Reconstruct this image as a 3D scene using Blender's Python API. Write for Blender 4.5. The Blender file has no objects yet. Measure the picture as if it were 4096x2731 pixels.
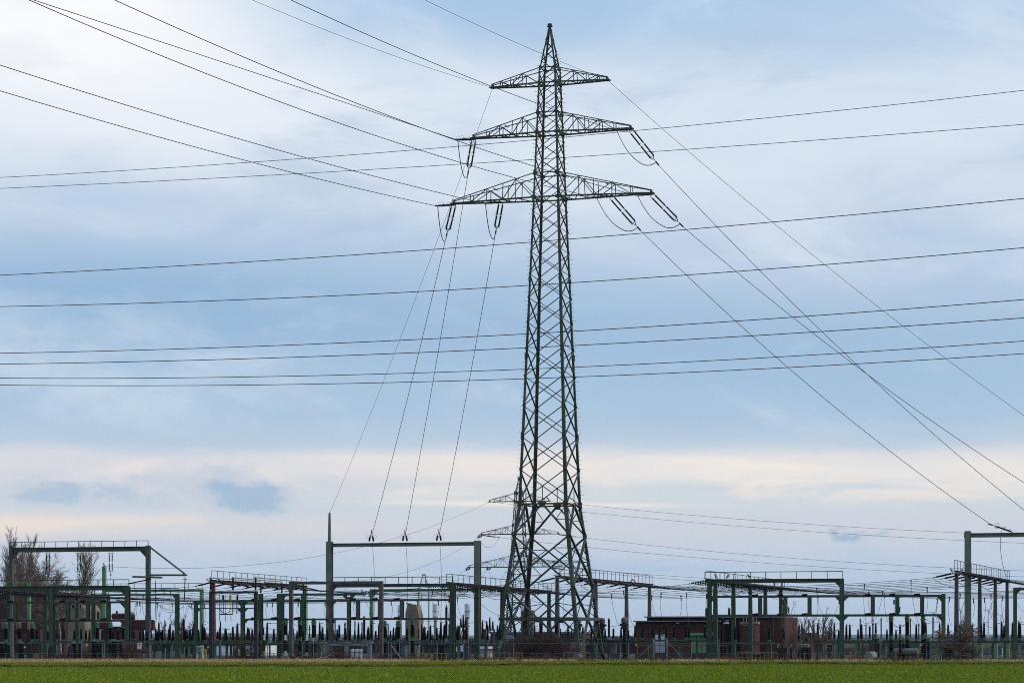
import bpy, math, random
import numpy as np
from mathutils import Vector, Matrix
R = math.radians
scene = bpy.context.scene
COL = scene.collection
# ------------------------------------------------------------------ camera
F = 10588.0; CX = 2048.0; HY = 2552.0; CAMH = 2.15
cam_d = bpy.data.cameras.new("camera"); cam = bpy.data.objects.new("camera", cam_d); COL.objects.link(cam)
cam.location = (0, 0, CAMH); cam.rotation_euler = (R(90), 0, 0)
cam_d.sensor_width = 36.0; cam_d.lens = F / 4096 * 36
cam_d.shift_y = (HY - 1365.5) / 4096
cam_d.clip_start = 0.5; cam_d.clip_end = 60000
scene.camera = cam
# ------------------------------------------------------------------ light, view
scene.view_settings.view_transform = 'Standard'; scene.view_settings.look = 'None'
scene.cycles.filter_width = 1.0; scene.cycles.use_denoising = False; scene.cycles.sample_clamp_indirect = 1.5; scene.cycles.sample_clamp_direct = 6
scene.view_settings.exposure = 0.0; scene.view_settings.gamma = 1.0
SUN_EL, SUN_AZ = R(30), R(92)       # azimuth clockwise from +Y: low on the right, through thin cloud
sl = bpy.data.lights.new("sun", 'SUN'); sl.energy = 1.9; sl.angle = R(12); sl.color = (1, .94, .86)
so = bpy.data.objects.new("sun", sl); COL.objects.link(so)
sd = Vector((math.sin(SUN_AZ) * math.cos(SUN_EL), math.cos(SUN_AZ) * math.cos(SUN_EL), math.sin(SUN_EL)))
so.rotation_euler = sd.to_track_quat('Z', 'Y').to_euler(); so.location = (60, 60, 80)

def lin(r, g, b):
    f = lambda c: (c / 255 / 12.92) if c / 255 <= .04045 else ((c / 255 + .055) / 1.055) ** 2.4
    return (f(r), f(g), f(b), 1)

class E:
    """tiny expression builder for shader math"""
    def __init__(s, nt, k): s.nt = nt; s.k = k
    def _m(s, op, b=None, c=None):
        n = s.nt.nodes.new('ShaderNodeMath'); n.operation = op
        for i, v in enumerate((s, b, c)):
            if v is None: continue
            if isinstance(v, E): s.nt.links.new(v.k, n.inputs[i])
            else: n.inputs[i].default_value = v
        return E(s.nt, n.outputs[0])
    def __add__(s, o): return s._m('ADD', o)
    __radd__ = __add__
    def __mul__(s, o): return s._m('MULTIPLY', o)
    __rmul__ = __mul__
    def __sub__(s, o): return s._m('SUBTRACT', o)
    def __truediv__(s, o): return s._m('DIVIDE', o)
    def clamp(s, a=0., b=1.): return s._m('MAXIMUM', a)._m('MINIMUM', b)
    def exp(s): return s._m('EXPONENT')
    def step(s, a, b):      # smoothstep
        n = s.nt.nodes.new('ShaderNodeMapRange'); n.interpolation_type = 'SMOOTHSTEP'
        s.nt.links.new(s.k, n.inputs[0]); n.inputs[1].default_value = a; n.inputs[2].default_value = b
        return E(s.nt, n.outputs[0])
def mixc(nt, f, a, b):
    n = nt.nodes.new('ShaderNodeMix'); n.data_type = 'RGBA'
    for i, v in ((0, f), (6, a), (7, b)):
        if isinstance(v, E): nt.links.new(v.k, n.inputs[i])
        else: n.inputs[i].default_value = v
    return E(nt, n.outputs[2])
def comb(nt, x, y, z):
    n = nt.nodes.new('ShaderNodeCombineXYZ')
    for i, v in enumerate((x, y, z)):
        if isinstance(v, E): nt.links.new(v.k, n.inputs[i])
        else: n.inputs[i].default_value = v
    return E(nt, n.outputs[0])
def noise(nt, vec, scale, detail=4, rough=.55, dist=0.):
    n = nt.nodes.new('ShaderNodeTexNoise'); n.inputs['Scale'].default_value = scale
    n.inputs['Detail'].default_value = detail; n.inputs['Roughness'].default_value = rough
    n.inputs['Distortion'].default_value = dist
    if vec is not None: nt.links.new(vec.k, n.inputs['Vector'])
    return E(nt, n.outputs['Fac'])
def ramp(nt, f, stops):
    n = nt.nodes.new('ShaderNodeValToRGB'); cr = n.color_ramp
    while len(cr.elements) < len(stops): cr.elements.new(.5)
    for e, (p, c) in zip(cr.elements, stops): e.position = p; e.color = c
    nt.links.new(f.k, n.inputs[0]); return E(nt, n.outputs[0])

# ------------------------------------------------------------------ sky: layered winter clouds in direction space
world = bpy.data.worlds.new("World"); scene.world = world; world.use_nodes = True
nt = world.node_tree; nt.nodes.clear()
tc = nt.nodes.new('ShaderNodeTexCoord'); sx = nt.nodes.new('ShaderNodeSeparateXYZ')
nt.links.new(tc.outputs['Generated'], sx.inputs[0])
dx, dy, dz = (E(nt, sx.outputs[i]) for i in range(3))
hor = (dx * dx + dy * dy)._m('SQRT')._m('MAXIMUM', .02)
V = dz / hor * 6.08
U = dx._m('ARCTAN2', dy) * 6.08
n1 = noise(nt, comb(nt, U * 1.1, V * 3.2, 3.7), 1.0, 6, .58, .3)
n2 = noise(nt, comb(nt, U * 2.2 + V * 1.2, V * 13.0, 9.1), 1.0, 6, .62, .6)
n3 = noise(nt, comb(nt, U * 8.0, V * 17.0, 1.3), 1.0, 6, .62, .5)
n4 = noise(nt, comb(nt, U * 1.7 + V * 2.0, V * 4.5 - U * .5, 5.2), 1.0, 6, .6, .8)
lo = V.step(.62, .40)                 # keep the low cloud edge fairly crisp
V1 = V + (n1 - .5) * (lo * -.14 + .22) + (n2 - .5) * .05 + (n4 - .5) * .05
S = 1.6
sky = ramp(nt, (V1 / S).clamp(), [(v / S, lin(*c)) for v, c in [
    (0.00, (184, 201, 221)), (0.10, (190, 207, 225)), (0.19, (198, 210, 225)), (0.255, (209, 213, 222)),
    (0.31, (205, 217, 225)), (0.375, (228, 226, 228)), (0.418, (218, 220, 227)), (0.445, (188, 206, 224)), (0.52, (174, 200, 224)),
    (0.70, (166, 195, 222)), (0.88, (188, 208, 230)), (1.00, (205, 218, 235)), (1.16, (215, 227, 241)),
    (1.28, (212, 225, 240)), (1.38, (190, 211, 234)), (1.58, (170, 199, 231))]])
def gauss(u0, v0, su, sv, tilt=0.):
    a = (U - u0) / su; b = (V - v0 - (U - u0) * tilt) / sv
    return ((a * a + b * b) * -1.0).exp()
def layer(sky, amt, col): return mixc(nt, amt.clamp(), sky, lin(*col))
w1 = .50 + n1 * 1.0
w4 = (n4 - .5) * 2.4 + .6
sky = layer(sky, gauss(-1.15, 1.44, .55, .24, -.12) * w1 * 1.25, (253, 254, 255))
sky = layer(sky, gauss(-.62, 1.20, .70, .17, -.10) * w4 * 1.0, (235, 242, 249))
sky = layer(sky, gauss(.45, 1.16, .75, .14, -.06) * w4 * .6, (220, 230, 242))
sky = layer(sky, gauss(-.98, 1.00, .42, .055, -.05) * w4 * .7, (176, 200, 228))
sky = layer(sky, gauss(-.85, .77, .72, .12, -.04) * w1 * .95, (152, 187, 220))
sky = layer(sky, gauss(-.70, .60, .6, .05, .02) * w4 * .5, (182, 205, 228))
sky = layer(sky, gauss(.62, .86, .62, .09, -.05) * w4 * .75, (196, 211, 232))
sky = layer(sky, gauss(.62, .64, .75, .10, -.03) * w1 * .55, (160, 192, 221))
sky = layer(sky, gauss(.05, 1.50, .48, .13) * w1 * 1.0, (168, 199, 232))
sky = layer(sky, gauss(1.0, 1.42, .5, .16) * w4 * .6, (184, 208, 233))
n5 = noise(nt, comb(nt, U * 1.9 + V * 1.5, V * 4.6 - U * .5, 8.3), 1.0, 6, .58, .5)
up = V.step(.40, .55)
sky = layer(sky, up * (n5.step(.48, .72)) * .55, (224, 234, 244))
sky = layer(sky, up * (n5.step(.52, .28)) * .50, (168, 194, 221))
sky = layer(sky, gauss(-.75, .76, .80, .10, -.03) * (.35 + n1 * .9) * .75, (152, 184, 217))
sky = layer(sky, gauss(.25, .68, .60, .07, -.03) * (.3 + n1 * .8) * .5, (158, 188, 219))
sky = layer(sky, gauss(-1.1, 1.40, .42, .15, -.12) * .75, (252, 253, 255))
st = n2.step(.40, .66)
sky = layer(sky, gauss(-.80, .345, .55, .050) * (n2.step(.62, .40) * .6 + .35), (198, 207, 221))
sky = layer(sky, gauss(.60, .380, .85, .048) * (st * .8 + .35), (247, 239, 229))
sky = layer(sky, gauss(-.15, .395, .55, .024) * (st * .8 + .2), (243, 235, 228))
sky = layer(sky, gauss(.60, .325, .80, .022, -.01) * st * .9, (243, 232, 222))
sky = layer(sky, gauss(.55, .345, .9, .012) * n2.step(.6, .42) * .6, (201, 213, 222))
sky = layer(sky, gauss(-.60, .388, .50, .018) * st * 1.0, (237, 230, 225))
sky = layer(sky, gauss(.06, .308, .30, .006, -.012) * (n3 * 1.9), (251, 240, 227))
sky = layer(sky, gauss(-1.1, .255, .62, .030) * (st * .7 + .4), (239, 227, 218))
sky = layer(sky, gauss(-.55, .215, .5, .03) * st * .5, (215, 217, 226))
nb = (n3 - .34) * 5.0
wv = nt.nodes.new('ShaderNodeTexNoise'); wv.inputs['Scale'].default_value = 1.0; wv.inputs['Detail'].default_value = 7; wv.inputs['Roughness'].default_value = .66
nt.links.new(comb(nt, U * 13.0, V * 24.0, 2.2).k, wv.inputs['Vector']); ws = nt.nodes.new('ShaderNodeSeparateColor'); nt.links.new(wv.outputs['Color'], ws.inputs[0])
U_, V_ = U, V
U = U + (E(nt, ws.outputs[0]) - .5) * .16; V = V + (E(nt, ws.outputs[1]) - .5) * .085
blob = (gauss(-.60, .318, .088, .026) * 1.5 + gauss(-.655, .350, .034, .020) * 1.1 + gauss(-.575, .345, .035, .014) * .8) * (.45 + n3 * 1.1) - .12
sky = layer(sky, blob.clamp(0, .85), (162, 189, 214))
sky = layer(sky, (gauss(-.98, .333, .17, .022) * nb).clamp(0, .75), (170, 193, 217))
b2_ = (gauss(.772, .232, .026, .011) * 1.6 + gauss(.835, .236, .022, .007) * .7) * (.4 + n3 * 1.1) - .12
sky = layer(sky, b2_.clamp(0, .85), (158, 185, 212))
sky = layer(sky, (gauss(-.66, .385, .05, .012) * nb).clamp(0, .6), (186, 202, 221))
sky = layer(sky, gauss(.3, .15, 1.6, .05) * (st * .7), (172, 197, 223))
V = V_; U = U_
nis = nt.nodes.new('ShaderNodeTexSky'); nis.sky_type = 'NISHITA'; nis.sun_disc = False
nis.sun_elevation = SUN_EL; nis.sun_rotation = SUN_AZ
bg1 = nt.nodes.new('ShaderNodeBackground'); nt.links.new(nis.outputs[0], bg1.inputs[0]); bg1.inputs[1].default_value = .1
bg2 = nt.nodes.new('ShaderNodeBackground'); nt.links.new(sky.k, bg2.inputs[0]); zen = V.step(1.9, 9.0) * 1.9 + 1.0; nt.links.new(zen.k, bg2.inputs[1])   # overcast: brighter towards the zenith
cl = ((V - 1.6)._m('ABSOLUTE') * 0 + 1) - V.step(1.7, 4.0) * (n1.step(.62, .38) * .7)     # clear patches only high overhead
mx = nt.nodes.new('ShaderNodeMixShader'); nt.links.new(cl.k, mx.inputs[0])
nt.links.new(bg1.outputs[0], mx.inputs[1]); nt.links.new(bg2.outputs[0], mx.inputs[2])
wo = nt.nodes.new('ShaderNodeOutputWorld'); nt.links.new(mx.outputs[0], wo.inputs[0])

# ------------------------------------------------------------------ mesh helpers
CR = {'D': (0, 0, 1.7415)}
for i, x in enumerate((0, 780, 1560, 2340, 2700, 3256)): CR['c%d' % (i + 1)] = (x, 2050, .43433)
for i, x in enumerate((0, 512, 1024, 1536, 2048, 2560, 3072, 3576)): CR['d%d' % (i + 1)] = (x, 2320, .22958)
def sxp(k, x): return CR[k][0] + CR[k][2] * x
def syp(k, y): return CR[k][1] + CR[k][2] * y
def PX(k, x, Y): return (sxp(k, x) - CX) * Y / F
def PZ(k, y, Y): return CAMH + (HY - syp(k, y)) * Y / F
def P(k, x, y, Y): return Vector((PX(k, x, Y), Y, PZ(k, y, Y)))
def PG(k, x, Y): return Vector((PX(k, x, Y), Y, 0.))
TAN = .30
UD = Vector((1, -TAN, 0)).normalized(); VD = Vector((TAN, 1, 0)).normalized(); Z = Vector((0, 0, 1))
class Row:
    """a straight line on the site plan, parallel to the yard's grid (right end nearer)"""
    def __init__(s, k, x, Y): s.k0 = (sxp(k, x) - CX) / F; s.Y0 = Y
    def Y(s, k, x): q = (sxp(k, x) - CX) / F; return s.Y0 * (1 + s.k0 * TAN) / (1 + q * TAN)
    def p(s, k, x, y): return P(k, x, y, s.Y(k, x))
    def g(s, k, x): return PG(k, x, s.Y(k, x))

class MB:
    def __init__(s): s.v = []; s.f = []
    def add(s, vs, fs):
        n = len(s.v); s.v += [Vector(v) for v in vs]; s.f += [tuple(i + n for i in f) for f in fs]
    def hexa(s, a, b):      # two quads a, b
        s.add(a + b, [(3, 2, 1, 0), (4, 5, 6, 7)] + [(i, (i + 1) % 4, 4 + (i + 1) % 4, 4 + i) for i in range(4)])
    def bar(s, p0, p1, w, h=None, ref=None, w1=None, h1=None, off=None):
        p0 = Vector(p0); p1 = Vector(p1); h = w if h is None else h
        d = (p1 - p0).normalized()
        if ref is None: ref = Z if abs(d.z) < .9 else UD
        a = d.cross(ref).normalized(); b = a.cross(d).normalized()
        if abs(d.z) >= .9: pass
        if off: p0 = p0 + a * off[0] + b * off[1]; p1 = p1 + a * off[0] + b * off[1]
        q = lambda p, w, h: [p - a * w / 2 - b * h / 2, p + a * w / 2 - b * h / 2, p + a * w / 2 + b * h / 2, p - a * w / 2 + b * h / 2]
        s.hexa(q(p0, w, h), q(p1, w if w1 is None else w1, h if h1 is None else h1))
    def ang(s, p0, p1, w, ref, t=None):     # L section opening along ref
        t = t or w * .14; p0 = Vector(p0); p1 = Vector(p1); d = (p1 - p0).normalized()
        a = d.cross(ref).normalized(); b = a.cross(d).normalized()
        s.bar(p0 + a * w / 2, p1 + a * w / 2, w, t, ref=b); s.bar(p0 + b * w / 2, p1 + b * w / 2, t, w, ref=b)
    def ibar(s, p0, p1, w, h, ref=None, t=None):   # I section: flanges of width w, depth h along ref
        p0 = Vector(p0); p1 = Vector(p1); d = (p1 - p0).normalized()
        if ref is None: ref = Z if abs(d.z) < .9 else UD
        a = d.cross(ref).normalized(); b = a.cross(d).normalized(); t = t or h * .09
        for q in (-1, 1): s.bar(p0 + b * q * (h - t) / 2, p1 + b * q * (h - t) / 2, w, t, ref=b)
        s.bar(p0, p1, t, h - 2 * t, ref=b)
    def tube(s, p0, p1, r0, r1=None, n=6): s.lathe(p0, Vector(p1) - Vector(p0), [(r0, 0), (r0 if r1 is None else r1, 1)], n)
    def lathe(s, base, axis, prof, n=10):
        base = Vector(base); axis = Vector(axis); L = axis.length; d = axis / L
        a = d.cross(Z if abs(d.z) < .9 else Vector((1, 0, 0))).normalized(); b = d.cross(a)
        vs = [base + axis * t + (a * math.cos(2 * math.pi * i / n) + b * math.sin(2 * math.pi * i / n)) * r for r, t in prof for i in range(n)]
        fs = [(j * n + i, j * n + (i + 1) % n, (j + 1) * n + (i + 1) % n, (j + 1) * n + i) for j in range(len(prof) - 1) for i in range(n)]
        fs.append(tuple(range(n - 1, -1, -1))); m = (len(prof) - 1) * n; fs.append(tuple(range(m, m + n)))
        s.add(vs, fs)
    def path(s, pts, r, n=4, r1=None):
        pts = [Vector(p) for p in pts]; vs = []; N = len(pts)
        for j, p in enumerate(pts):
            d = (pts[min(j + 1, N - 1)] - pts[max(j - 1, 0)]).normalized()
            a = d.cross(Z if abs(d.z) < .95 else Vector((1, 0, 0))).normalized(); b = d.cross(a)
            rr = r if r1 is None else r + (r1 - r) * j / (N - 1)
            vs += [p + (a * math.cos(2 * math.pi * i / n) + b * math.sin(2 * math.pi * i / n)) * rr for i in range(n)]
        fs = [(j * n + i, j * n + (i + 1) % n, (j + 1) * n + (i + 1) % n, (j + 1) * n + i) for j in range(N - 1) for i in range(n)]
        s.add(vs, fs)
    def ring(s, c, ax, R_, r, n=16, m=4, a0=0., a1=2 * math.pi):
        ax = Vector(ax).normalized(); a = ax.cross(Z if abs(ax.z) < .9 else Vector((1, 0, 0))).normalized(); b = ax.cross(a)
        s.path([Vector(c) + (a * math.cos(a0 + (a1 - a0) * i / n) + b * math.sin(a0 + (a1 - a0) * i / n)) * R_ for i in range(n + 1)], r, m)
    def box(s, c, x, y, z, ref=None):   # centred box, x along ref
        c = Vector(c); ref = ref or UD
        s.bar(c - Z * z / 2, c + Z * z / 2, y, x, ref=ref)
    def prism(s, poly, ext):
        n = len(poly); ext = Vector(ext); vs = [Vector(p) for p in poly]; vs += [p + ext for p in vs]
        s.add(vs, [tuple(range(n - 1, -1, -1)), tuple(range(n, 2 * n))] + [(i, (i + 1) % n, n + (i + 1) % n, n + i) for i in range(n)])
    def ball(s, c, r, n=8, sz=1.):
        s.lathe(Vector(c) - Z * r * sz, Z * 2 * r * sz, [(r * math.sin(math.pi * i / n) + .0005, (1 - math.cos(math.pi * i / n)) / 2) for i in range(n + 1)], n + 2)
    def build(s, name, mat, parent=None, smooth=False, origin=None):
        o0 = Vector(origin) if origin is not None else (ORG[parent] if parent is not None else Vector((0, 0, 0)))
        me = bpy.data.meshes.new(name); me.from_pydata([v - o0 for v in s.v], [], s.f)
        me.materials.append(mat)
        if smooth: me.polygons.foreach_set('use_smooth', [True] * len(me.polygons))
        me.update()
        o = bpy.data.objects.new(name, me); COL.objects.link(o); ORG[o] = o0
        if parent is not None: o.parent = parent; KIDS.setdefault(parent, []).append(o)
        else: o.location = o0
        return o
ORG = {}
def tag(o, label=None, cat=None, group=None, kind=None):
    if label: o['label'] = label
    if cat: o['category'] = cat
    if group: o['group'] = group
    if kind: o['kind'] = kind
    return o
def thing(name, label, cat, loc=(0, 0, 0), group=None):
    o = bpy.data.objects.new(name, None); COL.objects.link(o); o.location = Vector(loc); o.empty_display_size = .3
    ORG[o] = Vector(loc); return tag(o, label, cat, group)
KIDS = {}
def copy_tree(o, parent=None):
    c = o.copy(); COL.objects.link(c)
    if parent is not None: c.parent = parent
    for ch in KIDS.get(o, ()): copy_tree(ch, c)
    return c
PROTO = {}
def place(key, maker, loc, label, group=None, rot=None, scale=None):
    """first use builds the kind at the origin, later uses copy it with its parts"""
    if key not in PROTO: PROTO[key] = o = maker()
    else: o = copy_tree(PROTO[key])
    o.location = loc
    o.rotation_euler = rot.to_euler() if isinstance(rot, Matrix) else (0, 0, rot or 0)
    o.scale = scale or (1, 1, 1)
    o['label'] = label
    if group: o['group'] = group
    elif 'group' in o: del o['group']
    return o
def frame_to(d, side=None):     # rotation taking local X to d, local Y horizontal
    d = Vector(d).normalized(); y = (side or Z.cross(d)).normalized(); z = d.cross(y)
    m = Matrix((d, y, z)).transposed(); return m
ORDW = ['first', 'second', 'third', 'fourth', 'fifth', 'sixth', 'seventh', 'eighth', 'ninth', 'tenth', 'eleventh', 'twelfth', 'thirteenth',
        'fourteenth', 'fifteenth', 'sixteenth', 'seventeenth', 'eighteenth', 'nineteenth', 'twentieth', 'twenty-first', 'twenty-second',
        'twenty-third', 'twenty-fourth', 'twenty-fifth', 'twenty-sixth', 'twenty-seventh', 'twenty-eighth', 'twenty-ninth', 'thirtieth',
        'thirty-first', 'thirty-second', 'thirty-third', 'thirty-fourth']

# ------------------------------------------------------------------ materials
def mat(name, c, c2=None, rough=.6, metal=0., scale=1.5, rust=0., rustc=(.10, .035, .018), spec=.2, bump=0., isl=0., stretch=None):
    m = bpy.data.materials.new(name); m.use_nodes = True; t = m.node_tree; t.nodes.clear()
    out = t.nodes.new('ShaderNodeOutputMaterial'); b = t.nodes.new('ShaderNodeBsdfPrincipled'); t.links.new(b.outputs[0], out.inputs[0])
    g = t.nodes.new('ShaderNodeNewGeometry'); pos = E(t, g.outputs['Position'])
    if stretch:
        mp = t.nodes.new('ShaderNodeMapping'); mp.inputs['Scale'].default_value = stretch; t.links.new(pos.k, mp.inputs[0]); pos = E(t, mp.outputs[0])
    c2 = c2 or tuple(v * .62 for v in c)
    f = noise(t, pos, scale, 5, .62).step(.32, .68)
    if isl: f = (f * (1 - isl) + E(t, g.outputs['Random Per Island']) * isl).clamp()
    col = mixc(t, f, (*c2, 1), (*c, 1))
    if rust:
        rm = noise(t, pos, .9, 7, .68).step(.66 - rust * .3, .74 - rust * .25)
        rm = (rm * (noise(t, pos, 6, 4, .6) * 1.5)).clamp()
        col = mixc(t, rm, col, (*rustc, 1))
    t.links.new(col.k, b.inputs['Base Color']); b.inputs['Roughness'].default_value = rough
    b.inputs['Metallic'].default_value = metal; b.inputs['Specular IOR Level'].default_value = spec
    if bump:
        bn = t.nodes.new('ShaderNodeBump'); bn.inputs['Strength'].default_value = bump; bn.inputs['Distance'].default_value = .05
        t.links.new(noise(t, pos, scale * 6, 4).k, bn.inputs['Height']); t.links.new(bn.outputs[0], b.inputs['Normal'])
    return m
M = {}
M['pylon'] = mat('weathered green grey paint', (.070, .080, .062), (.034, .040, .032), rough=.55, scale=.5)
M['pylon_far'] = mat('grey galvanised lattice', (.085, .095, .088), (.06, .068, .064), rough=.6)
M['green'] = mat('dark green gantry paint', (.056, .086, .053), (.032, .051, .033), rough=.5, scale=2.2, rust=.35)
M['green_rusty'] = mat('flaking green paint over rust', (.054, .080, .052), (.032, .048, .033), rough=.6, scale=2.2, rust=.75)
M['deep_green'] = mat('deep green column paint', (.042, .070, .043), (.025, .042, .027), rough=.5, scale=1.6, rust=.25)
M['light_green'] = mat('light green paint', (.135, .25, .128), (.09, .175, .09), rough=.5, scale=1.2)
M['grey'] = mat('grey purple steel paint', (.105, .093, .092), (.06, .053, .053), rough=.55, scale=1.8, rust=.3)
M['grey_rusty'] = mat('rust streaked grey steel', (.105, .093, .092), (.06, .053, .053), rough=.65, scale=2.0, rust=.5)
M['greygreen'] = mat('grey green portal paint', (.155, .172, .135), (.105, .118, .095), rough=.5, scale=.6)
M['slate'] = mat('dark slate green paint', (.078, .094, .074), (.05, .06, .05), rough=.5, scale=.9)
M['black'] = mat('black steel paint', (.030, .032, .036), (.015, .016, .018), rough=.5, scale=2)
M['red'] = mat('oxide red steel paint', (.17, .035, .032), (.09, .02, .02), rough=.55, scale=2, rust=.2)
M['redbrown'] = mat('red brown rusty truss', (.085, .035, .028), (.045, .02, .018), rough=.6, scale=2, rust=.4)
M['radiator'] = mat('faded red radiator paint', (.15, .034, .038), (.08, .022, .025), rough=.5, scale=3)
M['porcelain'] = mat('black brown glazed porcelain', (.009, .007, .007), (.005, .004, .004), rough=.45, spec=.14)
M['brown_porc'] = mat('brown glazed porcelain', (.032, .013, .011), (.016, .008, .007), rough=.45, spec=.18)
M['grey_porc'] = mat('grey porcelain', (.10, .10, .11), rough=.45)
M['beige_porc'] = mat('beige ribbed porcelain', (.30, .25, .21), (.22, .18, .15), rough=.5)
M['metal'] = mat('dull aluminium fitting', (.22, .23, .22), (.14, .15, .14), rough=.5, metal=.3)
M['tube'] = mat('pale aluminium tube', (.42, .40, .38), (.30, .28, .27), rough=.4, metal=.2)
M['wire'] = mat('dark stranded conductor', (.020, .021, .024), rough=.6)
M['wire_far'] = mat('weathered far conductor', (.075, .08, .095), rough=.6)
M['white'] = mat('white paint', (.70, .71, .71), (.55, .56, .56), rough=.5)
M['offwhite'] = mat('dirty off white enamel', (.50, .50, .48), (.36, .36, .34), rough=.5, scale=2.5)
M['cap_green'] = mat('pale grey green cast cap', (.22, .28, .23), (.15, .20, .16), rough=.5, scale=4)
M['head_green'] = mat('dark green cast head', (.06, .12, .075), (.04, .08, .05), rough=.45, scale=4)
M['yellow'] = mat('faded yellow rail paint', (.26, .17, .04), (.14, .085, .03), rough=.6, scale=5)
M['orange'] = mat('orange marker paint', (.42, .19, .035), (.30, .13, .03), rough=.6, scale=5)
M['brightyellow'] = mat('bright yellow paint', (.52, .36, .03), rough=.5)
M['cyanblue'] = mat('blue green phase paint', (.02, .06, .10), rough=.5)
M['concrete'] = mat('tan weathered concrete', (.215, .172, .118), (.12, .10, .074), rough=.85, scale=.8, bump=.2)
M['concrete_grey'] = mat('grey concrete', (.22, .22, .21), (.14, .14, .135), rough=.85, scale=1.2, bump=.2)
M['roof'] = mat('grey roofing felt edge', (.20, .20, .205), (.13, .13, .135), rough=.7)
M['dark'] = mat('near black paint and opening shade', (.010, .009, .010), rough=.8)
M['glass'] = mat('window glass', (.32, .36, .40), (.20, .23, .26), rough=.12, spec=.6)
M['door_white'] = mat('white steel door', (.62, .62, .62), (.5, .5, .5), rough=.5)
M['shutter'] = mat('pale green door paint', (.16, .30, .165), (.12, .235, .125), rough=.5)
M['tank'] = mat('rusty grey tank steel', (.125, .118, .115), (.07, .066, .064), rough=.5, scale=1.5, rust=.6, rustc=(.14, .06, .03))
M['galv'] = mat('galvanised steel post', (.15, .16, .17), (.10, .11, .12), rough=.5, metal=.2)
M['bark'] = mat('grey brown bark', (.12, .088, .070), (.07, .05, .042), rough=.9, scale=3)
M['twig'] = mat('grey brown winter twigs', (.19, .122, .088), (.11, .075, .06), rough=.9, isl=.6)
M['birch'] = mat('pale birch bark', (.24, .20, .18), (.10, .075, .065), rough=.9, scale=1.2)
M['redtwig'] = mat('dark red brown bramble twigs', (.078, .040, .032), (.040, .021, .018), rough=.9, isl=.6)
M['drytwig'] = mat('dry bramble twigs', (.13, .085, .062), (.07, .042, .032), rough=.9, isl=.6)
M['deadwood'] = mat('bleached dead branch', (.22, .17, .13), (.14, .10, .08), rough=.9)
M['midwood'] = mat('dark bare scrub', (.034, .026, .024), (.02, .016, .015), rough=1, isl=.5)
M['farwood'] = mat('bare winter wood', (.070, .058, .060), (.045, .036, .040), rough=1, isl=.5)
M['farhill'] = mat('wooded hill', (.05, .06, .05), (.035, .042, .036), rough=1, scale=.004)
M['tarp'] = mat('black sheeting', (.012, .012, .015), (.006, .006, .007), rough=.55, scale=6)
M['bird'] = mat('crow feathers', (.008, .008, .010), rough=.5)
M['asphalt'] = mat('asphalt', (.055, .055, .058), (.045, .045, .047), rough=.9)
M['turb_white'] = mat('turbine pale grey', (.40, .43, .45), (.38, .41, .43), rough=.5)
M['turb_red'] = mat('turbine red tip', (.60, .04, .035), (.55, .04, .03), rough=.5)
def brick(name, a, b, mortar):
    m = mat(name, a, b, rough=.85, scale=.5); t = m.node_tree; bs = [n for n in t.nodes if n.type == 'BSDF_PRINCIPLED'][0]
    base = E(t, bs.inputs['Base Color'].links[0].from_socket)
    g = t.nodes.new('ShaderNodeNewGeometry'); sp = t.nodes.new('ShaderNodeSeparateXYZ'); t.links.new(g.outputs['Position'], sp.inputs[0])
    v = comb(t, E(t, sp.outputs[0]) + E(t, sp.outputs[1]), E(t, sp.outputs[2]), 0.)
    bt = t.nodes.new('ShaderNodeTexBrick'); t.links.new(v.k, bt.inputs['Vector']); bt.inputs['Scale'].default_value = 1.
    bt.inputs['Brick Width'].default_value = .25; bt.inputs['Row Height'].default_value = .0833; bt.inputs['Mortar Size'].default_value = .009
    bt.inputs['Color1'].default_value = (1, 1, 1, 1); bt.inputs['Color2'].default_value = (.62, .58, .58, 1); bt.inputs['Mortar'].default_value = (*mortar, 1)
    mu = t.nodes.new('ShaderNodeMix'); mu.data_type = 'RGBA'; mu.blend_type = 'MULTIPLY'; mu.inputs[0].default_value = 1
    t.links.new(base.k, mu.inputs[6]); t.links.new(bt.outputs[0], mu.inputs[7]); t.links.new(mu.outputs[2], bs.inputs['Base Color'])
    return m
M['brick'] = brick('dark red brick', (.088, .034, .027), (.060, .024, .021), (1.5, 1.7, 1.7))
M['brick_side'] = M['brick']
M['brick_brown'] = brick('brown brick', (.095, .052, .046), (.065, .036, .033), (1.2, 1.3, 1.3))
M['brick_old'] = brick('old brown red brick', (.060, .026, .022), (.038, .018, .016), (1.4, 1.5, 1.5))
# ------------------------------------------------------------------ ground
def ground_mat(name, cols, scale=.25, fine=6., bump=.3):
    m = bpy.data.materials.new(name); m.use_nodes = True; t = m.node_tree; t.nodes.clear()
    out = t.nodes.new('ShaderNodeOutputMaterial'); b = t.nodes.new('ShaderNodeBsdfPrincipled'); t.links.new(b.outputs[0], out.inputs[0])
    g = t.nodes.new('ShaderNodeNewGeometry'); pos = E(t, g.outputs['Position'])
    a = noise(t, pos, scale, 6, .6).step(.3, .7); f = noise(t, pos, fine, 4, .6).step(.3, .7)
    col = mixc(t, f, mixc(t, a, (*cols[0], 1), (*cols[1], 1)), mixc(t, a, (*cols[2], 1), (*cols[3], 1)))
    t.links.new(col.k, b.inputs['Base Color']); b.inputs['Roughness'].default_value = 1.; b.inputs['Specular IOR Level'].default_value = 0.
    bn = t.nodes.new('ShaderNodeBump'); bn.inputs['Strength'].default_value = bump; bn.inputs['Distance'].default_value = .1
    t.links.new(noise(t, pos, fine, 4).k, bn.inputs['Height']); t.links.new(bn.outputs[0], b.inputs['Normal'])
    return m
M['field'] = ground_mat('crop field soil and shoots', [(.045, .075, .012), (.06, .095, .016), (.055, .09, .014), (.07, .11, .02)], .08, 3)
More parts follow.
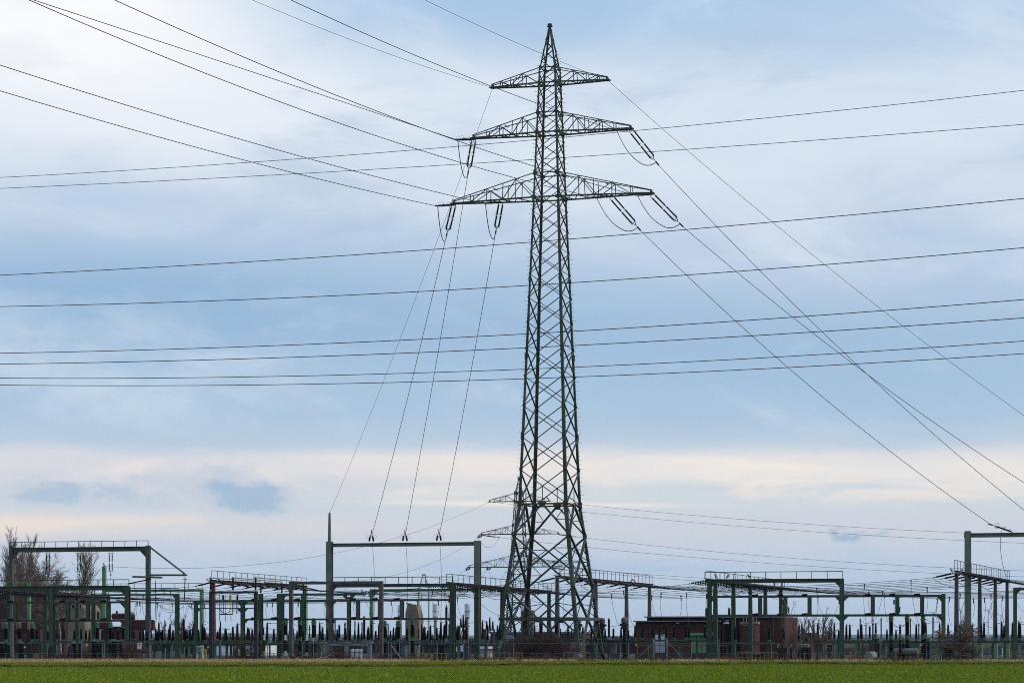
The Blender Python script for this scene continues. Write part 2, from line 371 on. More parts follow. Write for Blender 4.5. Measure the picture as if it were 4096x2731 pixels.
M['verge'] = ground_mat('rough grass verge', [(.05, .07, .016), (.07, .085, .02), (.04, .06, .014), (.085, .09, .026)], .3, 4)
M['soil'] = ground_mat('dark field edge soil', [(.03, .022, .010), (.045, .03, .014), (.04, .05, .010), (.07, .08, .016)], .6, 5)
M['yard'] = ground_mat('yard gravel and dead weeds', [(.06, .045, .035), (.085, .065, .05), (.05, .042, .035), (.10, .08, .062)], .4, 5)
M['land'] = ground_mat('distant winter land', [(.05, .05, .03), (.065, .065, .035), (.055, .07, .03), (.06, .05, .035)], .01, .3)
def sheet(name, pts, z, m):
    b = MB(); b.add([Vector((x, y, z)) for x, y in pts], [tuple(range(len(pts)))])
    o = b.build(name, m); o['kind'] = 'structure'; return o
sheet('ground', [(-12000, -300), (12000, -300), (12000, 15400), (-12000, 15400)], 0, M['land'])
# field edge runs obliquely: nearer at the left; the verge lies a hand higher than the field
VZ = .20
def edge(x): return np.minimum(205 + .33 * x + 2.4 * np.sin(x * .11) + 1.5 * np.sin(x * .31 + 1) + 1.3 * np.sin(x * .9 + np.sin(x * .4) * 2) + .8 * np.sin(x * 2.1), 221.5)
xs = [-110 + .5 * i for i in range(441)]
ed = [float(edge(x)) for x in xs]
sheet('field', [(-110, -60), (110, -60)] + [(x, e + .2) for x, e in reversed(list(zip(xs, ed)))], .004, M['field'])
b = MB(); rr = random.Random(3); lo_, mi_, hi_ = [], [], []
for x, e in zip(xs, ed):
    j_ = rr.uniform(-.45, .25); lo_.append(Vector((x, e - 1.6 + j_, .006))); mi_.append(Vector((x, e - .3 + j_, VZ * (.42 + .42 * math.sin(x * .7 + math.sin(x * 2.9)) + rr.uniform(-.1, .25))))); hi_.append(Vector((x, e + 1.6 + j_, VZ)))
n = len(xs); b.add(lo_ + mi_ + hi_, [(i, i + 1, n + i + 1, n + i) for i in range(n - 1)] + [(n + i, n + i + 1, 2 * n + i + 1, 2 * n + i) for i in range(n - 1)])
o = b.build('field_edge', M['soil']); o['kind'] = 'structure'
sheet('verge', [(x, e + 1.0) for x, e in zip(xs, ed)] + [(x, 226) for x in reversed(xs)], VZ - .004, M['verge'])
sheet('yard', [(-110, 225.2), (110, 225.2), (140, 318), (-140, 318)], .016, M['yard'])
sheet('road', [(-160, 333), (200, 325), (200, 333), (-160, 341)], .02, M['asphalt'])

rng = np.random.default_rng(7)
def blades(name, x, y, h, w, m, label, lean=.45, z0=0.):
    n = len(x); a = rng.uniform(0, 6.283, n); c = np.cos(a) * w / 2; s = np.sin(a) * w / 2
    lx = rng.normal(0, lean, n) * h; ly = rng.normal(0, lean, n) * h
    v = np.empty((n, 4, 3), np.float32)
    z0 = np.broadcast_to(np.asarray(z0, float), (n,)); v[:, 0] = np.stack([x - c, y - s, z0], 1); v[:, 1] = np.stack([x + c, y + s, z0], 1)
    v[:, 2] = np.stack([x + c * .6 + lx * .45, y + s * .6 + ly * .45, z0 + h * .62], 1); v[:, 3] = np.stack([x + lx, y + ly, z0 + h], 1)
    i = np.arange(n)[:, None] * 4
    t = np.concatenate([i + np.array([[0, 1, 2]]), i + np.array([[0, 2, 3]])], 1).reshape(-1)
    me = bpy.data.meshes.new(name); me.vertices.add(4 * n); me.loops.add(6 * n); me.polygons.add(2 * n)
    me.vertices.foreach_set('co', v.reshape(-1)); me.loops.foreach_set('vertex_index', t.astype(np.int32))
    me.polygons.foreach_set('loop_start', np.arange(0, 6 * n, 3, dtype=np.int32)); me.update(); me.validate()
    me.materials.append(m); o = bpy.data.objects.new(name, me); COL.objects.link(o)
    o['kind'] = 'stuff'; o['label'] = label; o['category'] = 'grass'; return o
def gmat(name, a, b, c):
    m = bpy.data.materials.new(name); m.use_nodes = True; t = m.node_tree; t.nodes.clear()
    out = t.nodes.new('ShaderNodeOutputMaterial'); bs = t.nodes.new('ShaderNodeBsdfPrincipled'); t.links.new(bs.outputs[0], out.inputs[0])
    g = t.nodes.new('ShaderNodeNewGeometry'); pos = E(t, g.outputs['Position'])
    f = noise(t, pos, .12, 5, .65).step(.3, .7); r = E(t, g.outputs['Random Per Island'])
    col = mixc(t, r.step(.90, .97), mixc(t, (r * .6 + f * .5).clamp(), (*a, 1), (*b, 1)), (*c, 1))
    t.links.new(col.k, bs.inputs['Base Color']); bs.inputs['Roughness'].default_value = 1.; bs.inputs['Specular IOR Level'].default_value = 0.
    return m
M['crop'] = gmat('winter wheat blades', (.130, .160, .014), (.182, .218, .020), (.36, .40, .10))
M['rough'] = gmat('rough verge grass blades', (.12, .132, .012), (.205, .212, .022), (.38, .28, .06))
M['clod'] = gmat('dark clods', (.022, .018, .010), (.04, .03, .016), (.05, .06, .015))
M['straw'] = gmat('dead straw grass', (.36, .24, .14), (.50, .35, .21), (.16, .10, .065))
M['weeds'] = gmat('brown dead weeds', (.075, .042, .030), (.125, .078, .050), (.05, .03, .024))
def spread(n, y0, y1):
    y = y0 + (y1 - y0) * rng.random(n) ** 1.15; x = (rng.random(n) * 2 - 1) * (.205 * y + 5); return x, y
x, y = spread(360000, 118, 222)
k = y < edge(x) - .3; x = x[k]; y = y[k]
near = np.clip((edge(x) - y) / 10, .0, 1) * .45 + .55
blades('crop_grass', x, y, rng.uniform(.08, .16, len(x)) * near, rng.uniform(.02, .04, len(x)), M['crop'], 'bright green young wheat covering the foreground field')
x = (rng.random(150000) * 2 - 1) * 53; y = 186 + 40 * rng.random(150000)
k = ((x > -11 + 2 * np.sin(y)) | (y < 213.5 + 1.5 * np.sin(x * .35)) | (rng.random(len(x)) < .15)) & (y > edge(x) - 1.2 * (np.sin(x * .83 + np.sin(x * 1.9) * 1.5) > -.55)); x = x[k]; y = y[k]; zv = VZ * np.clip((y - edge(x) + 1.6) / 2.2, .15, 1)
clump = .55 + .5 * np.sin(x * .8 + np.sin(y * 1.1) * 2) * np.sin(y * .9 + 1.3 * np.sin(x * .37)) + .3 * np.sin(x * 2.1 + y)
blades('verge_grass', x, y, rng.uniform(.03, .10, len(x)) * (.7 + np.clip(clump, 0, 1.2)), rng.uniform(.025, .05, len(x)), M['rough'], 'rough yellow green grass on the verge between field and yard', z0=zv)
x = (rng.random(2600) * 2 - 1) * 53; y = edge(x) - rng.uniform(-.2, .5, 2600); k = np.sin(x * .9) + np.sin(x * 2.3 + 1) > .2; x = x[k]; y = y[k]
blades('edge_clods', x, y, rng.uniform(.06, .17, len(x)), rng.uniform(.15, .4, len(x)), M['clod'], 'dark clods and dead leaves along the field edge', .5)
def band(n, w0, w1, x0, x1, f):
    x = x0 + (x1 - x0) * rng.random(n); y = w0 + (w1 - w0) * rng.random(n); k = rng.random(n) < f(x); return x[k], y[k]
x, y = band(90000, 212, 225.8, -54, 50, lambda x: np.where(x < -9, .95, .10 + .3 * (np.sin(x * .5) > .4)))
k = (y > edge(x) + 3) & (y > np.where(x < -9, 213.5 + 1.5 * np.sin(x * .35), 218 + 3 * np.sin(x * .23))); x = x[k]; y = y[k]
blades('straw_grass', x, y, rng.uniform(.08, .20, len(x)) * np.where(y > 219, 1.8, 1.1), rng.uniform(.02, .04, len(x)), M['straw'], 'pale dead straw along the foot of the fence', .6, VZ - .05)
x, y = band(30000, 224.5, 231, -54, 52, lambda x: .45 + .4 * np.sin(x * .45 + np.sin(x * 1.7)))
blades('dead_weeds', x, y, rng.uniform(.25, .75, len(x)) * (.6 + .5 * np.abs(np.sin(x * .6))), rng.uniform(.012, .03, len(x)), M['weeds'], 'brown dead weeds growing along the yard fence', .25)

class Each:
    """each member a part of its own"""
    def __init__(s, name, mat, parent): s.a = (name, mat, parent)
    def bar(s, *p, **k): b = MB(); b.bar(*p, **k); b.build(*s.a)
# ------------------------------------------------------------------ lattice pylons
def pylon(name, label, base, H, prof, waist, levels, m, pr, leg_w, mpp_detail=True, pattern=.70):
    """prof: [(z, side)], levels: [(z_bottom, z_top, left_len, right_len)], arms along UT"""
    th = math.atan(.324) if name == 'lattice_pylon' else R(14)
    ua = Vector((math.cos(th), -math.sin(th), 0)); va = Vector((math.sin(th), math.cos(th), 0))
    root = thing(name, label, 'pylon', base); b0 = Vector(base)
    def side(z):
        for (z0, s0), (z1, s1) in zip(prof, prof[1:]):
            if z <= z1: return s0 + (s1 - s0) * (z - z0) / (z1 - z0)
        return prof[-1][1]
    def cn(i, z):     # corner 0 front-left, 1 front-right, 2 back-right, 3 back-left
        s = side(z) / 2; sxx, syy = ((-1, -1), (1, -1), (1, 1), (-1, 1))[i]
        return b0 + ua * sxx * s + va * syy * s + Z * z
    lw = lambda z: leg_w * (1 - .62 * z / H)
    cuts = [p[0] for p in prof]
    for i in range(4):
        mb = MB(); inw = (-ua, ua, ua, -ua)[i] * -1
        for z0, z1 in zip(cuts, cuts[1:]):
            nn = max(1, int((z1 - z0) / 8)); zz = [z0 + (z1 - z0) * j / nn for j in range(nn + 1)]
            for a, c in zip(zz, zz[1:]):
                dirx = (ua if i in (0, 3) else -ua); diry = (va if i in (0, 1) else -va); w = lw((a + c) / 2); t = w * .16
                pa, pc = cn(i, a), cn(i, c)
                mb.bar(pa + dirx * w / 2, pc + dirx * w / 2, t, w, ref=dirx)
                mb.bar(pa + diry * (w / 2 + t / 2), pc + diry * (w / 2 + t / 2), t, w - t, ref=diry)
        leg = mb.build('leg', m, root)
        if mpp_detail:
            sb = MB(); z = 3.
            o = (-ua if i in (0, 3) else ua) if i in (0, 2) else (-ua if i == 3 else ua)
            j = 0
            while z < prof[-2][0] + 2:
                p = cn(i, z); sb.bar(p, p + (o if j % 2 else o * .3 + va * (.9 if i > 1 else -.9)) * .34, .022); z += .42; j += 1
            tag(sb.build('step_bolts', m, leg), kind='stuff')
    # X panels from the waist up
    z = waist; zs = [z]
    while z < prof[-2][0] - .3: z += side(z) * pattern; zs.append(z)
    k = (prof[-2][0] - waist) / (zs[-1] - waist); zs = [waist + (q - waist) * k for q in zs]
    dw = pr
    for z0, z1 in zip(zs, zs[1:]):
        for f in range(4):
            g = (f + 1) % 4; w = dw * (1 - .5 * z0 / H); mb = MB()
            nrm = (va, -ua, -va, ua)[f] * .02
            mb.bar(cn(f, z0) + nrm, cn(g, z1) + nrm, w, w * .5); mb.bar(cn(g, z0) - nrm, cn(f, z1) - nrm, w, w * .5)
            mb.build('cross_brace', m, root)
    top = prof[-2][0]
    for f in range(4):      # peak bracing
        g = (f + 1) % 4; mb = MB(); n = 4
        for j in range(n):
            q0 = top + (H - top) * (1 - (1 - j / n) ** 1.0) * .92; q1 = top + (H - top) * (j + 1) / n * .92
            a, c = (f, g) if j % 2 else (g, f)
            mb.bar(cn(a, q0), cn(c, q1), dw * .5)
        mb.build('peak_bracing', m, root)
    mb = MB(); mb.box(b0 + Z * (H + .05), .36, .36, .30, ref=ua); mb.box(b0 + Z * (H - .08), .5, .16, .10, ref=ua); mb.build('peak_cap', m, root)
    # base: V, X, diamond as on the photograph
    zb, z1, z2 = waist * .268, waist * .47, waist * .80
    for f in range(4):
        g = (f + 1) % 4; mid = lambda z: (cn(f, z) + cn(g, z)) / 2
        mb = MB(); w = dw * 1.35
        for c in (f, g):
            d = (va, -ua, -va, ua)[f] * (.03 if c == f else -.03)
            mb.bar(cn(c, .15), mid(zb), w, w * .6); mb.bar(mid(zb), cn(c, z1), w, w * .6)
            o = g if c == f else f
            mb.bar(cn(c, z1) + d, cn(o, z2) + d, w, w * .6); mb.bar(cn(c, z2), mid(waist), w, w * .6)
        mb.build('base_brace', m, root)
        mb = MB(); mb.bar(cn(f, zb), cn(g, zb), w * 1.5, w * 1.3); mb.build('horizontal_beam', m, root)
        mb = MB(); mb.bar(cn(f, waist), cn(g, waist), w * .85, w * .7); mb.build('horizontal_beam', m, root)
        mb = Each('thin_brace', m, root); s = dw * .42     # thin redundant members
        lerp = lambda a, c, t: a + (c - a) * t
        zx = z1 + (z2 - z1) * .5
        mb.bar(cn(f, zx), cn(g, zx), s)
        for c, o in ((f, g), (g, f)):
            A = lerp(cn(c, .15), mid(zb), .5); mb.bar(A, cn(c, zb * .5), s); mb.bar(A, cn(c, zb), s)
            B = lerp(mid(zb), cn(c, z1), .5); mb.bar(B, cn(c, (zb + z1) / 2 - .3), s); mb.bar(B, cn(c, zb), s)
            Cc = lerp(cn(c, z1), cn(o, z2), .25); mb.bar(Cc, cn(c, z1 + (z2 - z1) * .25), s); mb.bar(Cc, cn(c, zx), s)
            Dd = lerp(cn(o, z1), cn(c, z2), .75); mb.bar(Dd, cn(c, z1 + (z2 - z1) * .75), s); mb.bar(Dd, cn(c, zx), s)
            Ee = lerp(cn(c, z2), mid(waist), .5); mb.bar(Ee, cn(c, (z2 + waist) / 2), s); mb.bar(Ee, cn(c, waist), s)
        if mpp_detail:
            ws = zs[1]; mb = MB()
            mb.bar(mid(waist) + ua * .001, mid(waist) * 1 + Z * (ws - waist) * .52, s); mb.build('hanger', m, root)
            for zc, sc in ((waist, .75), (zb, .62)):
                mb = MB(); n_ = (va, -ua, -va, ua)[f]; t_ = (cn(g, zc) - cn(f, zc)).normalized(); c = mid(zc) - n_ * .07
                mb.prism([c + t_ * sc * .6 + Z * .18, c + t_ * sc * .3 - Z * .34, c - t_ * sc * .3 - Z * .34, c - t_ * sc * .6 + Z * .18], -n_ * .02)
                mb.build('gusset_plate', m, root)
    zz_g = [waist] + [q for l in levels for q in (l[0], l[1])] + ([21.5, 29.2, 36.6] if mpp_detail else [])
    for zc in zz_g:
        for i in range(4):
            dirx = (ua if i in (0, 3) else -ua); h = lw(zc) * (1.45 if zc < 16 else 1.9 if zc > 42 else 1.15) if mpp_detail else .3; mb = MB(); p = cn(i, zc) - va * .03 * (1 if i < 2 else -1)
            hz_ = h * (1. if 16 < zc < 42 else .62); mb.prism([p - dirx * h * .2 - Z * hz_ * 1.2, p - dirx * h * .2 + Z * hz_ * 1.2, p + dirx * h + Z * hz_ * .6, p + dirx * h - Z * hz_ * .6], va * .02 * (-1 if i < 2 else 1))
            mb.build('gusset_plate', m, root)
    tips = []
    for li, (zb_, zt, ll, rl) in enumerate(levels):
        for f in range(4):
            mb = Each('horizontal_beam', m, root); mb.bar(cn(f, zb_), cn((f + 1) % 4, zb_), dw * .8); mb.bar(cn(f, zt), cn((f + 1) % 4, zt), dw * .6)
        for sgn, L in ((-1, ll), (1, rl)):
            ca, cb_ = (0, 3) if sgn < 0 else (1, 2)
            tip = b0 + ua * sgn * L + Z * zb_; hw = .22 if mpp_detail else .2
            tf, tb = tip - va * hw, tip + va * hw; tipt = Z * .28
            mb = MB(); w = dw * .66
            pf, pb, qf, qb = cn(ca, zb_), cn(cb_, zb_), cn(ca, zt), cn(cb_, zt)
            for a, c in ((pf, tf), (pb, tb)): mb.bar(a, c, w, w * 1.3)
            for a, c in ((qf, tf + tipt), (qb, tb + tipt)): mb.bar(a, c, w * .7)
            mb.bar(tf, tb, w); mb.bar(tf + tipt, tb + tipt, w); mb.bar(tf - Z * .1, tf + tipt, w); mb.bar(tb - Z * .1, tb + tipt, w)
            mb.box(tip, .55, hw * 2 + .2, .1, ref=ua)
            arm = mb.build('crossarm', m, root)
            mb = MB(); s = dw * .42; n = 5 if L > 6 else 4
            le = lambda a, c, t: a + (c - a) * t
            for j in range(n * 2):      # plan zigzag
                t0, t1 = j / (n * 2), (j + 1) / (n * 2)
                A, B = (pf, tf), (pb, tb)
                if j % 2: A, B = B, A
                mb.bar(le(*A, t0), le(*B, t1), s)
            for A, Q in (((pf, tf), (qf, tf + tipt)), ((pb, tb), (qb, tb + tipt))):
                ts = [.22, .38, .58, .78] if L > 6 else [.35, .6, .82]
                for j, t in enumerate(ts): mb.bar(le(*A, t), le(*Q, t), s)
                st = [0] + ts
                for j in range(len(ts)):
                    if j % 2: mb.bar(le(*Q, st[j]), le(*A, st[j + 1]), s)
                    else: mb.bar(le(*A, st[j]), le(*Q, st[j + 1]), s)
            mb.bar(le(pf, tf, .5), le(pb, tb, .5), s * 1.3); mb.bar(le(qf, tf, .5), le(qb, tb, .5), s)
            mb.build('arm_bracing', m, arm)
            tips.append(tip)
    return root, tips, ua, va
D1 = 255.0; MP = D1 / 6080
zy = lambda y: (1465.4 - y) * MP + CAMH
PB_ = ((1263 - 1176) * MP, D1, 0)
PYL, TIPS, UA, VA = pylon('lattice_pylon', 'tall green grey lattice pylon with three crossarm levels towering over the yard', PB_, zy(60),
    [(0, 8.6), (15, 4.85), (44.1, 2.62), (56.6, 1.72), (zy(60), .16)], 15.0,
    [(zy(193), zy(158), 5.8, 5.75), (zy(307), zy(261), 7.75, 8.05), (zy(456), zy(400), 9.8, 10.1)], M['pylon'], .165, .34)
D2 = 430.0; MP2 = D2 / 6080; zy2 = lambda y: (1465.4 - y) * MP2 + CAMH
FAR, TIPS2, UA2, VA2 = pylon('small_lattice_pylon', 'smaller far lattice pylon seen behind the foot of the tall pylon', ((1192 - 1176) * MP2, D2, 0), zy2(1098),
    [(0, 4.3), (8, 3.1), (13.3, 2.5), (zy2(1132), 1.2), (zy2(1098), .12)], 8.0,
    [(zy2(1151), zy2(1132), 4.9, 5.0), (zy2(1226), zy2(1206), 6.3, 6.5), (zy2(1301.5), zy2(1276), 8.4, 8.9)], M['pylon_far'], .13, .2, False, .8)

# small warning plates fixed to the pylon legs
def warning_triangle(loc, s, label, colr='brightyellow', ref=None):
    t = thing('warning_sign', label, 'sign', loc); l = Vector(loc); u = ref or UD; n = Vector((u.y, -u.x, 0))
    a = MB(); a.prism([l - u * s / 2 - Z * s * .43, l + u * s / 2 - Z * s * .43, l + Z * s * .43], n * .012); a.build('plate', M['sign_yellow' if colr == 'brightyellow' else 'orange'], t)
    b = MB(); q = l + n * .016
    b.prism([q + u * .03 * s * 3 + Z * .25 * s, q - u * .10 * s - Z * .08 * s, q + u * .02 * s - Z * .06 * s, q - u * .03 * s - Z * .36 * s, q + u * .11 * s - Z * .0 * s, q - u * .01 * s + Z * .0 * s], n * .004)
    b.build('bolt_symbol', M['black'], t); return t
M['sign_yellow'] = mat('pale yellow sign enamel', (.62, .58, .25), (.5, .46, .2), rough=.4)

# ------------------------------------------------------------------ pylon insulator strings and conductors
def make_double(L=3.6, r=.078, rings=True, rod=True):
    def f():
        t = thing('double_insulator_string', 'x', 'insulator string')
        h = .20
        for s in (-1, 1):
            mb = MB(); y = s * h
            for a, c in ((.35, L * .46), (L * .52, L * .9)):
                n = 9; prof = [(.03, 0)]
                for j in range(n): q = j / n; prof += [(r * .8, q + .02), (r * 1.25, q + .5 / n), (r * .8, q + .97 / n)]
                prof += [(.03, 1)]; mb.lathe((a, y, 0), (c - a, 0, 0), prof, 7)
            mb.tube((0, y, 0), (.36, y, 0), .035, n=5); mb.tube((L * .45, y, 0), (L * .53, y, 0), .04, n=5)
            mb.build('insulator_rod', M['porcelain'], t)
            for q, rr in ((.33, .16), (L * .455, .16), (L * .53, .16), (L * .89, .25)):
                mb = MB(); mb.ring((q, y, rr * .35), (1, .0, .0) if rr < .2 else (.55, 1, 0), rr, .012, 12, 3); mb.build('corona_ring', M['wire'], t)
        mb = MB()
        for s in (-1, 1): mb.bar((L * .9, s * h, 0), (L, 0, 0), .06); 
        mb.bar((L * .91, -h, 0), (L * .91, h, 0), .06); mb.lathe((L, 0, 0), (.75, 0, 0), [(.03, 0), (.03, .3), (.075, .32), (.075, .9), (.03, 1)], 6)
        mb.build('yoke_clamp', M['wire'], t)
        return t
    return f
def wire(name, label, A, B, sag, r=.03, m='wire', group=None, cat='wire', n=20):
    A = Vector(A); B = Vector(B); pts = []
    for i in range(n + 1):
        t = i / n; p = A.lerp(B, t); p.z -= 4 * sag * t * (1 - t); pts.append(p)
    mb = MB(); mb.path(pts, r, 4)
    return tag(mb.build(name, M[m], origin=A), label, cat, group)
def wire3(name, label, A, dirv, mid, edge_, r, ext=1.35, group=None):
    """conductor leaving A along plan direction dirv, its sag fitted to two sighted points of the same vertical plane"""
    A = Vector(A); d = Vector((dirv[0], dirv[1], 0)).normalized()
    def at(px, py):
        q = (px - 1176) / 6080; t = (q * A.y - A.x) / (d.x - q * d.y); Y = A.y + d.y * t
        return t, CAMH + (1465.4 - py) * Y / 6080
    (t1, z1), (t2, z2) = at(*mid), at(*edge_)
    a = ((z2 - A.z) / t2 - (z1 - A.z) / t1) / (t2 - t1); b = (z1 - A.z) / t1 - a * t1
    pts = []
    for i in range(41):
        t = t2 * ext * i / 40; pts.append(Vector((A.x + d.x * t, A.y + d.y * t, A.z + b * t + a * t * t)))
    mb = MB(); mb.path(pts, r, 4)
    tag(mb.build(name, M['wire'], origin=A), label, 'wire', group); return (pts[1] - pts[0]).normalized()
def jumper(label, A, B, drop, r=.040, group='jumper loops on the tall pylon'):
    A = Vector(A); B = Vector(B); pts = []
    for i in range(19):
        t = i / 18; p = A.lerp(B, t); p.z -= drop * (1 - abs(2 * t - 1) ** 2.3); pts.append(p)
    mb = MB(); mb.path(pts, r, 4); tag(mb.build('jumper_loop', M['wire'], origin=A), label, 'cable', group)

LINE = Vector((-.40, -.917, 0))       # overhead line leaves towards the viewer's left
YJ = 300.0                             # plan distance of the tall receiving portal
pj = lambda x, y: Vector(((x - 1176) * YJ / 6080, YJ, CAMH + (1465.4 - y) * YJ / 6080))
YK = 258.0
pk = lambda x, y: Vector(((x - 1176) * YK / 6080, YK, CAMH + (1465.4 - y) * YK / 6080))
L1l, L1r, L2l, L2r, L3l, L3r = TIPS
b0 = Vector(PB_); z3 = L3l.z
L3li = b0 - UA * 4.95 + Z * z3; L3ri = b0 + UA * 6.1 + Z * z3
G1 = 'insulator strings on the tall pylon'
dbl = make_double()
runs = [  # attach, where, landing, (mid px, edge px) of the incoming line
    (L2l, 'left tip of the middle crossarm', pj(930, 1232), (976, 297), (75, 0)),
    (L3l, 'left tip of the lowest crossarm', pj(853, 1232), (500, 352), (0, 209)),
    (L3li, 'middle of the left half of the lowest crossarm', pj(1008, 1232), (500, 305), (0, 150)),
    (L2r, 'right tip of the middle crossarm', pk(2440, 1218), (976, 137), (667, 0)),
    (L3r, 'right tip of the lowest crossarm', pk(2560, 1218), (976, 297), (262, 0)),
    (L3ri, 'middle of the right half of the lowest crossarm', pk(2326, 1219), (976, 348.6), (65, 0))]
LAND = []
for A, where, land, mid, ed in runs:
    A = A - Z * .12
    A0 = A + LINE * 4.2 - Z * .72; d = (A0 - A).normalized()
    wire3('line_conductor', 'conductor to the upper left from the ' + where, A0, LINE, mid, ed, .030)
    place('dbl', dbl, A, 'level double insulator string at the ' + where, G1, frame_to(d))
    e1 = A + d * 3.75
    # outgoing
    dl = (land - A).normalized(); off = dl.copy(); off.z -= (.24 if land.x > 0 else .03); dl = off.normalized()
    place('dbl', dbl, A, 'slanting double insulator string at the ' + where, G1, frame_to(dl, dl.cross(Z.cross(dl)) if land.x > 0 else None))
    e2 = A + dl * 4.3
    ld = (e2 - land).normalized(); ld = Vector((ld.x, ld.y, ld.z * .42)).normalized()
    wire('down_conductor', 'conductor sloping down from the ' + where, e2, land + ld * (2.6 if land.x > 0 else 0), 1.3 if land.x > 0 else .7, .027)
    jumper('slack jumper cable under the ' + where, e1, A + dl * 3.9, 1.35 if land.x > 0 else 1.8)
    LAND.append((land, where, ld))
wire3('earth_wire', 'thin wire to the upper left from the left tip of the top crossarm', L1l, LINE, (976, 153), (578, 0), .018)
wire3('earth_wire', 'thin wire to the upper left from the right tip of the top crossarm', L1r, LINE, (1240, 122), (975, 0), .018)
wire('earth_wire', 'thin wire falling from the top left crossarm tip to the portal spike', L1l, pj(757, 1178), 1.0, .017)
wire('earth_wire', 'thin wire falling rightwards from the right tip of the top crossarm', L1r, pk(2860, 1290), 2.2, .02)
# crossing line in front of the pylon
rows = [(408, 322, 208, .020), (433, 367, 286, .020), (632, 556, 456, .027), (704, 655, 569, .027), (811, 766, 688, .027), (836, 798, 730, .027), (868, 847, 783, .025), (884, 869, 812, .025)]
for i, (yl, ym, yr, r) in enumerate(rows):
    Yl, Yr = 205., 170.
    A = Vector(((0 - 1176) * Yl / 6080, Yl, CAMH + (1465.4 - yl) * Yl / 6080)); B = Vector(((2352 - 1176) * Yr / 6080, Yr, CAMH + (1465.4 - yr) * Yr / 6080))
    q = (1222 - 1176) / 6080; t = (q * A.y - A.x) / ((B - A).x - q * (B - A).y); Ym = A.y + (B.y - A.y) * t; zm = CAMH + (1465.4 - ym) * Ym / 6080
    # quadratic through the three points, extended past the frame
    f0, f1, f2 = A.z, zm, B.z; c = ((f2 - f0) - (f1 - f0) / t) / (1 - t); bq = (f2 - f0) - c
    pts = [Vector((A.x + (B.x - A.x) * s, A.y + (B.y - A.y) * s, f0 + bq * s + c * s * s)) for s in [(-.5 + 2. * j / 50) for j in range(51)]]
    mb = MB(); mb.path(pts, r, 4)
    tag(mb.build('crossing_conductor', M['wire'], origin=pts[0]), ORDW[i] + ' from the top of the near level conductors crossing the tall pylon', 'wire', 'conductors of the crossing line')
# ------------------------------------------------------------------ yard: builders
def knee(mb, corner, du, size, th):     # triangular plate under a beam end
    c = Vector(corner); n = Vector((du.y, -du.x, 0)).normalized()
    mb.prism([c, c + du * size, c - Z * size], n * th)
def railing(root, m, A, B, h, n, name='handrail', mid=False, r=.036):
    """rail with its posts: one part"""
    A = Vector(A); B = Vector(B); mb = MB(); mb.bar(A + Z * h, B + Z * h, r * 1.8)
    for i in range(n + 1): p = A.lerp(B, i / n); mb.bar(p, p + Z * h, r * 1.5)
    if mid: mb.bar(A + Z * h * .5, B + Z * h * .5, r * 1.3)
    return mb.build(name, m, root)
def portal(name, label, row, posts, beams, m, pw=.34, pd=None, style='iv', rails=(), knees=.55, cat='gantry', beamstyle='i', group=None, postm=None):
    """posts: (k, x, ytop); beams: (k, x0, x1, ycentre, height_m) with y read at x1"""
    k0, x0 = posts[0][:2]; g0 = row.g(k0, x0); root = thing(name, label, cat, g0, group)
    for q in posts:
        k, x, yt = q[:3]; w = q[3] if len(q) > 3 else pw; g = row.g(k, x); top = Vector((g.x, g.y, PZ(k, yt, g.y))); mb = MB()
        mm = (postm or m) if len(q) < 5 else q[4]
        if style == 'i': mb.ibar(g, top, w, pd or w, ref=UD)
        elif style == 'iv': mb.ibar(g, top, w, pd or w, ref=VD)
        else: mb.bar(g, top, w, pd or w, ref=UD)
        mb.box(g + Z * .06, w * 1.6, w * 1.6, .12); pl = mb.build('post', mm, root)
    for b in beams:
        k, x0, x1, yc, h = b[:5]; k2 = b[5] if len(b) > 5 else k; mm = b[6] if len(b) > 6 else m
        B = row.p(k2, x1, yc); A = row.p(k, x0, yc); A.z = B.z = PZ(k2, yc, B.y)
        mb = MB()
        if beamstyle == 'i' and h > .25: mb.ibar(A, B, h * .9, h)
        else: mb.bar(A, B, h * .8, h)
        bm = mb.build('beam', mm, root)
        if knees:
            for q in posts:
                kx = row.g(q[0], q[1]); w = (q[3] if len(q) > 3 else pw)
                for du in (UD, -UD):
                    c = Vector((kx.x, kx.y, A.z - h / 2)) + du * w / 2
                    t = (c - A).dot(UD)
                    if -.05 < t + du.dot(UD) * knees and t + du.dot(UD) * knees < (B - A).length + .1:
                        kb = MB(); knee(kb, c - VD * .06, du, knees, .03); kb.build('knee_plate', mm, root)
    for r_ in rails:
        k, xa, xb, yt, yb, n = r_[:6]; k2 = r_[6] if len(r_) > 6 else k
        A = row.p(k, xa, yb); B = row.p(k2, xb, yb); A.z = B.z = PZ(k2, yb, B.y)
        railing(root, m, A, B, PZ(k2, yt, B.y) - B.z, n)
    return root
def shed_prof(n, r, r1=None, deep=1.38, z0=0., z1=1.):
    """ribbed porcelain outline"""
    r1 = r1 or r; out = []
    for j in range(n):
        q0 = j / n; rr = r + (r1 - r) * q0
        for f, s in ((.05, 1.), (.55, deep), (.75, 1.)): out.append((rr * s, z0 + (z1 - z0) * (q0 + f / n)))
    return out
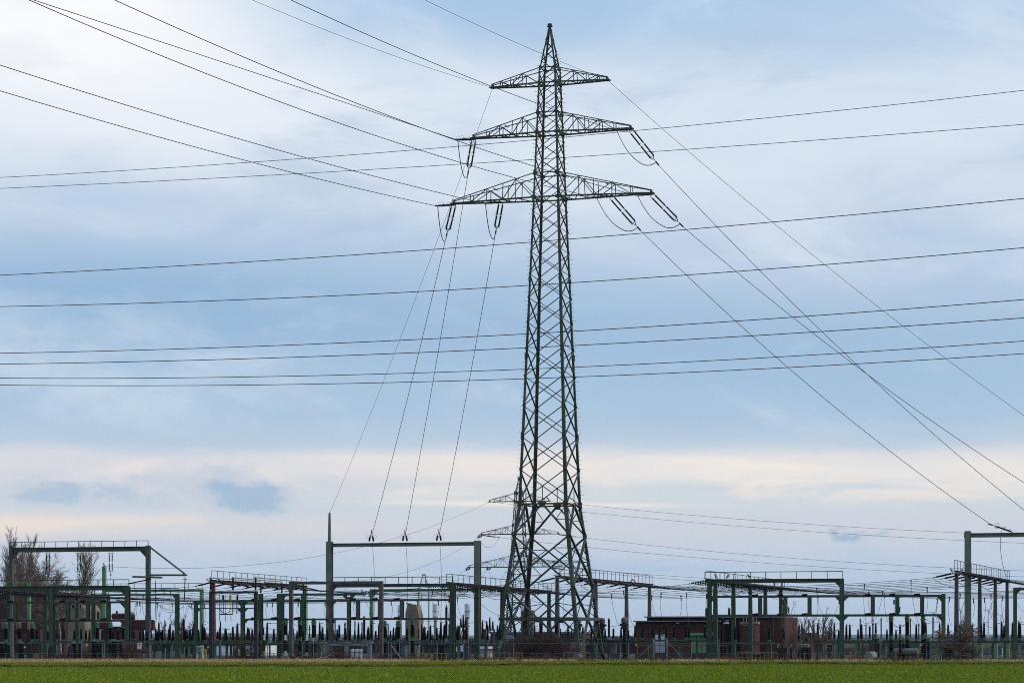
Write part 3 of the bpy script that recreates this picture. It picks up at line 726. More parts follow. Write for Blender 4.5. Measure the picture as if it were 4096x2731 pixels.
def mk_post(pm, r0=.115, r1=.072, n=17, arm=True):
    def f():
        t = thing('post_insulator', 'x', 'insulator'); H = 1.9
        mb = MB(); mb.lathe((0, 0, .30), (0, 0, 1.38), [(r0 * .9, 0)] + shed_prof(n, r0, r1, 1.36) + [(r1 * .9, 1)], 9); mb.build('porcelain', M[pm], t)
        mb = MB(); mb.box((0, 0, .15), .24, .24, .30, ref=Vector((1, 0, 0))); mb.build('pedestal', M['head_green'], t)
        mb = MB(); mb.lathe((0, 0, 1.67), (0, 0, .16), [(.06, 0), (.075, .2), (.06, .5), (.04, 1)], 8)
        if arm: mb.tube((0, 0, 1.74), (.30, 0, 1.74), .018, n=5); mb.ball((.31, 0, 1.74), .045, 5)
        mb.tube((0, 0, 1.80), (0, 0, 1.92), .03, n=5); mb.build('terminal', M['wire'], t)
        return t
    return f
def mk_rod(pm, r):       # plain straight long insulator with small heads
    def f():
        t = thing('rod_insulator', 'x', 'insulator')
        mb = MB(); mb.lathe((0, 0, .22), (0, 0, 1.5), [(r * .9, 0)] + shed_prof(24, r, r, 1.25) + [(r * .9, 1)], 9); mb.build('porcelain', M[pm], t)
        mb = MB(); mb.lathe((0, 0, 0), (0, 0, .24), [(r * 1.7, 0), (r * 1.7, .4), (r * 1.1, .5), (r * 1.1, 1)], 8); mb.build('base_flange', M['metal'], t)
        mb = MB(); mb.lathe((0, 0, 1.70), (0, 0, .22), [(r * 1.1, 0), (r * 1.3, .2), (r * .8, .6), (r * .5, 1)], 8); mb.build('terminal', M['wire'], t)
        return t
    return f
def mk_breaker():
    t = thing('breaker_pole', 'x', 'breaker pole')
    mb = MB(); mb.box((0, 0, .33), .62, .62, .66, ref=Vector((1, 0, 0))); mb.lathe((0, 0, .60), (0, 0, .16), [(.26, 0), (.26, 1)], 10); mb.build('pedestal', M['deep_green'], t)
    mb = MB(); mb.lathe((0, 0, .74), (0, 0, 1.0), [(.165, 0)] + shed_prof(14, .165, .165, 1.22) + [(.165, 1)], 12); mb.build('lower_porcelain', M['porcelain'], t)
    mb = MB(); mb.lathe((0, 0, 1.72), (0, 0, .36), [(.21, 0), (.215, .12), (.18, .18), (.18, .8), (.215, .86), (.215, 1)], 12); mb.build('middle_flange', M['head_green'], t)
    mb = MB(); mb.lathe((0, 0, 2.06), (0, 0, 1.02), [(.165, 0)] + shed_prof(14, .165, .165, 1.3) + [(.165, 1)], 12); mb.build('upper_porcelain', M['porcelain'], t)
    mb = MB(); mb.lathe((0, 0, 3.06), (0, 0, .60), [(.20, 0), (.215, .04), (.20, .1), (.20, .32), (.22, .36), (.20, .4), (.20, .8), (.17, .9), (.09, 1)], 12); mb.bar((-.3, 0, 3.3), (.3, 0, 3.3), .05); mb.build('head', M['head_green'], t)
    return t
def mk_fat(r=.225):
    def f():
        t = thing('bulk_insulator', 'x', 'bushing')
        mb = MB(); mb.box((0, 0, .14), r * 2.6, r * 2.6, .28, ref=Vector((1, 0, 0))); mb.lathe((0, 0, .26), (0, 0, .1), [(r * 1.1, 0), (r * 1.1, 1)], 12); mb.build('pedestal', M['deep_green'], t)
        mb = MB(); mb.lathe((0, 0, .34), (0, 0, 1.12), [(r, 0)] + shed_prof(13, r, r, 1.15) + [(r, 1)], 14); mb.build('porcelain', M['porcelain'], t)
        mb = MB(); mb.lathe((0, 0, 1.45), (0, 0, .17), [(r * 1.05, 0), (r * 1.08, .4), (r * .5, .5), (r * .4, .8), (r * .15, 1)], 12); mb.build('lid', M['head_green'], t)
        return t
    return f
def mk_vt(capm='head_green', r=.095):       # slim transformer column with pale cap
    def f():
        t = thing('voltage_transformer', 'x', 'instrument transformer')
        mb = MB(); mb.box((0, 0, .12), .42, .42, .24, ref=Vector((1, 0, 0))); mb.build('foot', M['deep_green'], t)
        mb = MB(); mb.lathe((0, 0, .24), (0, 0, 1.16), [(r, 0)] + shed_prof(16, r, r, 1.3) + [(r, 1)], 10); mb.build('porcelain', M['porcelain'], t)
        mb = MB(); mb.lathe((0, 0, 1.40), (0, 0, .38), [(r * 1.55, 0), (r * 1.55, .7), (r * .8, .75), (r * .5, .85), (r * .4, 1)], 10); mb.build('cap', M[capm], t)
        return t
    return f
def mk_pole():       # lying insulator of a disconnector with its contact arm, local -X is the arm side
    t = thing('disconnector_pole', 'x', 'insulator')
    mb = MB(); mb.lathe((-.05, 0, 0), (-.52, -.08, -.03), [(.10, 0)] + shed_prof(7, .10, .075, 1.35) + [(.05, 1)], 9); mb.build('porcelain', M['porcelain'], t)
    mb = MB(); mb.tube((-.57, -.09, -.03), (-.98, -.12, -.05), .022, n=5); mb.ball((-.99, -.12, -.05), .035, 5); mb.build('contact_arm', M['metal'], t)
    return t
def mk_discs():      # cap and pin string along +X
    t = thing('disc_insulator_string', 'x', 'insulator string')
    mb = MB(); prof = [(.02, 0)]
    for j in range(9): q = j / 9; prof += [(.045, q + .01), (.165, q + .035), (.16, q + .05), (.05, q + .075), (.035, q + .105)]
    mb.lathe((.12, 0, 0), (1.45, 0, 0), prof + [(.02, 1)], 9); mb.build('disc_stack', M['brown_porc'], t)
    mb = MB(); mb.tube((-.02, 0, 0), (.13, 0, 0), .025, n=5); mb.ring((.12, 0, .12), (0, 1, 0), .12, .012, 8, 3, .3, 4.2); mb.build('fitting', M['wire'], t)
    mb = MB(); mb.tube((1.56, 0, 0), (1.85, 0, 0), .035, n=5); mb.ring((1.6, 0, .12), (0, 1, 0), .12, .012, 8, 3, -1., 2.8); mb.build('end_fitting', M['wire'], t)
    return t
def mk_long():       # long rod string along +X
    t = thing('rod_insulator_string', 'x', 'insulator string')
    mb = MB(); mb.lathe((.3, 0, 0), (1.45, 0, 0), [(.03, 0)] + shed_prof(14, .075, .075, 1.45) + [(.03, 1)], 8); mb.build('insulator_rod', M['porcelain'], t)
    mb = MB(); mb.tube((-.02, 0, 0), (.32, 0, 0), .03, n=5); mb.ring((.28, 0, .12), (0, 1, 0), .12, .012, 8, 3, 0, 4.6); mb.build('fitting', M['brown_porc'], t)
    mb = MB(); mb.tube((1.73, 0, 0), (2.15, 0, 0), .04, n=5); mb.ring((1.8, 0, .14), (0, 1, 0), .14, .012, 8, 3, -1.6, 3.2); mb.build('end_fitting', M['brown_porc'], t)
    return t
RZ = math.atan2(UD.y, UD.x)
MK = {'black': ('post_insulator', mk_post('porcelain')), 'brown': ('post_insulator', mk_post('brown_porc')), 'rod': ('rod_insulator', mk_rod('porcelain', .055)),
      'grey': ('rod_insulator', mk_rod('grey_porc', .055)), 'thick': ('rod_insulator', mk_rod('porcelain', .10))}
WORD = {'black': 'ribbed black insulator', 'brown': 'ribbed brown insulator', 'rod': 'straight black insulator', 'grey': 'straight grey insulator', 'thick': 'thick black insulator'}
def table(label, where, row, k, x0, x1, ytop, h, legs, items, m='green', k2=None, group=None, pale=()):
    """support frame of a beam on legs, with the post insulators standing on it; items: (k, x, ytop[, kind])"""
    k2 = k2 or k; A = row.p(k, x0, ytop); B = row.p(k2, x1, ytop); zt = PZ(k2, ytop, B.y); A.z = B.z = zt - h / 2
    root = thing('support_frame', label, 'support frame', row.g(k, x0))
    mb = MB(); mb.bar(A, B, .30, h); mb.build('beam', M[m], root)
    for q in (-1, 1):
        mb = MB(); mb.bar(A + VD * q * .32, B + VD * q * .32, .07, .07); mb.build('side_rail', M[m], root)
    for lg in legs:
        kk, x = lg[:2]; mm = M['light_green'] if len(lg) > 2 else M[m]; g = row.g(kk, x); mb = MB(); mb.ibar(g, Vector((g.x, g.y, zt - h)), .17, .17, ref=VD); mb.box(g + Z * .05, .3, .3, .1); mb.build('leg', mm, root)
    items = sorted(items, key=lambda i: sxp(i[0], i[1])); cnt = {}
    tot = {}
    for it in items: kd = it[3] if len(it) > 3 else 'black'; tot[kd] = tot.get(kd, 0) + 1
    for it in items:
        kd = it[3] if len(it) > 3 else 'black'; n = cnt.get(kd, 0); cnt[kd] = n + 1
        p = row.g(it[0], it[1]) + VD * ((-.32, .0, .32)[n % 3]); H = PZ(it[0], it[2], p.y) - zt
        lab = WORD[kd] + (', ' + ORDW[n] + ' from the left' if tot[kd] > 1 else '') + ' on the ' + where
        wsc = 1.0 if kd != 'brown' else 1.15
        o = place(kd, MK[kd][1], (p.x, p.y, zt), lab, 'insulators standing on the support frames', RZ, (wsc, wsc, H / 1.92))
    return root, zt
def bus_gantry(name, label, where, A, B, h, bw, cols, colm, basem, split_z, m, railh, nrail, string, nstr, side=(1, -1)):
    """gantry running away from the viewer; A, B beam ends; strings carry the overhead bus wires across"""
    A = Vector(A); B = Vector(B); d = (B - A).normalized(); u = Vector((d.y, -d.x, 0)).normalized()
    root = thing(name, label, 'gantry', (A.x, A.y, 0))
    mb = MB(); mb.ibar(A, B, bw * 1.15, h); mb.build('beam', m, root)
    for t in cols:
        p = A.lerp(B, t); g = Vector((p.x, p.y, 0)); mb = MB(); top = p - Z * h / 2
        if split_z:
            mb.bar(g + Z * split_z, top, .50, .44, ref=u, w1=.32, h1=.30); c = mb.build('column', colm, root)
            mb = MB(); mb.bar(g, g + Z * split_z, .60, .50, ref=u, w1=.52, h1=.46); mb.build('column_foot', basem, c)
        else:
            mb.bar(g, top, .58, .46, ref=u, w1=.34, h1=.32); mb.build('column', colm, root)
    railing(root, m, A + Z * h / 2, B + Z * h / 2, railh, nrail, r=.03)
    ends = {1: [], -1: []}; n_s = 0
    for j in range(nstr):
        t = .04 + .92 * j / (nstr - 1); p = A.lerp(B, t) - Z * (h * .1)
        for s in side:
            dirv = u * s; dirv = Vector((dirv.x, dirv.y, -.16 if string == 'disc' else -.22)).normalized()
            st = p + u * s * bw * .6; mk = mk_discs if string == 'disc' else mk_long
            lab = ORDW[j] + ' from near end, ' + ('right' if s > 0 else 'left') + (' disc' if string == 'disc' else ' rod') + ' string of the ' + where
            o = place(string, mk, st, lab, 'insulator strings on the bus gantries', frame_to(dirv)); ends[s].append(st + dirv * (1.8 if string == 'disc' else 2.1)); n_s += 1
        q = [ends[1][-1], ends[-1][-1]] if len(side) == 2 else None
        if q and j % 3 == 0:
            jumper(ORDW[j // 3] + ' jumper from near end under the ' + where, q[0], q[1], .85, .02, 'jumper loops under the bus gantries')
    return root, ends
def bus_wires(label, EA, EB, sag, r=.020):
    EA, EB = (E_[::2] if len(E_) > 9 else E_ for E_ in (EA, EB))
    for j, (a, b) in enumerate(zip(EA, EB)):
        wire('bus_wire', ORDW[j] + ' from front of the bus wires ' + label, a, b, sag, r, 'wire', 'overhead bus wires of the yard', n=14)
def dropper(label, top, bottom, bow=.0, r=.018, clamp=True):
    t = Vector(top); b = Vector(bottom); pts = []
    for i in range(11):
        q = i / 10; p = t.lerp(b, q); p.x += bow * 4 * q * (1 - q); pts.append(p)
    mb = MB(); mb.path(pts, r, 4)
    if clamp: mb.lathe(t + Z * .05, Z * -.5, [(.10, 0), (.10, .15), (.05, .2), (.045, 1)], 6)
    tag(mb.build('dropper_cable', M['wire'], origin=t), label, 'cable', 'dropper cables of the yard')
# ------------------------------------------------------------------ yard: big portals
rA = Row('c1', 1365, 283)
pa = portal('railed_portal', 'tall grey green portal with a railed beam and a side arm at the left', rA, [('c1', 105, 300, .46), ('c1', 1365, 300, .46)],
    [('c1', 95, 1380, 330, .50)], M['slate'], pd=.42, style='box', rails=[('c1', 95, 1365, 256, 312, 12)], knees=.7)
g = rA.g('c1', 1365); mb = MB(); mb.bar(g + Z * .0, g + Z * PZ('c1', 950, g.y), .66, .5, ref=UD, w1=.50); mb.build('post_casing', M['grey'], pa)
for dv in (-.12, .12):
    a = rA.p('c1', 1385, 318) + VD * dv; b = rA.p('c1', 1700, 560) + VD * dv; mb = MB(); mb.bar(a, b, .11); mb.build('stay', M['slate'], pa)
mb = MB(); mb.bar(rA.p('c1', 1380, 573), rA.p('c1', 1722, 573), .2); mb.build('side_arm', M['slate'], pa)
mb = MB(); c = rA.p('c1', 1722, 578); mb.prism([c, c - UD * .45, c - UD * .42 + Z * .22], VD * .05); mb.build('end_plate', M['slate'], pa)
mb = MB(); p = rA.p('c1', 1368, 590); mb.bar(p - UD * 1.15 - VD * 1.5, p + UD * 1.15 + VD * .9 - Z * .05, .22, .2); mb.build('cross_arm', M['slate'], pa)
def mk_hang():
    t = thing('hanging_double_string', 'x', 'insulator string')
    for s in (-.17, .17):
        mb = MB(); mb.lathe((s, 0, -.35), (0, 0, -1.75), [(.03, 0)] + shed_prof(10, .055, .055, 1.25, 0, .44) + [(.02, .45), (.02, .55)] + shed_prof(10, .055, .055, 1.25, .56, 1.) + [(.03, 1)], 8); mb.tube((s, 0, 0), (s, 0, -.36), .02, n=4); mb.build('insulator_rod', M['porcelain'], t)
    for z in (-.25, -2.15):
        mb = MB(); mb.bar((-.33, 0, z), (.33, 0, z), .04); mb.build('yoke_bar', M['wire'], t)
    mb = MB(); mb.lathe((0, 0, -2.15), (0, 0, -1.0), [(.03, 0), (.03, .3), (.06, .32), (.06, .5), (.02, .52), (.02, 1)], 6); mb.build('clamp', M['wire'], t)
    return t
for i, (x, w) in enumerate(((441, 'left'), (730, 'middle'), (1020, 'right'))):
    place('hang', mk_hang, rA.p('c1', x, 352), w + ' of three black double strings hanging from the railed portal beam', 'double strings hanging from the railed portal', RZ)
def black_rod(label, top, bot, r=.055, rings=()):
    t = thing('suspension_insulator', label, 'insulator', top); a = Vector(top); b = Vector(bot)
    mb = MB(); mb.lathe(a, b - a, [(.02, 0), (.02, .06)] + shed_prof(18, r, r, 1.25, .07, .93) + [(.02, .94), (.02, 1)], 8); mb.build('insulator_rod', M['porcelain'], t)
    for q in rings:
        mb = MB(); mb.ring(a.lerp(b, q), b - a, .24, .035, 14, 5); mb.build('corona_ring', M['metal'], t)
    return t
black_rod('black insulator hanging from the tip of the portal side arm', rA.p('c1', 1705, 582), rA.p('c1', 1698, 815), .05, (.13, .97))
black_rod('long black insulator hanging beside the right post of the railed portal', rA.p('c1', 1432, 612), rA.p('c1', 1437, 1012), .045)
black_rod('slanting black insulator left of the right post of the railed portal', rA.p('c1', 1440, 610) - VD * 1.2, rA.p('c1', 1235, 660) - VD * 2, .06)
dropper('cable hanging in a curve below the portal side arm', rA.p('c1', 1698, 815), rA.p('c1', 1705, 985), -.1, clamp=False)
wire('tie_cable', 'slack cable joining the side arm insulator to the long hanging one', rA.p('c1', 1440, 830), rA.p('c1', 1692, 860), .55, .02)
wire('stay_wire', 'thin stay wire inside the left corner of the railed portal', rA.p('c1', 125, 385), rA.p('c1', 260, 560), .1, .018)

rB = Row('c1', 960, 312)
portal('light_green_portal', 'light green portal with a tall left post behind the left yard', rB, [('c1', 960, 490, .40), ('c1', 1858, 703, .38)], [('c1', 975, 1870, 713, .28)], M['light_green'], style='box', rails=[('c1', 990, 1862, 648, 703, 7)], knees=0)
portal('light_green_post', 'light green post and short arm in front of the old brick building', Row('c1', 268, 300), [('c1', 268, 640, .34)], [('c1', 130, 275, 646, .12)], M['light_green'], style='box', knees=0)
rC = Row('c1', 1632, 237)
portal('slim_green_portal', 'slim dark green portal with a thin railed beam right of the left rack', rC, [('c1', 860, 745, .29), ('c1', 1632, 745, .33)], [('c1', 850, 1642, 752, .16)], M['green'], rails=[('c1', 870, 1640, 693, 744, 6)], knees=.3)
rJ = Row('D', 757, YJ)
jr = portal('tall_receiving_portal', 'tall grey green portal with a spike on its left post receiving the pylon wires', rJ, [('D', 757, 1243, .66), ('D', 1097, 1241, .66)], [('D', 750, 1104, 1248, .42)], M['greygreen'], style='iv', pd=.62, knees=0)
g = rJ.g('D', 757); zj = PZ('D', 1248, g.y)
mb = MB(); mb.bar(Vector((g.x, g.y, zj)), Vector((g.x, g.y, PZ('D', 1178, g.y))), .36, .30, ref=UD, w1=.20, h1=.2); mb.ball((g.x, g.y, PZ('D', 1178, g.y)), .1); mb.build('spike', M['greygreen'], jr)
rK = Row('D', 2223, YK - 2)
portal('tall_edge_portal', 'tall grey green portal cut by the right edge', rK, [('D', 2223, 1219, .58), ('D', 2660, 1216, .58)], [('D', 2214, 2668, 1224, .42)], M['greygreen'], style='iv', pd=.56, knees=0)
def mk_top():
    t = thing('portal_insulator_pair', 'x', 'insulator string')
    for s in (-.2, .2):
        mb = MB(); mb.lathe((s * 1.3, 0, 0), (-s * .6, 0, .62), [(.03, 0)] + shed_prof(6, .10, .10, 1.2, .05, .9) + [(.03, 1)], 8); mb.build('insulator_rod', M['porcelain'], t)
        mb = MB(); mb.ring((s * 2.0, 0, .55), (0, 1, 0), .22, .014, 12, 3); mb.build('corona_ring', M['wire'], t)
    mb = MB(); mb.bar((-.14, 0, .62), (0, 0, .95), .05); mb.bar((.14, 0, .62), (0, 0, .95), .05); mb.tube((0, 0, .9), (0, 0, 1.3), .05, n=6); mb.build('yoke_clamp', M['wire'], t)
    return t
for (x, w) in ((853, 'left'), (930, 'middle'), (1008, 'right')):
    p = rJ.p('D', x, 1243); p.z = zj + .2
    place('top', mk_top, p, w + ' pair of black insulators on the beam of the tall receiving portal', 'insulator pairs on the tall receiving portal', RZ)
    dropper('dropper cable below the ' + w + ' insulator pair of the tall receiving portal', p - Z * .1 + VD * .3, rJ.p('D', x + (6 if x < 900 else 4), 1420), .15, .02, False)
for land, where, dd in LAND:
    if land.x > 0:
        dn = {'middle crossarm': 1}
        p = land - Z * .1
        place('dbl2', make_double(1.9, .055), p, 'double insulator string on the right edge portal, ' + ('inner' if 'half' in where else 'outer') + (' middle' if 'middle crossarm' in where else ' lowest') + ' wire', 'insulator strings on the right edge portal', frame_to(dd))
dropper('cable falling from the right edge portal insulators into the yard', pk(2300, 1218), P('c6', 1835, 730, YK - 4), -.5, .025, False)

# ------------------------------------------------------------------ yard: front racks of the disconnectors
def rack_columns(root, row, cols, zu, zl, m, w=.33):
    for k, x in cols:
        g = row.g(k, x); mb = MB(); mb.ibar(Vector((g.x, g.y, zl)) - VD * .3, Vector((g.x, g.y, zu)) - VD * .3, w, .28, ref=VD); mb.build('operating_column', m, root)
def rack_poles(where, row, cols, zs):
    n = 0; tot = len(cols)
    for zz, lev in zs:
        for j, (k, x) in enumerate(sorted(cols, key=lambda c: sxp(*c))):
            g = row.g(k, x) - VD * .45 - UD * .12
            lab = 'lying insulator at the ' + lev + ' end of the ' + ORDW[j] + ' column, ' + where
            place('pole', mk_pole, (g.x, g.y, zz + .12), lab, 'lying insulators of the disconnector racks', RZ)
r1 = Row('c1', 1175, 231)
k1 = portal('disconnector_rack', 'dark green three beam rack with rusty patches at the left front', r1, [('c1', 480, 690, .38), ('c1', 1175, 680, .40), ('c1', -220, 690, .38)],
    [('c1', -230, 1192, 690, .40), ('c1', -220, 1160, 822, .19, 'c1', M['green_rusty']), ('c1', -220, 1160, 990, .20, 'c1', M['green_rusty'])], M['green'], knees=.5, rails=[('c1', -220, 1188, 614, 672, 10)])
Y = r1.Y('c1', 1160); zu, zl = PZ('c1', 822, Y), PZ('c1', 990, Y)
cols1 = [('c1', 155), ('c1', 637), ('c1', 824), ('c1', 1013)]
rack_columns(k1, r1, cols1, zu, zl, M['green']); rack_poles('left front rack', r1, cols1, [(zu, 'upper'), (zl, 'lower')])
r2 = Row('d3', 1310, 237)
k2 = portal('disconnector_rack', 'long rack with green left bay and grey rusty right bay left of the pylon', r2, [('d2', 1182, 352, .31, M['green']), ('d2', 2000, 340, .33, M['green']), ('d3', 1310, 60, .34, M['grey_rusty']), ('d4', 1215, 60, .32, M['deep_green'])],
    [('d2', 1130, 1300, 355, .19, 'd3', M['green']), ('d2', 2000, 1300, 677, .17, 'd3', M['green']), ('d2', 1150, 2230, 485, .09, 'd2', M['green']),
     ('d3', 1320, 1190, 338, .20, 'd4', M['grey_rusty']), ('d3', 1320, 1170, 668, .19, 'd4', M['grey_rusty']), ('d3', 1300, 1215, 82, .30, 'd4', M['grey'])], M['green'], knees=.38, rails=[('c2', 1258, 580, 588, 652, 9, 'c3')])
Y = r2.Y('d3', 1300); zu, zl = PZ('d3', 352, Y), PZ('d3', 677, Y)
cols2 = [('d3', 80), ('d3', 425), ('d3', 830)]; cols2b = [('d3', 1798), ('d3', 2180), ('d4', 332)]
rack_columns(k2, r2, cols2, zu, zl, M['green'], .36); rack_columns(k2, r2, cols2b, zu, zl, M['grey'], .33)
rack_poles('green bay left of the pylon', r2, cols2, [(zu, 'upper'), (zl, 'lower')]); rack_poles('grey bay left of the pylon', r2, cols2b, [(zu, 'upper'), (zl, 'lower')])
def ladder(parent, m, base, top, w=.32):
    mb = MB(); b = Vector(base); t = Vector(top)
    for s in (-1, 1): mb.bar(b + UD * s * w / 2, t + UD * s * w / 2, .04)
    n = int((t - b).length / .32)
    for i in range(1, n): p = b.lerp(t, i / n); mb.bar(p - UD * w / 2, p + UD * w / 2, .03)
    return mb.build('ladder', m, parent)
g = r2.g('d4', 1218) - VD * .32; ladder(k2, M['deep_green'], g, Vector((g.x, g.y, PZ('d4', 130, g.y))))
r3 = Row('c5', 1535, 238)
k3 = portal('disconnector_rack', 'wide dark green rack with a raised railed left bay right of the brick building', r3, [('c5', 318, 618, .36, M['green']), ('c5', 1536, 605, .36, M['green']), ('c6', 1192, 745, .33, M['green'])],
    [('c5', 285, 1550, 622, .36), ('c5', 325, 1205, 762, .22, 'c6'), ('c5', 325, 1205, 941, .21, 'c6')], M['green'], knees=.42, rails=[('c5', 275, 1545, 538, 604, 9)])
Y = r3.Y('c6', 1205); zu, zl = PZ('c6', 762, Y), PZ('c6', 941, Y)
cols3 = [('c5', 790), ('c5', 1022), ('c5', 1245), ('c6', 546), ('c6', 772), ('c6', 1000)]
rack_columns(k3, r3, cols3, zu, zl, M['green'], .34); rack_poles('rack right of the brick building', r3, cols3, [(zu, 'upper'), (zl, 'lower')])
g = r3.g('c5', 306) - VD * .3; ladder(k3, M['deep_green'], g, Vector((g.x, g.y, PZ('c5', 660, g.y))), .26)
for c_ in (('c5', 1005), ('c6', 745)):     # drive boxes on the racks
    g = r3.g(*c_) - VD * .5; mb = MB(); mb.box(Vector((g.x, g.y, zu - .55)), .13, .12, .45); mb.tube(Vector((g.x, g.y, zu - .8)), Vector((g.x, g.y, zl + .1)), .018, n=5)
    mb.box(Vector((g.x, g.y, zl + .5)) + UD * .5, .12, .12, .5); mb.build('drive_box', M['deep_green'], k3)
r4 = Row('c6', 1852, 236)
portal('edge_portal', 'green portal with its beam cut by the right edge', r4, [('c6', 1852, 690, .31), ('c6', 2600, 690, .31)], [('c6', 1838, 2620, 694, .22)], M['green'], knees=.38, beamstyle='i')

# black front portal with tubes, grey front portal, green portal behind
rE = Row('d2', 2225, 223)
ke = portal('tube_bus_portal', 'black portal with pale feet carrying three tube busbars', rE, [('d2', 1447, 186, .26), ('d2', 2228, 186, .27)], [('d2', 1420, 2250, 205, .19)], M['black'], style='box', beamstyle='box', knees=0)
for x in (1447, 2228):
    g = rE.g('d2', x); mb = MB(); mb.box(g + Z * .23, .29, .29, .46); mb.build('foot_casing', M['galv'], ke)
rF = Row('c2', 1715, 231)
portal('grey_front_portal', 'flat grey steel portal with rust spots in front of the receiving portal', rF, [('c2', 886, 655, .31, M['grey_rusty']), ('c2', 1716, 650, .31, M['grey_rusty'])], [('c2', 868, 1732, 641, .26)], M['grey'], style='box', beamstyle='box', knees=.46)
rH = Row('d3', 410, 252)
portal('y_head_portal', 'dark green portal with a thick left post and Y shaped right head', rH, [('d3', 415, 232, .46), ('d3', 1620, 290, .33)], [('d3', 385, 1915, 240, .22)], M['green'], knees=.5)
rI = Row('d3', 2015, 305)
portal('bright_green_portal', 'bright light green portal far behind the grey rack', rI, [('d3', 2015, 150, .36), ('d4', 1640, 165, .36)], [('d3', 1990, 1660, 165, .30, 'd4')], M['light_green'], style='box', knees=.6)
# A shaped light green peak behind
rt = thing('peak_frame', 'small pale green A shaped lattice peak above the grey rack', 'lattice peak', PG('c3', 312, 330))
for dx_ in (-.62, .62):
    for dy_ in (-.4, .4):
        mb = MB(); p = P('c3', 312, 572, 330); mb.bar(p + Vector((dx_ * .2, dy_ * .2, 0)), P('c3', 312, 700, 330) + Vector((dx_, dy_, 0)), .08); mb.bar(P('c3', 312, 700, 330) + Vector((dx_, dy_, 0)), PG('c3', 312, 330) + Vector((dx_, dy_, 0)), .1); mb.build('leg', M['light_green'], rt)
mb = MB(); p = P('c3', 312, 570, 330); mb.box(p, .45, .3, .15); mb.build('cap', M['light_green'], rt)
for i, yy in enumerate((610, 640, 665)):
    p = P('c3', 312, yy, 330); h = .12 + .13 * (i + 1); mb = MB(); mb.bar(p - Vector((h, .2, 0)), p + Vector((h, -.2, .25)), .05); mb.build('brace', M['light_green'], rt)

# tube busbars from the black portal to the rack behind
tube_pts = [(('c2', 145, 604, 223.6), ('c2', 145, 715)), (('c2', 350, 597, 223.4), ('c2', 350, 712)), (('c2', 558, 593, 223.2), ('c2', 558, 710))]
back = [('c2', 606, 630, 250), ('c2', 800, 633, 249), ('c2', 998, 636, 248)]
for i, ((k, x, y, yy), (k_, x_, yb)) in enumerate(tube_pts):
    w = ('left', 'middle', 'right')[i]; Yp = rE.Y(k, x); a = P(k, x, y, Yp)
    zb = PZ('d2', 186, rE.Y('d2', 2228)); black_rod('upright black insulator on the beam of the black portal, ' + w, Vector((a.x, Yp, zb + 1.12)), Vector((a.x, Yp, zb)), .075)
    kb, xb, ybk, Yb = back[i]; e = P(kb, xb, ybk, Yb); a.z = zb + 1.16
    t = thing('tube_busbar', w + ' pale aluminium tube running back from the black portal', 'busbar', a, 'tube busbars')
    mb = MB(); mb.tube(a - (e - a).normalized() * .25, e, .062, n=8); mb.build('tube', M['tube'], t)
    mb = MB(); mb.box(a - Z * .08, .2, .2, .12); mb.build('clamp', M['metal'], t)
    black_rod('upright black insulator behind the black portal under the ' + w + ' tube end', e - Z * .06, Vector((e.x, e.y, PZ(kb, 745, Yb))), .075)
    pp = thing('insulator_post', 'steel post carrying the insulator under the ' + w + ' tube end', 'post', (e.x, e.y, 0)); mb = MB(); mb.ibar((e.x, e.y, 0), (e.x, e.y, PZ(kb, 745, Yb)), .38, .36, ref=VD); mb.build('column', M['green'], pp)

# ------------------------------------------------------------------ bus gantries running into the distance
def endp(k, x, y, Y): return P(k, x, y, Y)
g1, e1_ = bus_gantry('bus_gantry', 'rusty green gantry with disc insulators behind the left front rack', 'leftmost gantry', P('c1', -160, 700, 252), P('c1', 775, 757, 277), .28, .34, (.24, .60, .93), M['deep_green'], None, 0, M['green_rusty'], .75, 18, 'disc', 13)
g3, e3_ = bus_gantry('bus_gantry', 'green gantry with disc insulators reaching back behind the pylon foot', 'gantry at the pylon foot', P('c3', 520, 648, 238), P('c3', 1490, 728, 280), .26, .36, (.045, .26, .49, .74, .97), M['deep_green'], None, 0, M['green'], .72, 21, 'disc', 14)
g5, e5_ = bus_gantry('bus_gantry', 'green gantry with disc insulators beside the brick building', 'gantry beside the brick building', P('c5', 285, 618, 242), P('c5', 1040, 700, 286), .26, .36, (.10, .30, .50, .69, .90), M['deep_green'], None, 0, M['green'], .72, 20, 'disc', 14)
g2, e2_ = bus_gantry('bus_gantry', 'red painted gantry turning green at its far end', 'red gantry', P('c2', 150, 630, 280), P('c2', 1030, 688, 313), .36, .38, (.02,), M['red'], None, 0, M['redbrown'], .95, 17, 'rod_s', 7)
mb = MB(); mb.ibar(P('c2', 640, 652, 299.6), P('c2', 1032, 684, 313.2), .46, .38); mb.build('green_beam', M['light_green'], g2)
mb = MB(); q = P('c2', 1015, 690, 312.6); mb.bar(Vector((q.x, q.y, 0)), q, .5, .42, ref=UD); mb.build('green_column', M['light_green'], g2)
g4, e4_ = bus_gantry('bus_gantry', 'grey railed gantry on grey columns just right of the pylon', 'grey gantry right of the pylon', P('c3', 1520, 588, 268), P('c4', 625, 668, 312), .32, .40, (.02, .38, .70, .96), M['grey'], M['light_green'], 0, M['grey'], .95, 24, 'rod_s', 8)
g6, e6_ = bus_gantry('bus_gantry', 'grey railed gantry with pale green column feet near the right edge', 'grey gantry near the right edge', P('c6', 1295, 545, 245), P('c6', 1800, 632, 287), .32, .40, (.03, .42, .71, .95), M['grey'], M['light_green'], 1.55, M['grey'], .95, 22, 'rod_s', 8)
far = lambda E_, s, x: [p + Vector((x, -abs(x) * .30 * (1 if x > 0 else -1), -.2)) for p in E_]
bus_wires('between the leftmost gantry and the pylon gantry', e1_[1], e3_[-1], .75)
bus_wires('between the pylon gantry and the brick building gantry', e3_[1], e5_[-1], .65)
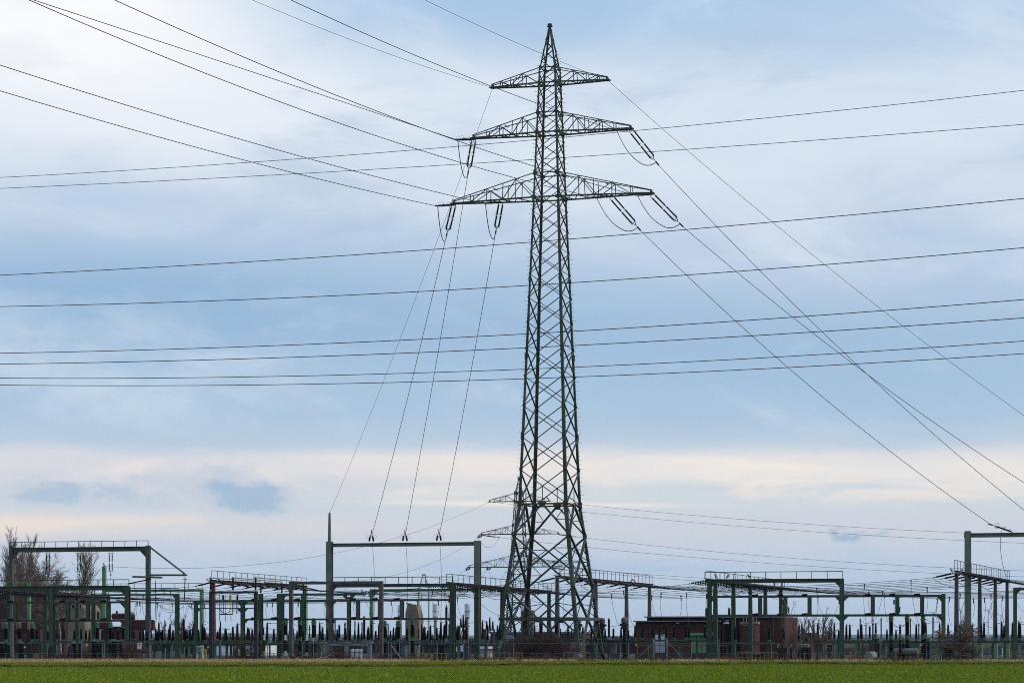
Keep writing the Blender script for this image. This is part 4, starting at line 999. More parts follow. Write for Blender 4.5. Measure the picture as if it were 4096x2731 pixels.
bus_wires('running right from the brick building gantry', e5_[1], far(e5_[1], 1, 34), .8)
bus_wires('between the red gantry and the grey pylon gantry', e2_[1], e4_[-1], .7)
bus_wires('between the two grey gantries', e4_[1], e6_[-1], .7)
bus_wires('running left from the red gantry', e2_[-1], far(e2_[-1], -1, -38), .8)
bus_wires('running right from the right grey gantry', e6_[1], far(e6_[1], 1, 20), .5)
def lamp(label, p, dirx, parent=None):
    t = thing('floodlight', label, 'lamp', p); p = Vector(p); d = Vector((dirx, -.4, .75)).normalized()
    mb = MB(); mb.bar(p, p + d * .25, .05); mb.build('bracket', M['galv'], t)
    mb = MB(); mb.bar(p + d * .2, p + d * .62, .17, .12); mb.build('lamp_head', M['tube'], t)
for lab, p, s in (('left floodlight at the near end of the red gantry', P('c2', 145, 640, 279), -.9), ('right floodlight at the near end of the red gantry', P('c2', 195, 640, 279), .7),
                  ('left floodlight on the railed gantry right of the pylon', P('c4', 408, 640, 296), .9), ('right floodlight on the railed gantry right of the pylon', P('c4', 480, 648, 298), -.9),
                  ('left floodlight on the raised bay beside the brick building', P('c5', 393, 612, 246), -.4), ('right floodlight on the raised bay beside the brick building', P('c5', 468, 612, 248), .4),
                  ('left floodlight at the far end of the brick building gantry', P('c5', 912, 690, 277), .05), ('right floodlight at the far end of the brick building gantry', P('c5', 978, 690, 281), .1),
                  ('left floodlight on the grey gantry near the right edge', P('c6', 1285, 558, 244.6), -.5), ('right floodlight on the grey gantry near the right edge', P('c6', 1335, 562, 244.8), .5),
                  ('floodlight on the thin green beam left of the black portal', P('d2', 1150, 512, 239), -.9)):
    lamp(lab, p, s)
# ------------------------------------------------------------------ yard: support frames with post insulators
T1 = Row('d1', 1100, 247)
table('green support frame behind the left rack posts', 'left frame behind the rack', T1, 'd1', 560, 2180, 1060, .18, [('d1', 690), ('d1', 1005, 1), ('d1', 1560), ('d1', 1850), ('d1', 2100)],
      [('d1', 670, 828), ('d1', 835, 868), ('d1', 1020, 742, 'rod'), ('d1', 1063, 862), ('d1', 1095, 745, 'rod'), ('d1', 1145, 840), ('d1', 1295, 850), ('d1', 1388, 815), ('d1', 1525, 850), ('d1', 1560, 850), ('d1', 1760, 845), ('d1', 1990, 850), ('d1', 2080, 840, 'thick')])
T2 = Row('d2', 850, 244)
table('long green support frame with insulators right of the left rack', 'frame behind the prohibition sign', T2, 'd2', 60, 1420, 1085, .20, [('d2', 110), ('d2', 235), ('d2', 335), ('d2', 460), ('d2', 610), ('d2', 665), ('d2', 712), ('d2', 765, 1), ('d2', 910, 1), ('d2', 1068, 1), ('d2', 1140), ('d2', 1360)],
      [('d2', 60, 850), ('d2', 210, 850), ('d2', 240, 830), ('d2', 358, 870), ('d2', 487, 830), ('d2', 513, 705), ('d2', 548, 850), ('d2', 597, 840), ('d2', 668, 685, 'rod'), ('d2', 708, 735), ('d2', 738, 820), ('d2', 783, 850), ('d2', 832, 835),
       ('d2', 995, 660, 'thick'), ('d2', 1020, 850), ('d2', 1082, 835), ('d2', 1102, 805), ('d2', 1135, 735, 'rod'), ('d2', 1253, 850), ('d2', 1295, 735), ('d2', 1318, 830), ('d2', 1352, 800)])
T3 = Row('d2', 1720, 243)
table('green support frame behind the black portal', 'frame behind the black portal', T3, 'd2', 1440, 2190, 1085, .22, [('d2', 1605), ('d2', 1720), ('d2', 1795), ('d2', 1520, 1), ('d2', 1850, 1)],
      [('d2', 1493, 850), ('d2', 1600, 800), ('d2', 1635, 705, 'rod'), ('d2', 1670, 820), ('d2', 1732, 832), ('d2', 1850, 790, 'brown'), ('d2', 1905, 730, 'brown'), ('d2', 2085, 830, 'brown'), ('d2', 2110, 805, 'brown'), ('d2', 2165, 840, 'brown')])
T4 = Row('d3', 330, 243)
table('green support frame between the black portal and the grey front portal', 'frame left of the grey portal', T4, 'd3', -20, 640, 1090, .20, [('d3', 60), ('d3', 410), ('d3', 600)],
      [('d3', 90, 860), ('d3', 128, 808), ('d3', 172, 715), ('d3', 333, 832), ('d3', 423, 835), ('d3', 560, 850)])
T5 = Row('d3', 1500, 244)
table('grey support frame behind the grey front portal', 'frame behind the grey front portal', T5, 'd3', 645, 2180, 1080, .20, [('d3', 700), ('d3', 1050), ('d3', 1420), ('d3', 1720), ('d3', 2040)],
      [('d3', 670, 822), ('d3', 820, 850), ('d3', 1060, 695, 'rod'), ('d3', 1088, 712), ('d3', 1265, 830), ('d3', 1378, 690, 'rod'), ('d3', 1415, 838), ('d3', 1530, 712), ('d3', 1655, 838), ('d3', 1703, 690, 'rod'), ('d3', 1785, 722), ('d3', 1868, 720, 'rod'), ('d3', 1905, 615, 'thick'), ('d3', 1925, 830), ('d3', 2033, 712), ('d3', 2142, 735)], 'grey')
T6 = Row('d4', 1150, 245)
table('long grey support frame behind the ladder post', 'grey frame behind the ladder post', T6, 'd4', 30, 1930, 1085, .22, [('d4', 640), ('d4', 785), ('d4', 900), ('d4', 1072), ('d4', 1118), ('d4', 1400), ('d4', 1580), ('d4', 1775), ('d4', 1910), ('d4', 680, 1), ('d4', 1292, 1)],
      [('d4', 55, 800), ('d4', 92, 738, 'rod'), ('d4', 165, 808), ('d4', 190, 808), ('d4', 420, 800), ('d4', 655, 752, 'rod'), ('d4', 685, 808), ('d4', 727, 795, 'brown'), ('d4', 790, 770), ('d4', 940, 808), ('d4', 992, 690), ('d4', 1030, 760), ('d4', 1063, 695, 'rod'), ('d4', 1105, 430, 'thick'), ('d4', 1150, 755, 'rod'),
       ('d4', 1270, 778), ('d4', 1287, 765), ('d4', 1368, 680), ('d4', 1388, 645, 'rod'), ('d4', 1455, 770), ('d4', 1715, 680), ('d4', 1785, 765), ('d4', 2030, 768)], 'grey')
T7 = Row('d5', 1400, 262)
table('green support frame behind the right half of the pylon foot', 'frame behind the pylon foot', T7, 'd5', 300, 2150, 1030, .16, [('d5', 850), ('d5', 1368), ('d5', 1680), ('d5', 1765), ('d5', 2010), ('d5', 1810, 1), ('d5', 1450, 1)],
      [('d5', 410, 775), ('d5', 685, 810), ('d5', 960, 770), ('d5', 1100, 835), ('d5', 1235, 795), ('d5', 1370, 822), ('d5', 1635, 835), ('d5', 1703, 655, 'thick'), ('d5', 1900, 812), ('d5', 2130, 765)])
T8 = Row('d6', 600, 246)
table('green double support frame in front of the brick building', 'frame before the brick building', T8, 'd6', -60, 1170, 1035, .16, [('d6', 200), ('d6', 670), ('d6', 738), ('d6', 990)],
      [('d6', 58, 785), ('d6', 225, 768), ('d6', 325, 785), ('d6', 470, 750), ('d6', 597, 775), ('d6', 783, 768), ('d6', 865, 780), ('d6', 1130, 775)])
T8b = Row('d6', 1600, 247)
table('short green support frame before the dark recess of the brick building', 'frame before the dark recess', T8b, 'd6', 1250, 2330, 1075, .20, [('d6', 1275), ('d6', 1522), ('d6', 2230)],
      [('d6', 1375, 788), ('d6', 1655, 780), ('d6', 2240, 785)])
T9 = Row('d7', 1350, 248)
table('long green support frame behind the wide right rack', 'frame behind the wide right rack', T9, 'd7', 480, 2330, 1058, .20, [('d7', 580), ('d7', 900), ('d7', 1225), ('d7', 1580), ('d7', 1770), ('d7', 2010), ('d7', 1177, 1), ('d7', 1530, 1), ('d7', 2062, 1), ('d7', 2300, 1)],
      [('d7', 290, 780), ('d7', 535, 765), ('d7', 580, 728), ('d7', 722, 670, 'rod'), ('d7', 805, 755, 'brown'), ('d7', 868, 728, 'brown'), ('d7', 1080, 815), ('d7', 1100, 660, 'rod'), ('d7', 1155, 725), ('d7', 1355, 755), ('d7', 1435, 748), ('d7', 1597, 655, 'rod'), ('d7', 1630, 752), ('d7', 1717, 762, 'grey'), ('d7', 1868, 725), ('d7', 1980, 640, 'rod'),
       ('d7', 2310, 748)])
T10 = Row('d8', 450, 249)
table('green support frame behind the right end of the wide rack', 'frame ending the wide rack', T10, 'd8', 60, 850, 1058, .20, [('d8', 60), ('d8', 640), ('d8', 820), ('d8', 755, 1)],
      [('d8', 292, 655, 'rod'), ('d8', 395, 748), ('d8', 440, 745, 'grey'), ('d8', 555, 715), ('d8', 677, 630, 'rod'), ('d8', 787, 728)])
T11 = Row('d8', 1750, 240)
table('dark support frame among the grey column feet at the right', 'frame at the right edge', T11, 'd8', 900, 2600, 1045, .20, [('d8', 1375), ('d8', 1720), ('d8', 1930), ('d8', 2070), ('d8', 2180, 1)],
      [('d8', 950, 745), ('d8', 1075, 760), ('d8', 1140, 745), ('d8', 1230, 742), ('d8', 1362, 745), ('d8', 1515, 738), ('d8', 1575, 703), ('d8', 1780, 718), ('d8', 1870, 702), ('d8', 1925, 765), ('d8', 2065, 722), ('d8', 2167, 700), ('d8', 2205, 735)])

# deeper rows of the same kind
for lab, wh, k, x0, x1, Y, legs, its, mm in [
        ('far grey support frame behind the grey front portal', 'far frame behind the grey portal', 'd3', 620, 2240, 276, (700, 1150, 1600, 2100), ((735, 880), (905, 860), (950, 780), (1120, 870), (1215, 790), (1330, 865), (1470, 800), (1600, 870), (1740, 850), (1840, 870), (1985, 800), (2085, 860), (2200, 840)), 'grey'),
        ('far grey support frame left of the pylon foot', 'far frame left of the pylon foot', 'd4', 60, 2150, 278, (200, 640, 1050, 1500, 1950), ((130, 880), (330, 850), (620, 840), (760, 860), (860, 800), (960, 870), (1085, 800), (1235, 850), (1330, 870), (1420, 800), (1560, 820), (1660, 860), (1740, 800), (1870, 860), (1960, 800), (2080, 850)), 'grey'),
        ('far green support frame right of the left rack', 'far frame right of the left rack', 'd2', 70, 2000, 280, (150, 560, 1010, 1450, 1900), ((120, 880), (300, 860), (430, 830), (570, 880), (640, 860), (760, 880), (870, 850), (940, 870), (1050, 870), (1180, 860), (1410, 870), (1560, 870), (1780, 860), (1960, 870)), 'green'),
        ('far green support frame behind the big bush', 'far frame behind the big bush', 'd5', 150, 2080, 284, (300, 900, 1500, 2000), ((330, 850), (600, 870), (860, 840), (1040, 860), (1300, 850), (1480, 840), (1780, 870), (1850, 850), (2040, 850)), 'green'),
        ('far green support frame behind the centre rack post', 'far frame behind the centre rack post', 'd7', 480, 2300, 282, (620, 1130, 1650, 2200), ((640, 830), (900, 850), (1010, 840), (1230, 850), (1500, 840), (1560, 850), (1780, 830), (1930, 850), (2080, 840), (2230, 820)), 'green')]:
    table(lab, wh, Row(k, (x0 + x1) / 2, Y), k, x0, x1, 1040, .18, [(k, q) for q in legs], [(k, q[0], q[1] + (i * 37 % 5 - 1) * 14 - (50 if i % 4 == 2 else 0), ('black', 'rod', 'black', 'thick', 'black')[i * 3 % 5]) for i, q in enumerate(its) if i % 3 != 1], mm)
for x0, x1, yt, w in ((1310, 1450, 800, 'left'), (1755, 1930, 850, 'right')):
    Y = 252; t = thing('insulator_stand', w + ' of two rusty brown trestle stands beside the tall grey post', 'stand', PG('d4', x0, Y)); r = Row('d4', x0, Y); zt = PZ('d4', yt, Y); a, b = r.g('d4', x0), r.g('d4', x1)
    for q in (.06, .94): p = a.lerp(b, q); mb = MB(); mb.bar(p, p + Z * (zt - .12), .14); mb.build('leg', M['grey_rusty'], t)
    mb = MB(); mb.bar(a + Z * (zt - .06), b + Z * (zt - .06), .3, .12); mb.build('top_beam', M['redbrown'], t)
    p = a.lerp(b, .1) + Z * 2.0; q = a.lerp(b, .45) + Z * (zt - .12); mb = MB(); mb.bar(p, q, .07); mb.build('brace', M['grey_rusty'], t); p = a.lerp(b, .9) + Z * 2.0; q = a.lerp(b, .55) + Z * (zt - .12); mb = MB(); mb.bar(p, q, .07); mb.build('brace', M['grey_rusty'], t)
    for i in range(3):
        p = a.lerp(b, .2 + .3 * i); place('black', MK['black'][1], (p.x, p.y, zt), WORD['black'] + ', ' + ORDW[i] + ' from the left on the ' + w + ' trestle stand', 'insulators standing on the trestle stands', RZ, (.8, .8, .42 + .2 * (i == 1)))
# breaker poles
for i, (k, x, yt, Y, wh) in enumerate([('d1', 100, 720, 250, 'leftmost of three behind the left rack'), ('d1', 335, 720, 249.4, 'middle of three behind the left rack'), ('d1', 560, 718, 248.8, 'rightmost of three behind the left rack'),
        ('d1', 1690, 712, 244, 'left of three before the red radiators'), ('d1', 1922, 712, 243.4, 'middle of three before the red radiators'), ('d1', 2150, 710, 242.8, 'right of three before the red radiators'),
        ('d3', 517, 650, 241, 'left of the grey front portal post'), ('d3', 767, 650, 240.4, 'first right of the grey front portal post'), ('d3', 1005, 650, 239.8, 'second right of the grey front portal post'),
        ('d3', 2240, 690, 246, 'behind the right post of the grey portal'), ('d4', 247, 690, 245.4, 'left of the concrete firewall'), ('d4', 497, 640, 244.8, 'in front of the concrete firewall'),
        ('d5', 240, 645, 262, 'left of three behind the pylon foot'), ('d5', 505, 640, 261.4, 'middle of three behind the pylon foot'), ('d5', 772, 640, 260.8, 'right of three behind the pylon foot'),
        ('d7', 2145, 580, 239, 'left of three before the rusty tank'), ('d8', 230, 578, 238.5, 'middle of three before the rusty tank'), ('d8', 507, 590, 238, 'right of three before the rusty tank')]):
    g = PG(k, x, Y); sc = PZ(k, yt, Y) / 3.68
    place('brk', mk_breaker, g, 'green and black breaker pole, ' + wh, 'breaker poles of the yard', RZ, (1.0, 1.0, sc))
# bulky front insulators and slim columns
for k, x, yt, Y, wh in [('d1', 30, 1062, 229, 'at the left edge'), ('d1', 375, 1060, 228.8, 'beside the small yellow sign'), ('d1', 1280, 1055, 228.4, 'below the tan concrete tower'), ('d1', 1637, 1020, 228.2, 'left of two at the rack end'), ('d1', 1992, 1020, 228, 'right of two at the rack end')]:
    place('fat', mk_fat(), PG(k, x, Y), 'bulky black insulator with green lid ' + wh, 'bulky black insulators at the front', RZ, (1, 1, PZ(k, yt, Y) / 1.62))
for k, x, yt, Y, wh in [('d1', 150, 1085, 230, 'near the left edge'), ('d1', 1395, 1055, 229.5, 'right of the tan tower'), ('d1', 1748, 1020, 229.2, 'between the two bulky insulators'), ('d1', 2107, 1025, 229, 'at the end of the left rack')]:
    place('fat2', mk_fat(.135), PG(k, x, Y), 'slim ribbed black insulator with green lid ' + wh, 'slim black insulators at the left front', RZ, (1, 1, PZ(k, yt, Y) / 1.62))
for i, (k, x, yt, Y) in enumerate([('d7', 183, 1100, 233), ('d7', 237, 1100, 232.9), ('d7', 300, 1100, 232.8), ('d7', 400, 1105, 232.6), ('d7', 480, 1095, 232.5), ('d7', 533, 1092, 232.4), ('d7', 590, 1092, 232.3), ('d7', 642, 1092, 232.2), ('d7', 692, 1092, 232.1)]):
    place('vt', mk_vt('metal', .09), PG(k, x, Y), 'short black column with grey cap, ' + ORDW[i] + ' from the left behind the bare saplings', 'short black columns at the saplings', RZ, (1, 1, PZ(k, yt, Y) / 1.78))
for k, x, yt, Y, wh in [('d7', 1875, 905, 234, 'taller of two left of the tank'), ('d7', 1927, 985, 234.6, 'shorter of two left of the tank'), ('d8', 110, 930, 233, 'taller of two before the tank'), ('d8', 165, 985, 233.6, 'shorter of two before the tank'), ('d8', 540, 905, 232, 'taller of two right of the tank'), ('d8', 600, 975, 232.6, 'shorter of two right of the tank'),
                        ('d5', 790, 1060, 251, 'behind the big bush')]:
    place('vt2', mk_vt('head_green', .105), PG(k, x, Y), 'black column with green cap, ' + wh, 'black columns with green caps', RZ, (1, 1, PZ(k, yt, Y) / 1.78))
# cable sealing ends with pale glass-like caps
def mk_sealing():
    t = thing('cable_sealing_end', 'x', 'cable end')
    mb = MB(); mb.lathe((0, 0, 0), (0, 0, .62), [(.24, 0), (.25, .12), (.25, .30), (.20, .55), (.11, .82), (.09, 1)], 14); mb.box((0, 0, .02), .6, .5, .05); mb.box((0, -.245, .12), .12, .03, .08); mb.build('flask_base', M['cap_green'], t)
    mb = MB(); mb.lathe((0, 0, .62), (0, 0, 1.02), [(.09, 0)] + shed_prof(15, .095, .095, 1.3) + [(.09, 1)], 10); mb.build('porcelain', M['porcelain'], t)
    mb = MB(); mb.lathe((0, 0, 1.63), (0, 0, .52), [(.12, 0), (.12, .08), (.085, .14), (.085, .8), (.05, .97), (.02, 1)], 10)
    for i in range(6): a = i * math.pi / 3; mb.box((.088 * math.cos(a), .088 * math.sin(a), 1.86), .02, .02, .26)
    mb.build('cap', M['offwhite'], t); return t
for x, w, Y in ((140, 'left', 227.5), (512, 'middle', 227), (885, 'right', 229)):
    z0 = PZ('d3', 1338, Y) if x < 800 else .35; zt = PZ('d3', 945, Y)
    p = thing('plinth', 'low concrete plinth under the ' + w + ' pale capped cable end', 'plinth', PG('d3', x, Y)); mb = MB(); mb.box(PG('d3', x, Y) + Z * z0 / 2, .7, .6, z0); mb.build('block', M['concrete_grey'], p)
    place('seal', mk_sealing, (PX('d3', x, Y), Y, z0), w + ' of the pale capped cable sealing ends before the grey portal', 'cable sealing ends', RZ, (1, 1, (zt - z0) / 2.15))
for x, w, top, Y in ((240, 'left', 1005, 229), (985, 'right', 1000, 229)):
    g = PG('d3', x, Y); t = thing('mushroom_bushing', w + ' pale mushroom headed bushing on a thin black stem', 'bushing', g); zt = PZ('d3', top, Y)
    mb = MB(); mb.lathe(Vector((g.x, g.y, zt - .48)), Z * .48, [(.07, 0), (.13, .2), (.17, .5), (.13, .6), (.17, .66), (.17, 1)], 12); mb.build('head', M['cap_green'], t)
    mb = MB(); mb.lathe(g + Z * .2, Z * (zt - .68), [(.06, 0)] + shed_prof(14, .062, .062, 1.25) + [(.06, 1)], 8); mb.box(g + Z * .1, .35, .3, .2); mb.build('stem', M['porcelain'], t)
# grey pedestal voltage transformers with pinkish tops
for x, w in ((1157, 'left'), (1557, 'middle'), (1957, 'right')):
    Y = 230.; g = PG('d3', x + 20, Y); zp = PZ('d3', 1072, Y); zt = PZ('d3', 790, Y); t = thing('pedestal_transformer', w + ' grey pedestal with a tapering black insulator and pink cap', 'instrument transformer', g, 'grey pedestal transformers')
    mb = MB(); mb.bar(g, g + Z * (zp - .1), .26, .3, ref=UD); mb.box(g + Z * (zp - .05), .55, .5, .1); mb.build('pedestal', M['concrete_grey'], t)
    q = g - UD * .1
    mb = MB(); mb.box(Vector((q.x, q.y, zp + .09)), .30, .3, .18); mb.build('tank', M['grey_rusty'], t)
    mb = MB(); mb.lathe(Vector((q.x, q.y, zp + .18)), Z * (zt - zp - .38), [(.13, 0)] + shed_prof(15, .13, .075, 1.4) + [(.07, 1)], 10); mb.build('porcelain', M['porcelain'], t)
    mb = MB(); mb.lathe(Vector((q.x, q.y, zt - .2)), Z * .2, [(.085, 0), (.09, .3), (.07, .7), (.02, 1)], 10); mb.build('cap', mat_pink if 'mat_pink' in globals() else M['beige_porc'], t)
a, b = P('d3', 1215, 1120, 230.4), P('d3', 1945, 1120, 229.6); b.z = a.z
t = thing('cross_beam', 'light grey beam joining the grey pedestals', 'beam', (a.x, a.y, a.z)); mb = MB(); mb.bar(a, b, .12, .15); mb.build('bar', M['concrete_grey'], t)
for x, w in ((1682, 'left'), (1758, 'middle'), (1832, 'right')):
    Y = 227.; g = PG('d3', x, Y); zt = PZ('d3', 1190, Y); t = thing('white_capacitor', w + ' of three white upright cylinders by the fence', 'capacitor', g, 'white cylinders by the fence')
    mb = MB(); mb.lathe(g, Z * zt, [(.165, 0), (.165, .95), (.15, .965), (.03, .97), (.025, 1)], 16); mb.build('body', M['offwhite'], t)
    mb = MB(); mb.lathe(g + Z * zt * .74, Z * .05, [(.172, 0), (.172, 1)], 16); mb.build('band', M['galv'], t)
# line traps: white cylinders on ribbed columns
for k, x, yt, yb, yc, Y, col, wh in [('d4', 285, 428, 610, 1030, 262, 'beige_porc', 'left of the concrete firewall'), ('d4', 893, 412, 640, 1020, 262, 'beige_porc', 'left of the ladder post'), ('d4', 1450, 412, 640, 1030, 262, 'beige_porc', 'right of the ladder post'),
                                     ('d7', 970, 640, 745, 1040, 262, 'porcelain', 'left of the centre rack post'), ('d7', 1828, 630, 745, 1040, 262, 'porcelain', 'left of the tall breaker pole')]:
    zt, zb, zc = PZ(k, yt, Y), PZ(k, yb, Y), PZ(k, yc, Y); g = PG(k, x, Y); r = .27 if k == 'd4' else .14
    t = thing('line_trap', 'white cylinder on a ribbed column, ' + wh, 'line trap', g, 'white line traps')
    mb = MB(); mb.lathe(Vector((g.x, g.y, zb)), Z * (zt - zb), [(r, 0), (r, .42), (r, 1)], 18); mb.lathe(Vector((g.x, g.y, zt)), Z * .1, [(.09, 0), (.06, 1)], 8); mb.build('coil', M['white'], t)
    mb = MB(); mb.lathe(Vector((g.x, g.y, zb + (zt - zb) * .40)), Z * .07, [(r * 1.07, 0), (r * 1.07, 1)], 18); mb.build('band', M['metal'], t)
    mb = MB(); r2_ = r * .52; mb.lathe(Vector((g.x, g.y, zc)), Z * (zb - zc), [(r2_, 0)] + shed_prof(22, r2_, r2_, 1.15) + [(r2_, .93), (r * .9, .95), (r * .9, 1)], 12); mb.build('support_column', M[col], t)
    mb = MB(); mb.ibar(g, Vector((g.x, g.y, zc)), .3, .3, ref=UD); mb.build('stand', M['grey'], t)
# grey domed heads on black columns
for k, x, yt, Y, wh in [('d5', 1155, 645, 256, 'behind the front right pylon leg'), ('d5', 1570, 648, 258, 'behind the back right pylon leg'), ('d5', 1957, 636, 256, 'left of the brick building')]:
    zt = PZ(k, yt, Y); zb = zt - .55; g = PG(k, x, Y); t = thing('domed_transformer', 'grey domed head over round terminals on a black column, ' + wh, 'instrument transformer', g, 'grey domed transformers')
    mb = MB(); mb.lathe(Vector((g.x, g.y, zb)), Z * .55, [(.29, 0), (.30, .05), (.30, .6), (.25, .8), (.13, .95), (.02, 1)], 16); mb.build('dome', M['grey'], t)
    mb = MB(); mb.lathe(Vector((g.x, g.y, zb - .62)), Z * .62, [(.17, 0), (.25, .1), (.25, .9), (.2, 1)], 14)
    for s in (-1, 1): mb.ball(Vector((g.x, g.y, zb - .2)) + UD * .3 * s - VD * .1, .15, 8); mb.ball(Vector((g.x, g.y, zb - .48)) + UD * .2 * s - VD * .15, .13, 8)
    mb.build('terminal_drum', M['black'], t)
    mb = MB(); mb.lathe(Vector((g.x, g.y, .35)), Z * (zb - .97), [(.14, 0)] + shed_prof(20, .145, .145, 1.2) + [(.14, 1)], 12); mb.build('porcelain', M['porcelain'], t)
    mb = MB(); mb.box(g + Z * .18, .55, .5, .36); mb.build('pedestal', M['deep_green'], t)
# black sheeted cones at the left front
for x0, w, yt, wd, wh in ((520, .58, 1065, .30, 'left'), (890, .60, 1105, .28, 'middle'), (1225, .62, 1130, .26, 'right')):
    Y = 227.5; g = PG('d1', x0, Y); h = PZ('d1', yt, Y); mb = MB(); n = 18
    rng2 = random.Random(x0)
    mb.lathe(g, Z * h, [(w * .5 * (1 + .06 * rng2.uniform(-1, 1)), 0), (w * .46, .3), (w * .41, .6), (wd * .72, .9), (wd * .5, .97), (.06, 1)], n)
    for v in mb.v: a = math.atan2(v.y - g.y, v.x - g.x); f = 1 + .09 * math.sin(a * 7 + v.z); v.x = g.x + (v.x - g.x) * f; v.y = g.y + (v.y - g.y) * f
    tag(mb.build('sheeted_cone', M['tarp'], origin=g), w and wh + ' of three dark sheeted bundles standing along the left fence', 'cover', 'dark sheeted bundles')

# ------------------------------------------------------------------ buildings
def slab(parent, name, m, row, k, x0, x1, z0, z1, d0, d1, k2=None):
    a, b = row.g(k, x0), row.g(k2 or k, x1); a.z = b.z = 0; mb = MB()
    q = [a + VD * d0, b + VD * d0, b + VD * d1, a + VD * d1]
    mb.hexa([p + Z * z0 for p in q], [p + Z * z1 for p in q]); return mb.build(name, m, parent)
rW = Row('d6', 600, 272); Yw = rW.Y('d6', 600)
zc = lambda k, y: PZ(k, y, Yw)
bb = thing('brick_building', 'low dark red brick building with flat roofs behind the gate', 'building', rW.g('c4', 462))
slab(bb, 'wall', M['brick'], rW, 'c4', 466, 420, 0, zc('d6', 722), 0, 7, 'c5')
slab(bb, 'plinth', M['brick_brown'], rW, 'c4', 463, 421, 0, .62, -.04, -.002, 'c5')
slab(bb, 'canopy_roof', M['roof'], rW, 'c4', 456, 424, zc('d6', 720), zc('d6', 700), -.55, 7.3, 'c5')
slab(bb, 'upper_wall', M['brick'], rW, 'c4', 528, 415, zc('d6', 700), zc('d6', 640), 2.0, 7.0, 'c5')
slab(bb, 'roof', M['roof'], rW, 'c4', 512, 424, zc('d6', 642), zc('d6', 622), 1.4, 7.4, 'c5')
bc = thing('brick_building', 'taller right block of dark brick with a sunlit red end wall', 'building', rW.g('c5', 430))
slab(bc, 'wall', M['brick'], rW, 'c5', 425, 1003, 0, zc('c5', 966), .3, 7.6)
slab(bc, 'roof', M['roof'], rW, 'c5', 422, 1006, zc('c5', 966), zc('c5', 958), .1, 7.8)
bd = thing('low_annex', 'small low brick annex at the right end of the red wall', 'building', rW.g('c5', 1040))
slab(bd, 'wall', M['brick'], rW, 'c5', 1045, 1128, 0, PZ('c5', 1105, Yw), 7.7, 12); slab(bd, 'roof', M['roof'], rW, 'c5', 1043, 1130, PZ('c5', 1105, Yw), PZ('c5', 1100, Yw), 7.6, 12.1)
def panel(parent, name, m, k, x0, x1, yt, yb, d=-.05, th=.06, row=rW, k2=None):
    Y = row.Y(k, x0); return slab(parent, name, m, row, k, x0, x1, PZ(k, yb, Y), PZ(k, yt, Y), d, d + th, k2)
dw_ = panel(bb, 'door', M['door_white'], 'd6', 345, 436, 940, 1255, -.07, .05); panel(dw_, 'notice', M['wire'], 'd6', 372, 415, 952, 965, -.09, .012)
panel(bb, 'side_panel', M['door_white'], 'd6', 270, 340, 940, 1255, -.07, .05)
gd = panel(bb, 'shutter', M['shutter'], 'd6', 898, 1160, 958, 1260, -.09, .06)
for q in (985, 1072): panel(gd, 'seam', M['head_green'], 'd6', q, q + 5, 962, 1256, -.105, .012)
panel(bb, 'shutter_hood', M['shutter'], 'd6', 888, 1372, 912, 956, -.6, .59)
panel(bb, 'wall_lamp', M['offwhite'], 'd6', 645, 695, 733, 752, -.35, .34)
panel(bb, 'wall_pipe', M['metal'], 'd6', -10, 690, 908, 914, -.14, .08)
panel(bc, 'recess', M['dark'], 'd6', 1478, 1722, 665, 1265, .24, .05)  # flat dark panel on the wall; its colour stands for the opening's shade
panel(bc, 'recess', M['dark'], 'd6', 1740, 2052, 665, 1265, .24, .05)  # second flat panel, shade of the opening put into its colour
panel(bc, 'window', M['brick_brown'], 'd6', 2142, 2205, 790, 985, .24, .05); panel(bc, 'wall_pipe', M['metal'], 'd7', 88, 93, 665, 890, .1, .05)
t = thing('oil_tank', 'rusty brown upright tank in the dark recess of the brick building', 'tank', rW.g('d6', 1950) - VD * .9); g = rW.g('d6', 1945) - VD * .9
mb = MB(); mb.lathe(g + Z * .5, Z * (PZ('d6', 775, Yw) - .5), [(.98, 0), (1.0, .02), (1.0, .97), (.8, 1)], 24); mb.build('shell', M['redbrown'], t)
mb = MB(); mb.box(g + Z * (PZ('d6', 742, Yw)), 1.9, .9, .26); mb.build('top_box', M['beige_porc'], t)
for q in (-.55, -.25, .1, .5, .8): mb = MB(); mb.tube(g + UD * q - VD * .5 + Z * PZ('d6', 765, Yw), g + UD * q - VD * .5 + Z * PZ('d6', 660, Yw), .05); mb.build('pipe', M['beige_porc'], t)
t = thing('blue_fan_box', 'small blue and white box high on the brick wall', 'box', rW.g('d6', 1518) + Z * PZ('d6', 740, Yw)); mb = MB(); mb.box(rW.g('d6', 1528) - VD * .3 + Z * PZ('d6', 712, Yw), .22, .3, .3); mb.build('case', M['cyanblue2'] if 'cyanblue2' in M else mat('blue box paint', (.10, .22, .36)), t)
mb = MB(); mb.box(rW.g('d6', 1515) - VD * .3 + Z * PZ('d6', 745, Yw), .45, .35, .12); mb.build('tray', M['white'], t)
for i, (x, w) in enumerate(((915, 'left'), (1320, 'middle'), (1712, 'right'))):
    g = rW.g('d6', x) + VD * 6.6; z0 = zc('d6', 628); z1 = zc('d6', 478)*1.02
    t = thing('roof_bushing', w + ' black bushing standing up behind the flat brick roof', 'bushing', (g.x, g.y, z0 - 1.6), 'black bushings behind the brick roof')
    mb = MB(); mb.lathe(Vector((g.x, g.y, z0 - 1.6)), Z * (z1 - z0 + 1.45), [(.13, 0)] + shed_prof(20, .135, .125, 1.15) + [(.12, 1)], 12); mb.build('porcelain', M['porcelain'], t)
    mb = MB(); mb.lathe(Vector((g.x, g.y, z1 - .15)), Z * .16, [(.12, 0), (.13, .5), (.05, 1)], 10); mb.build('cap', M['cap_green'], t)
a, b = P('d6', -40, 1133, 269), P('d6', 1500, 1133, 265); b.z = a.z
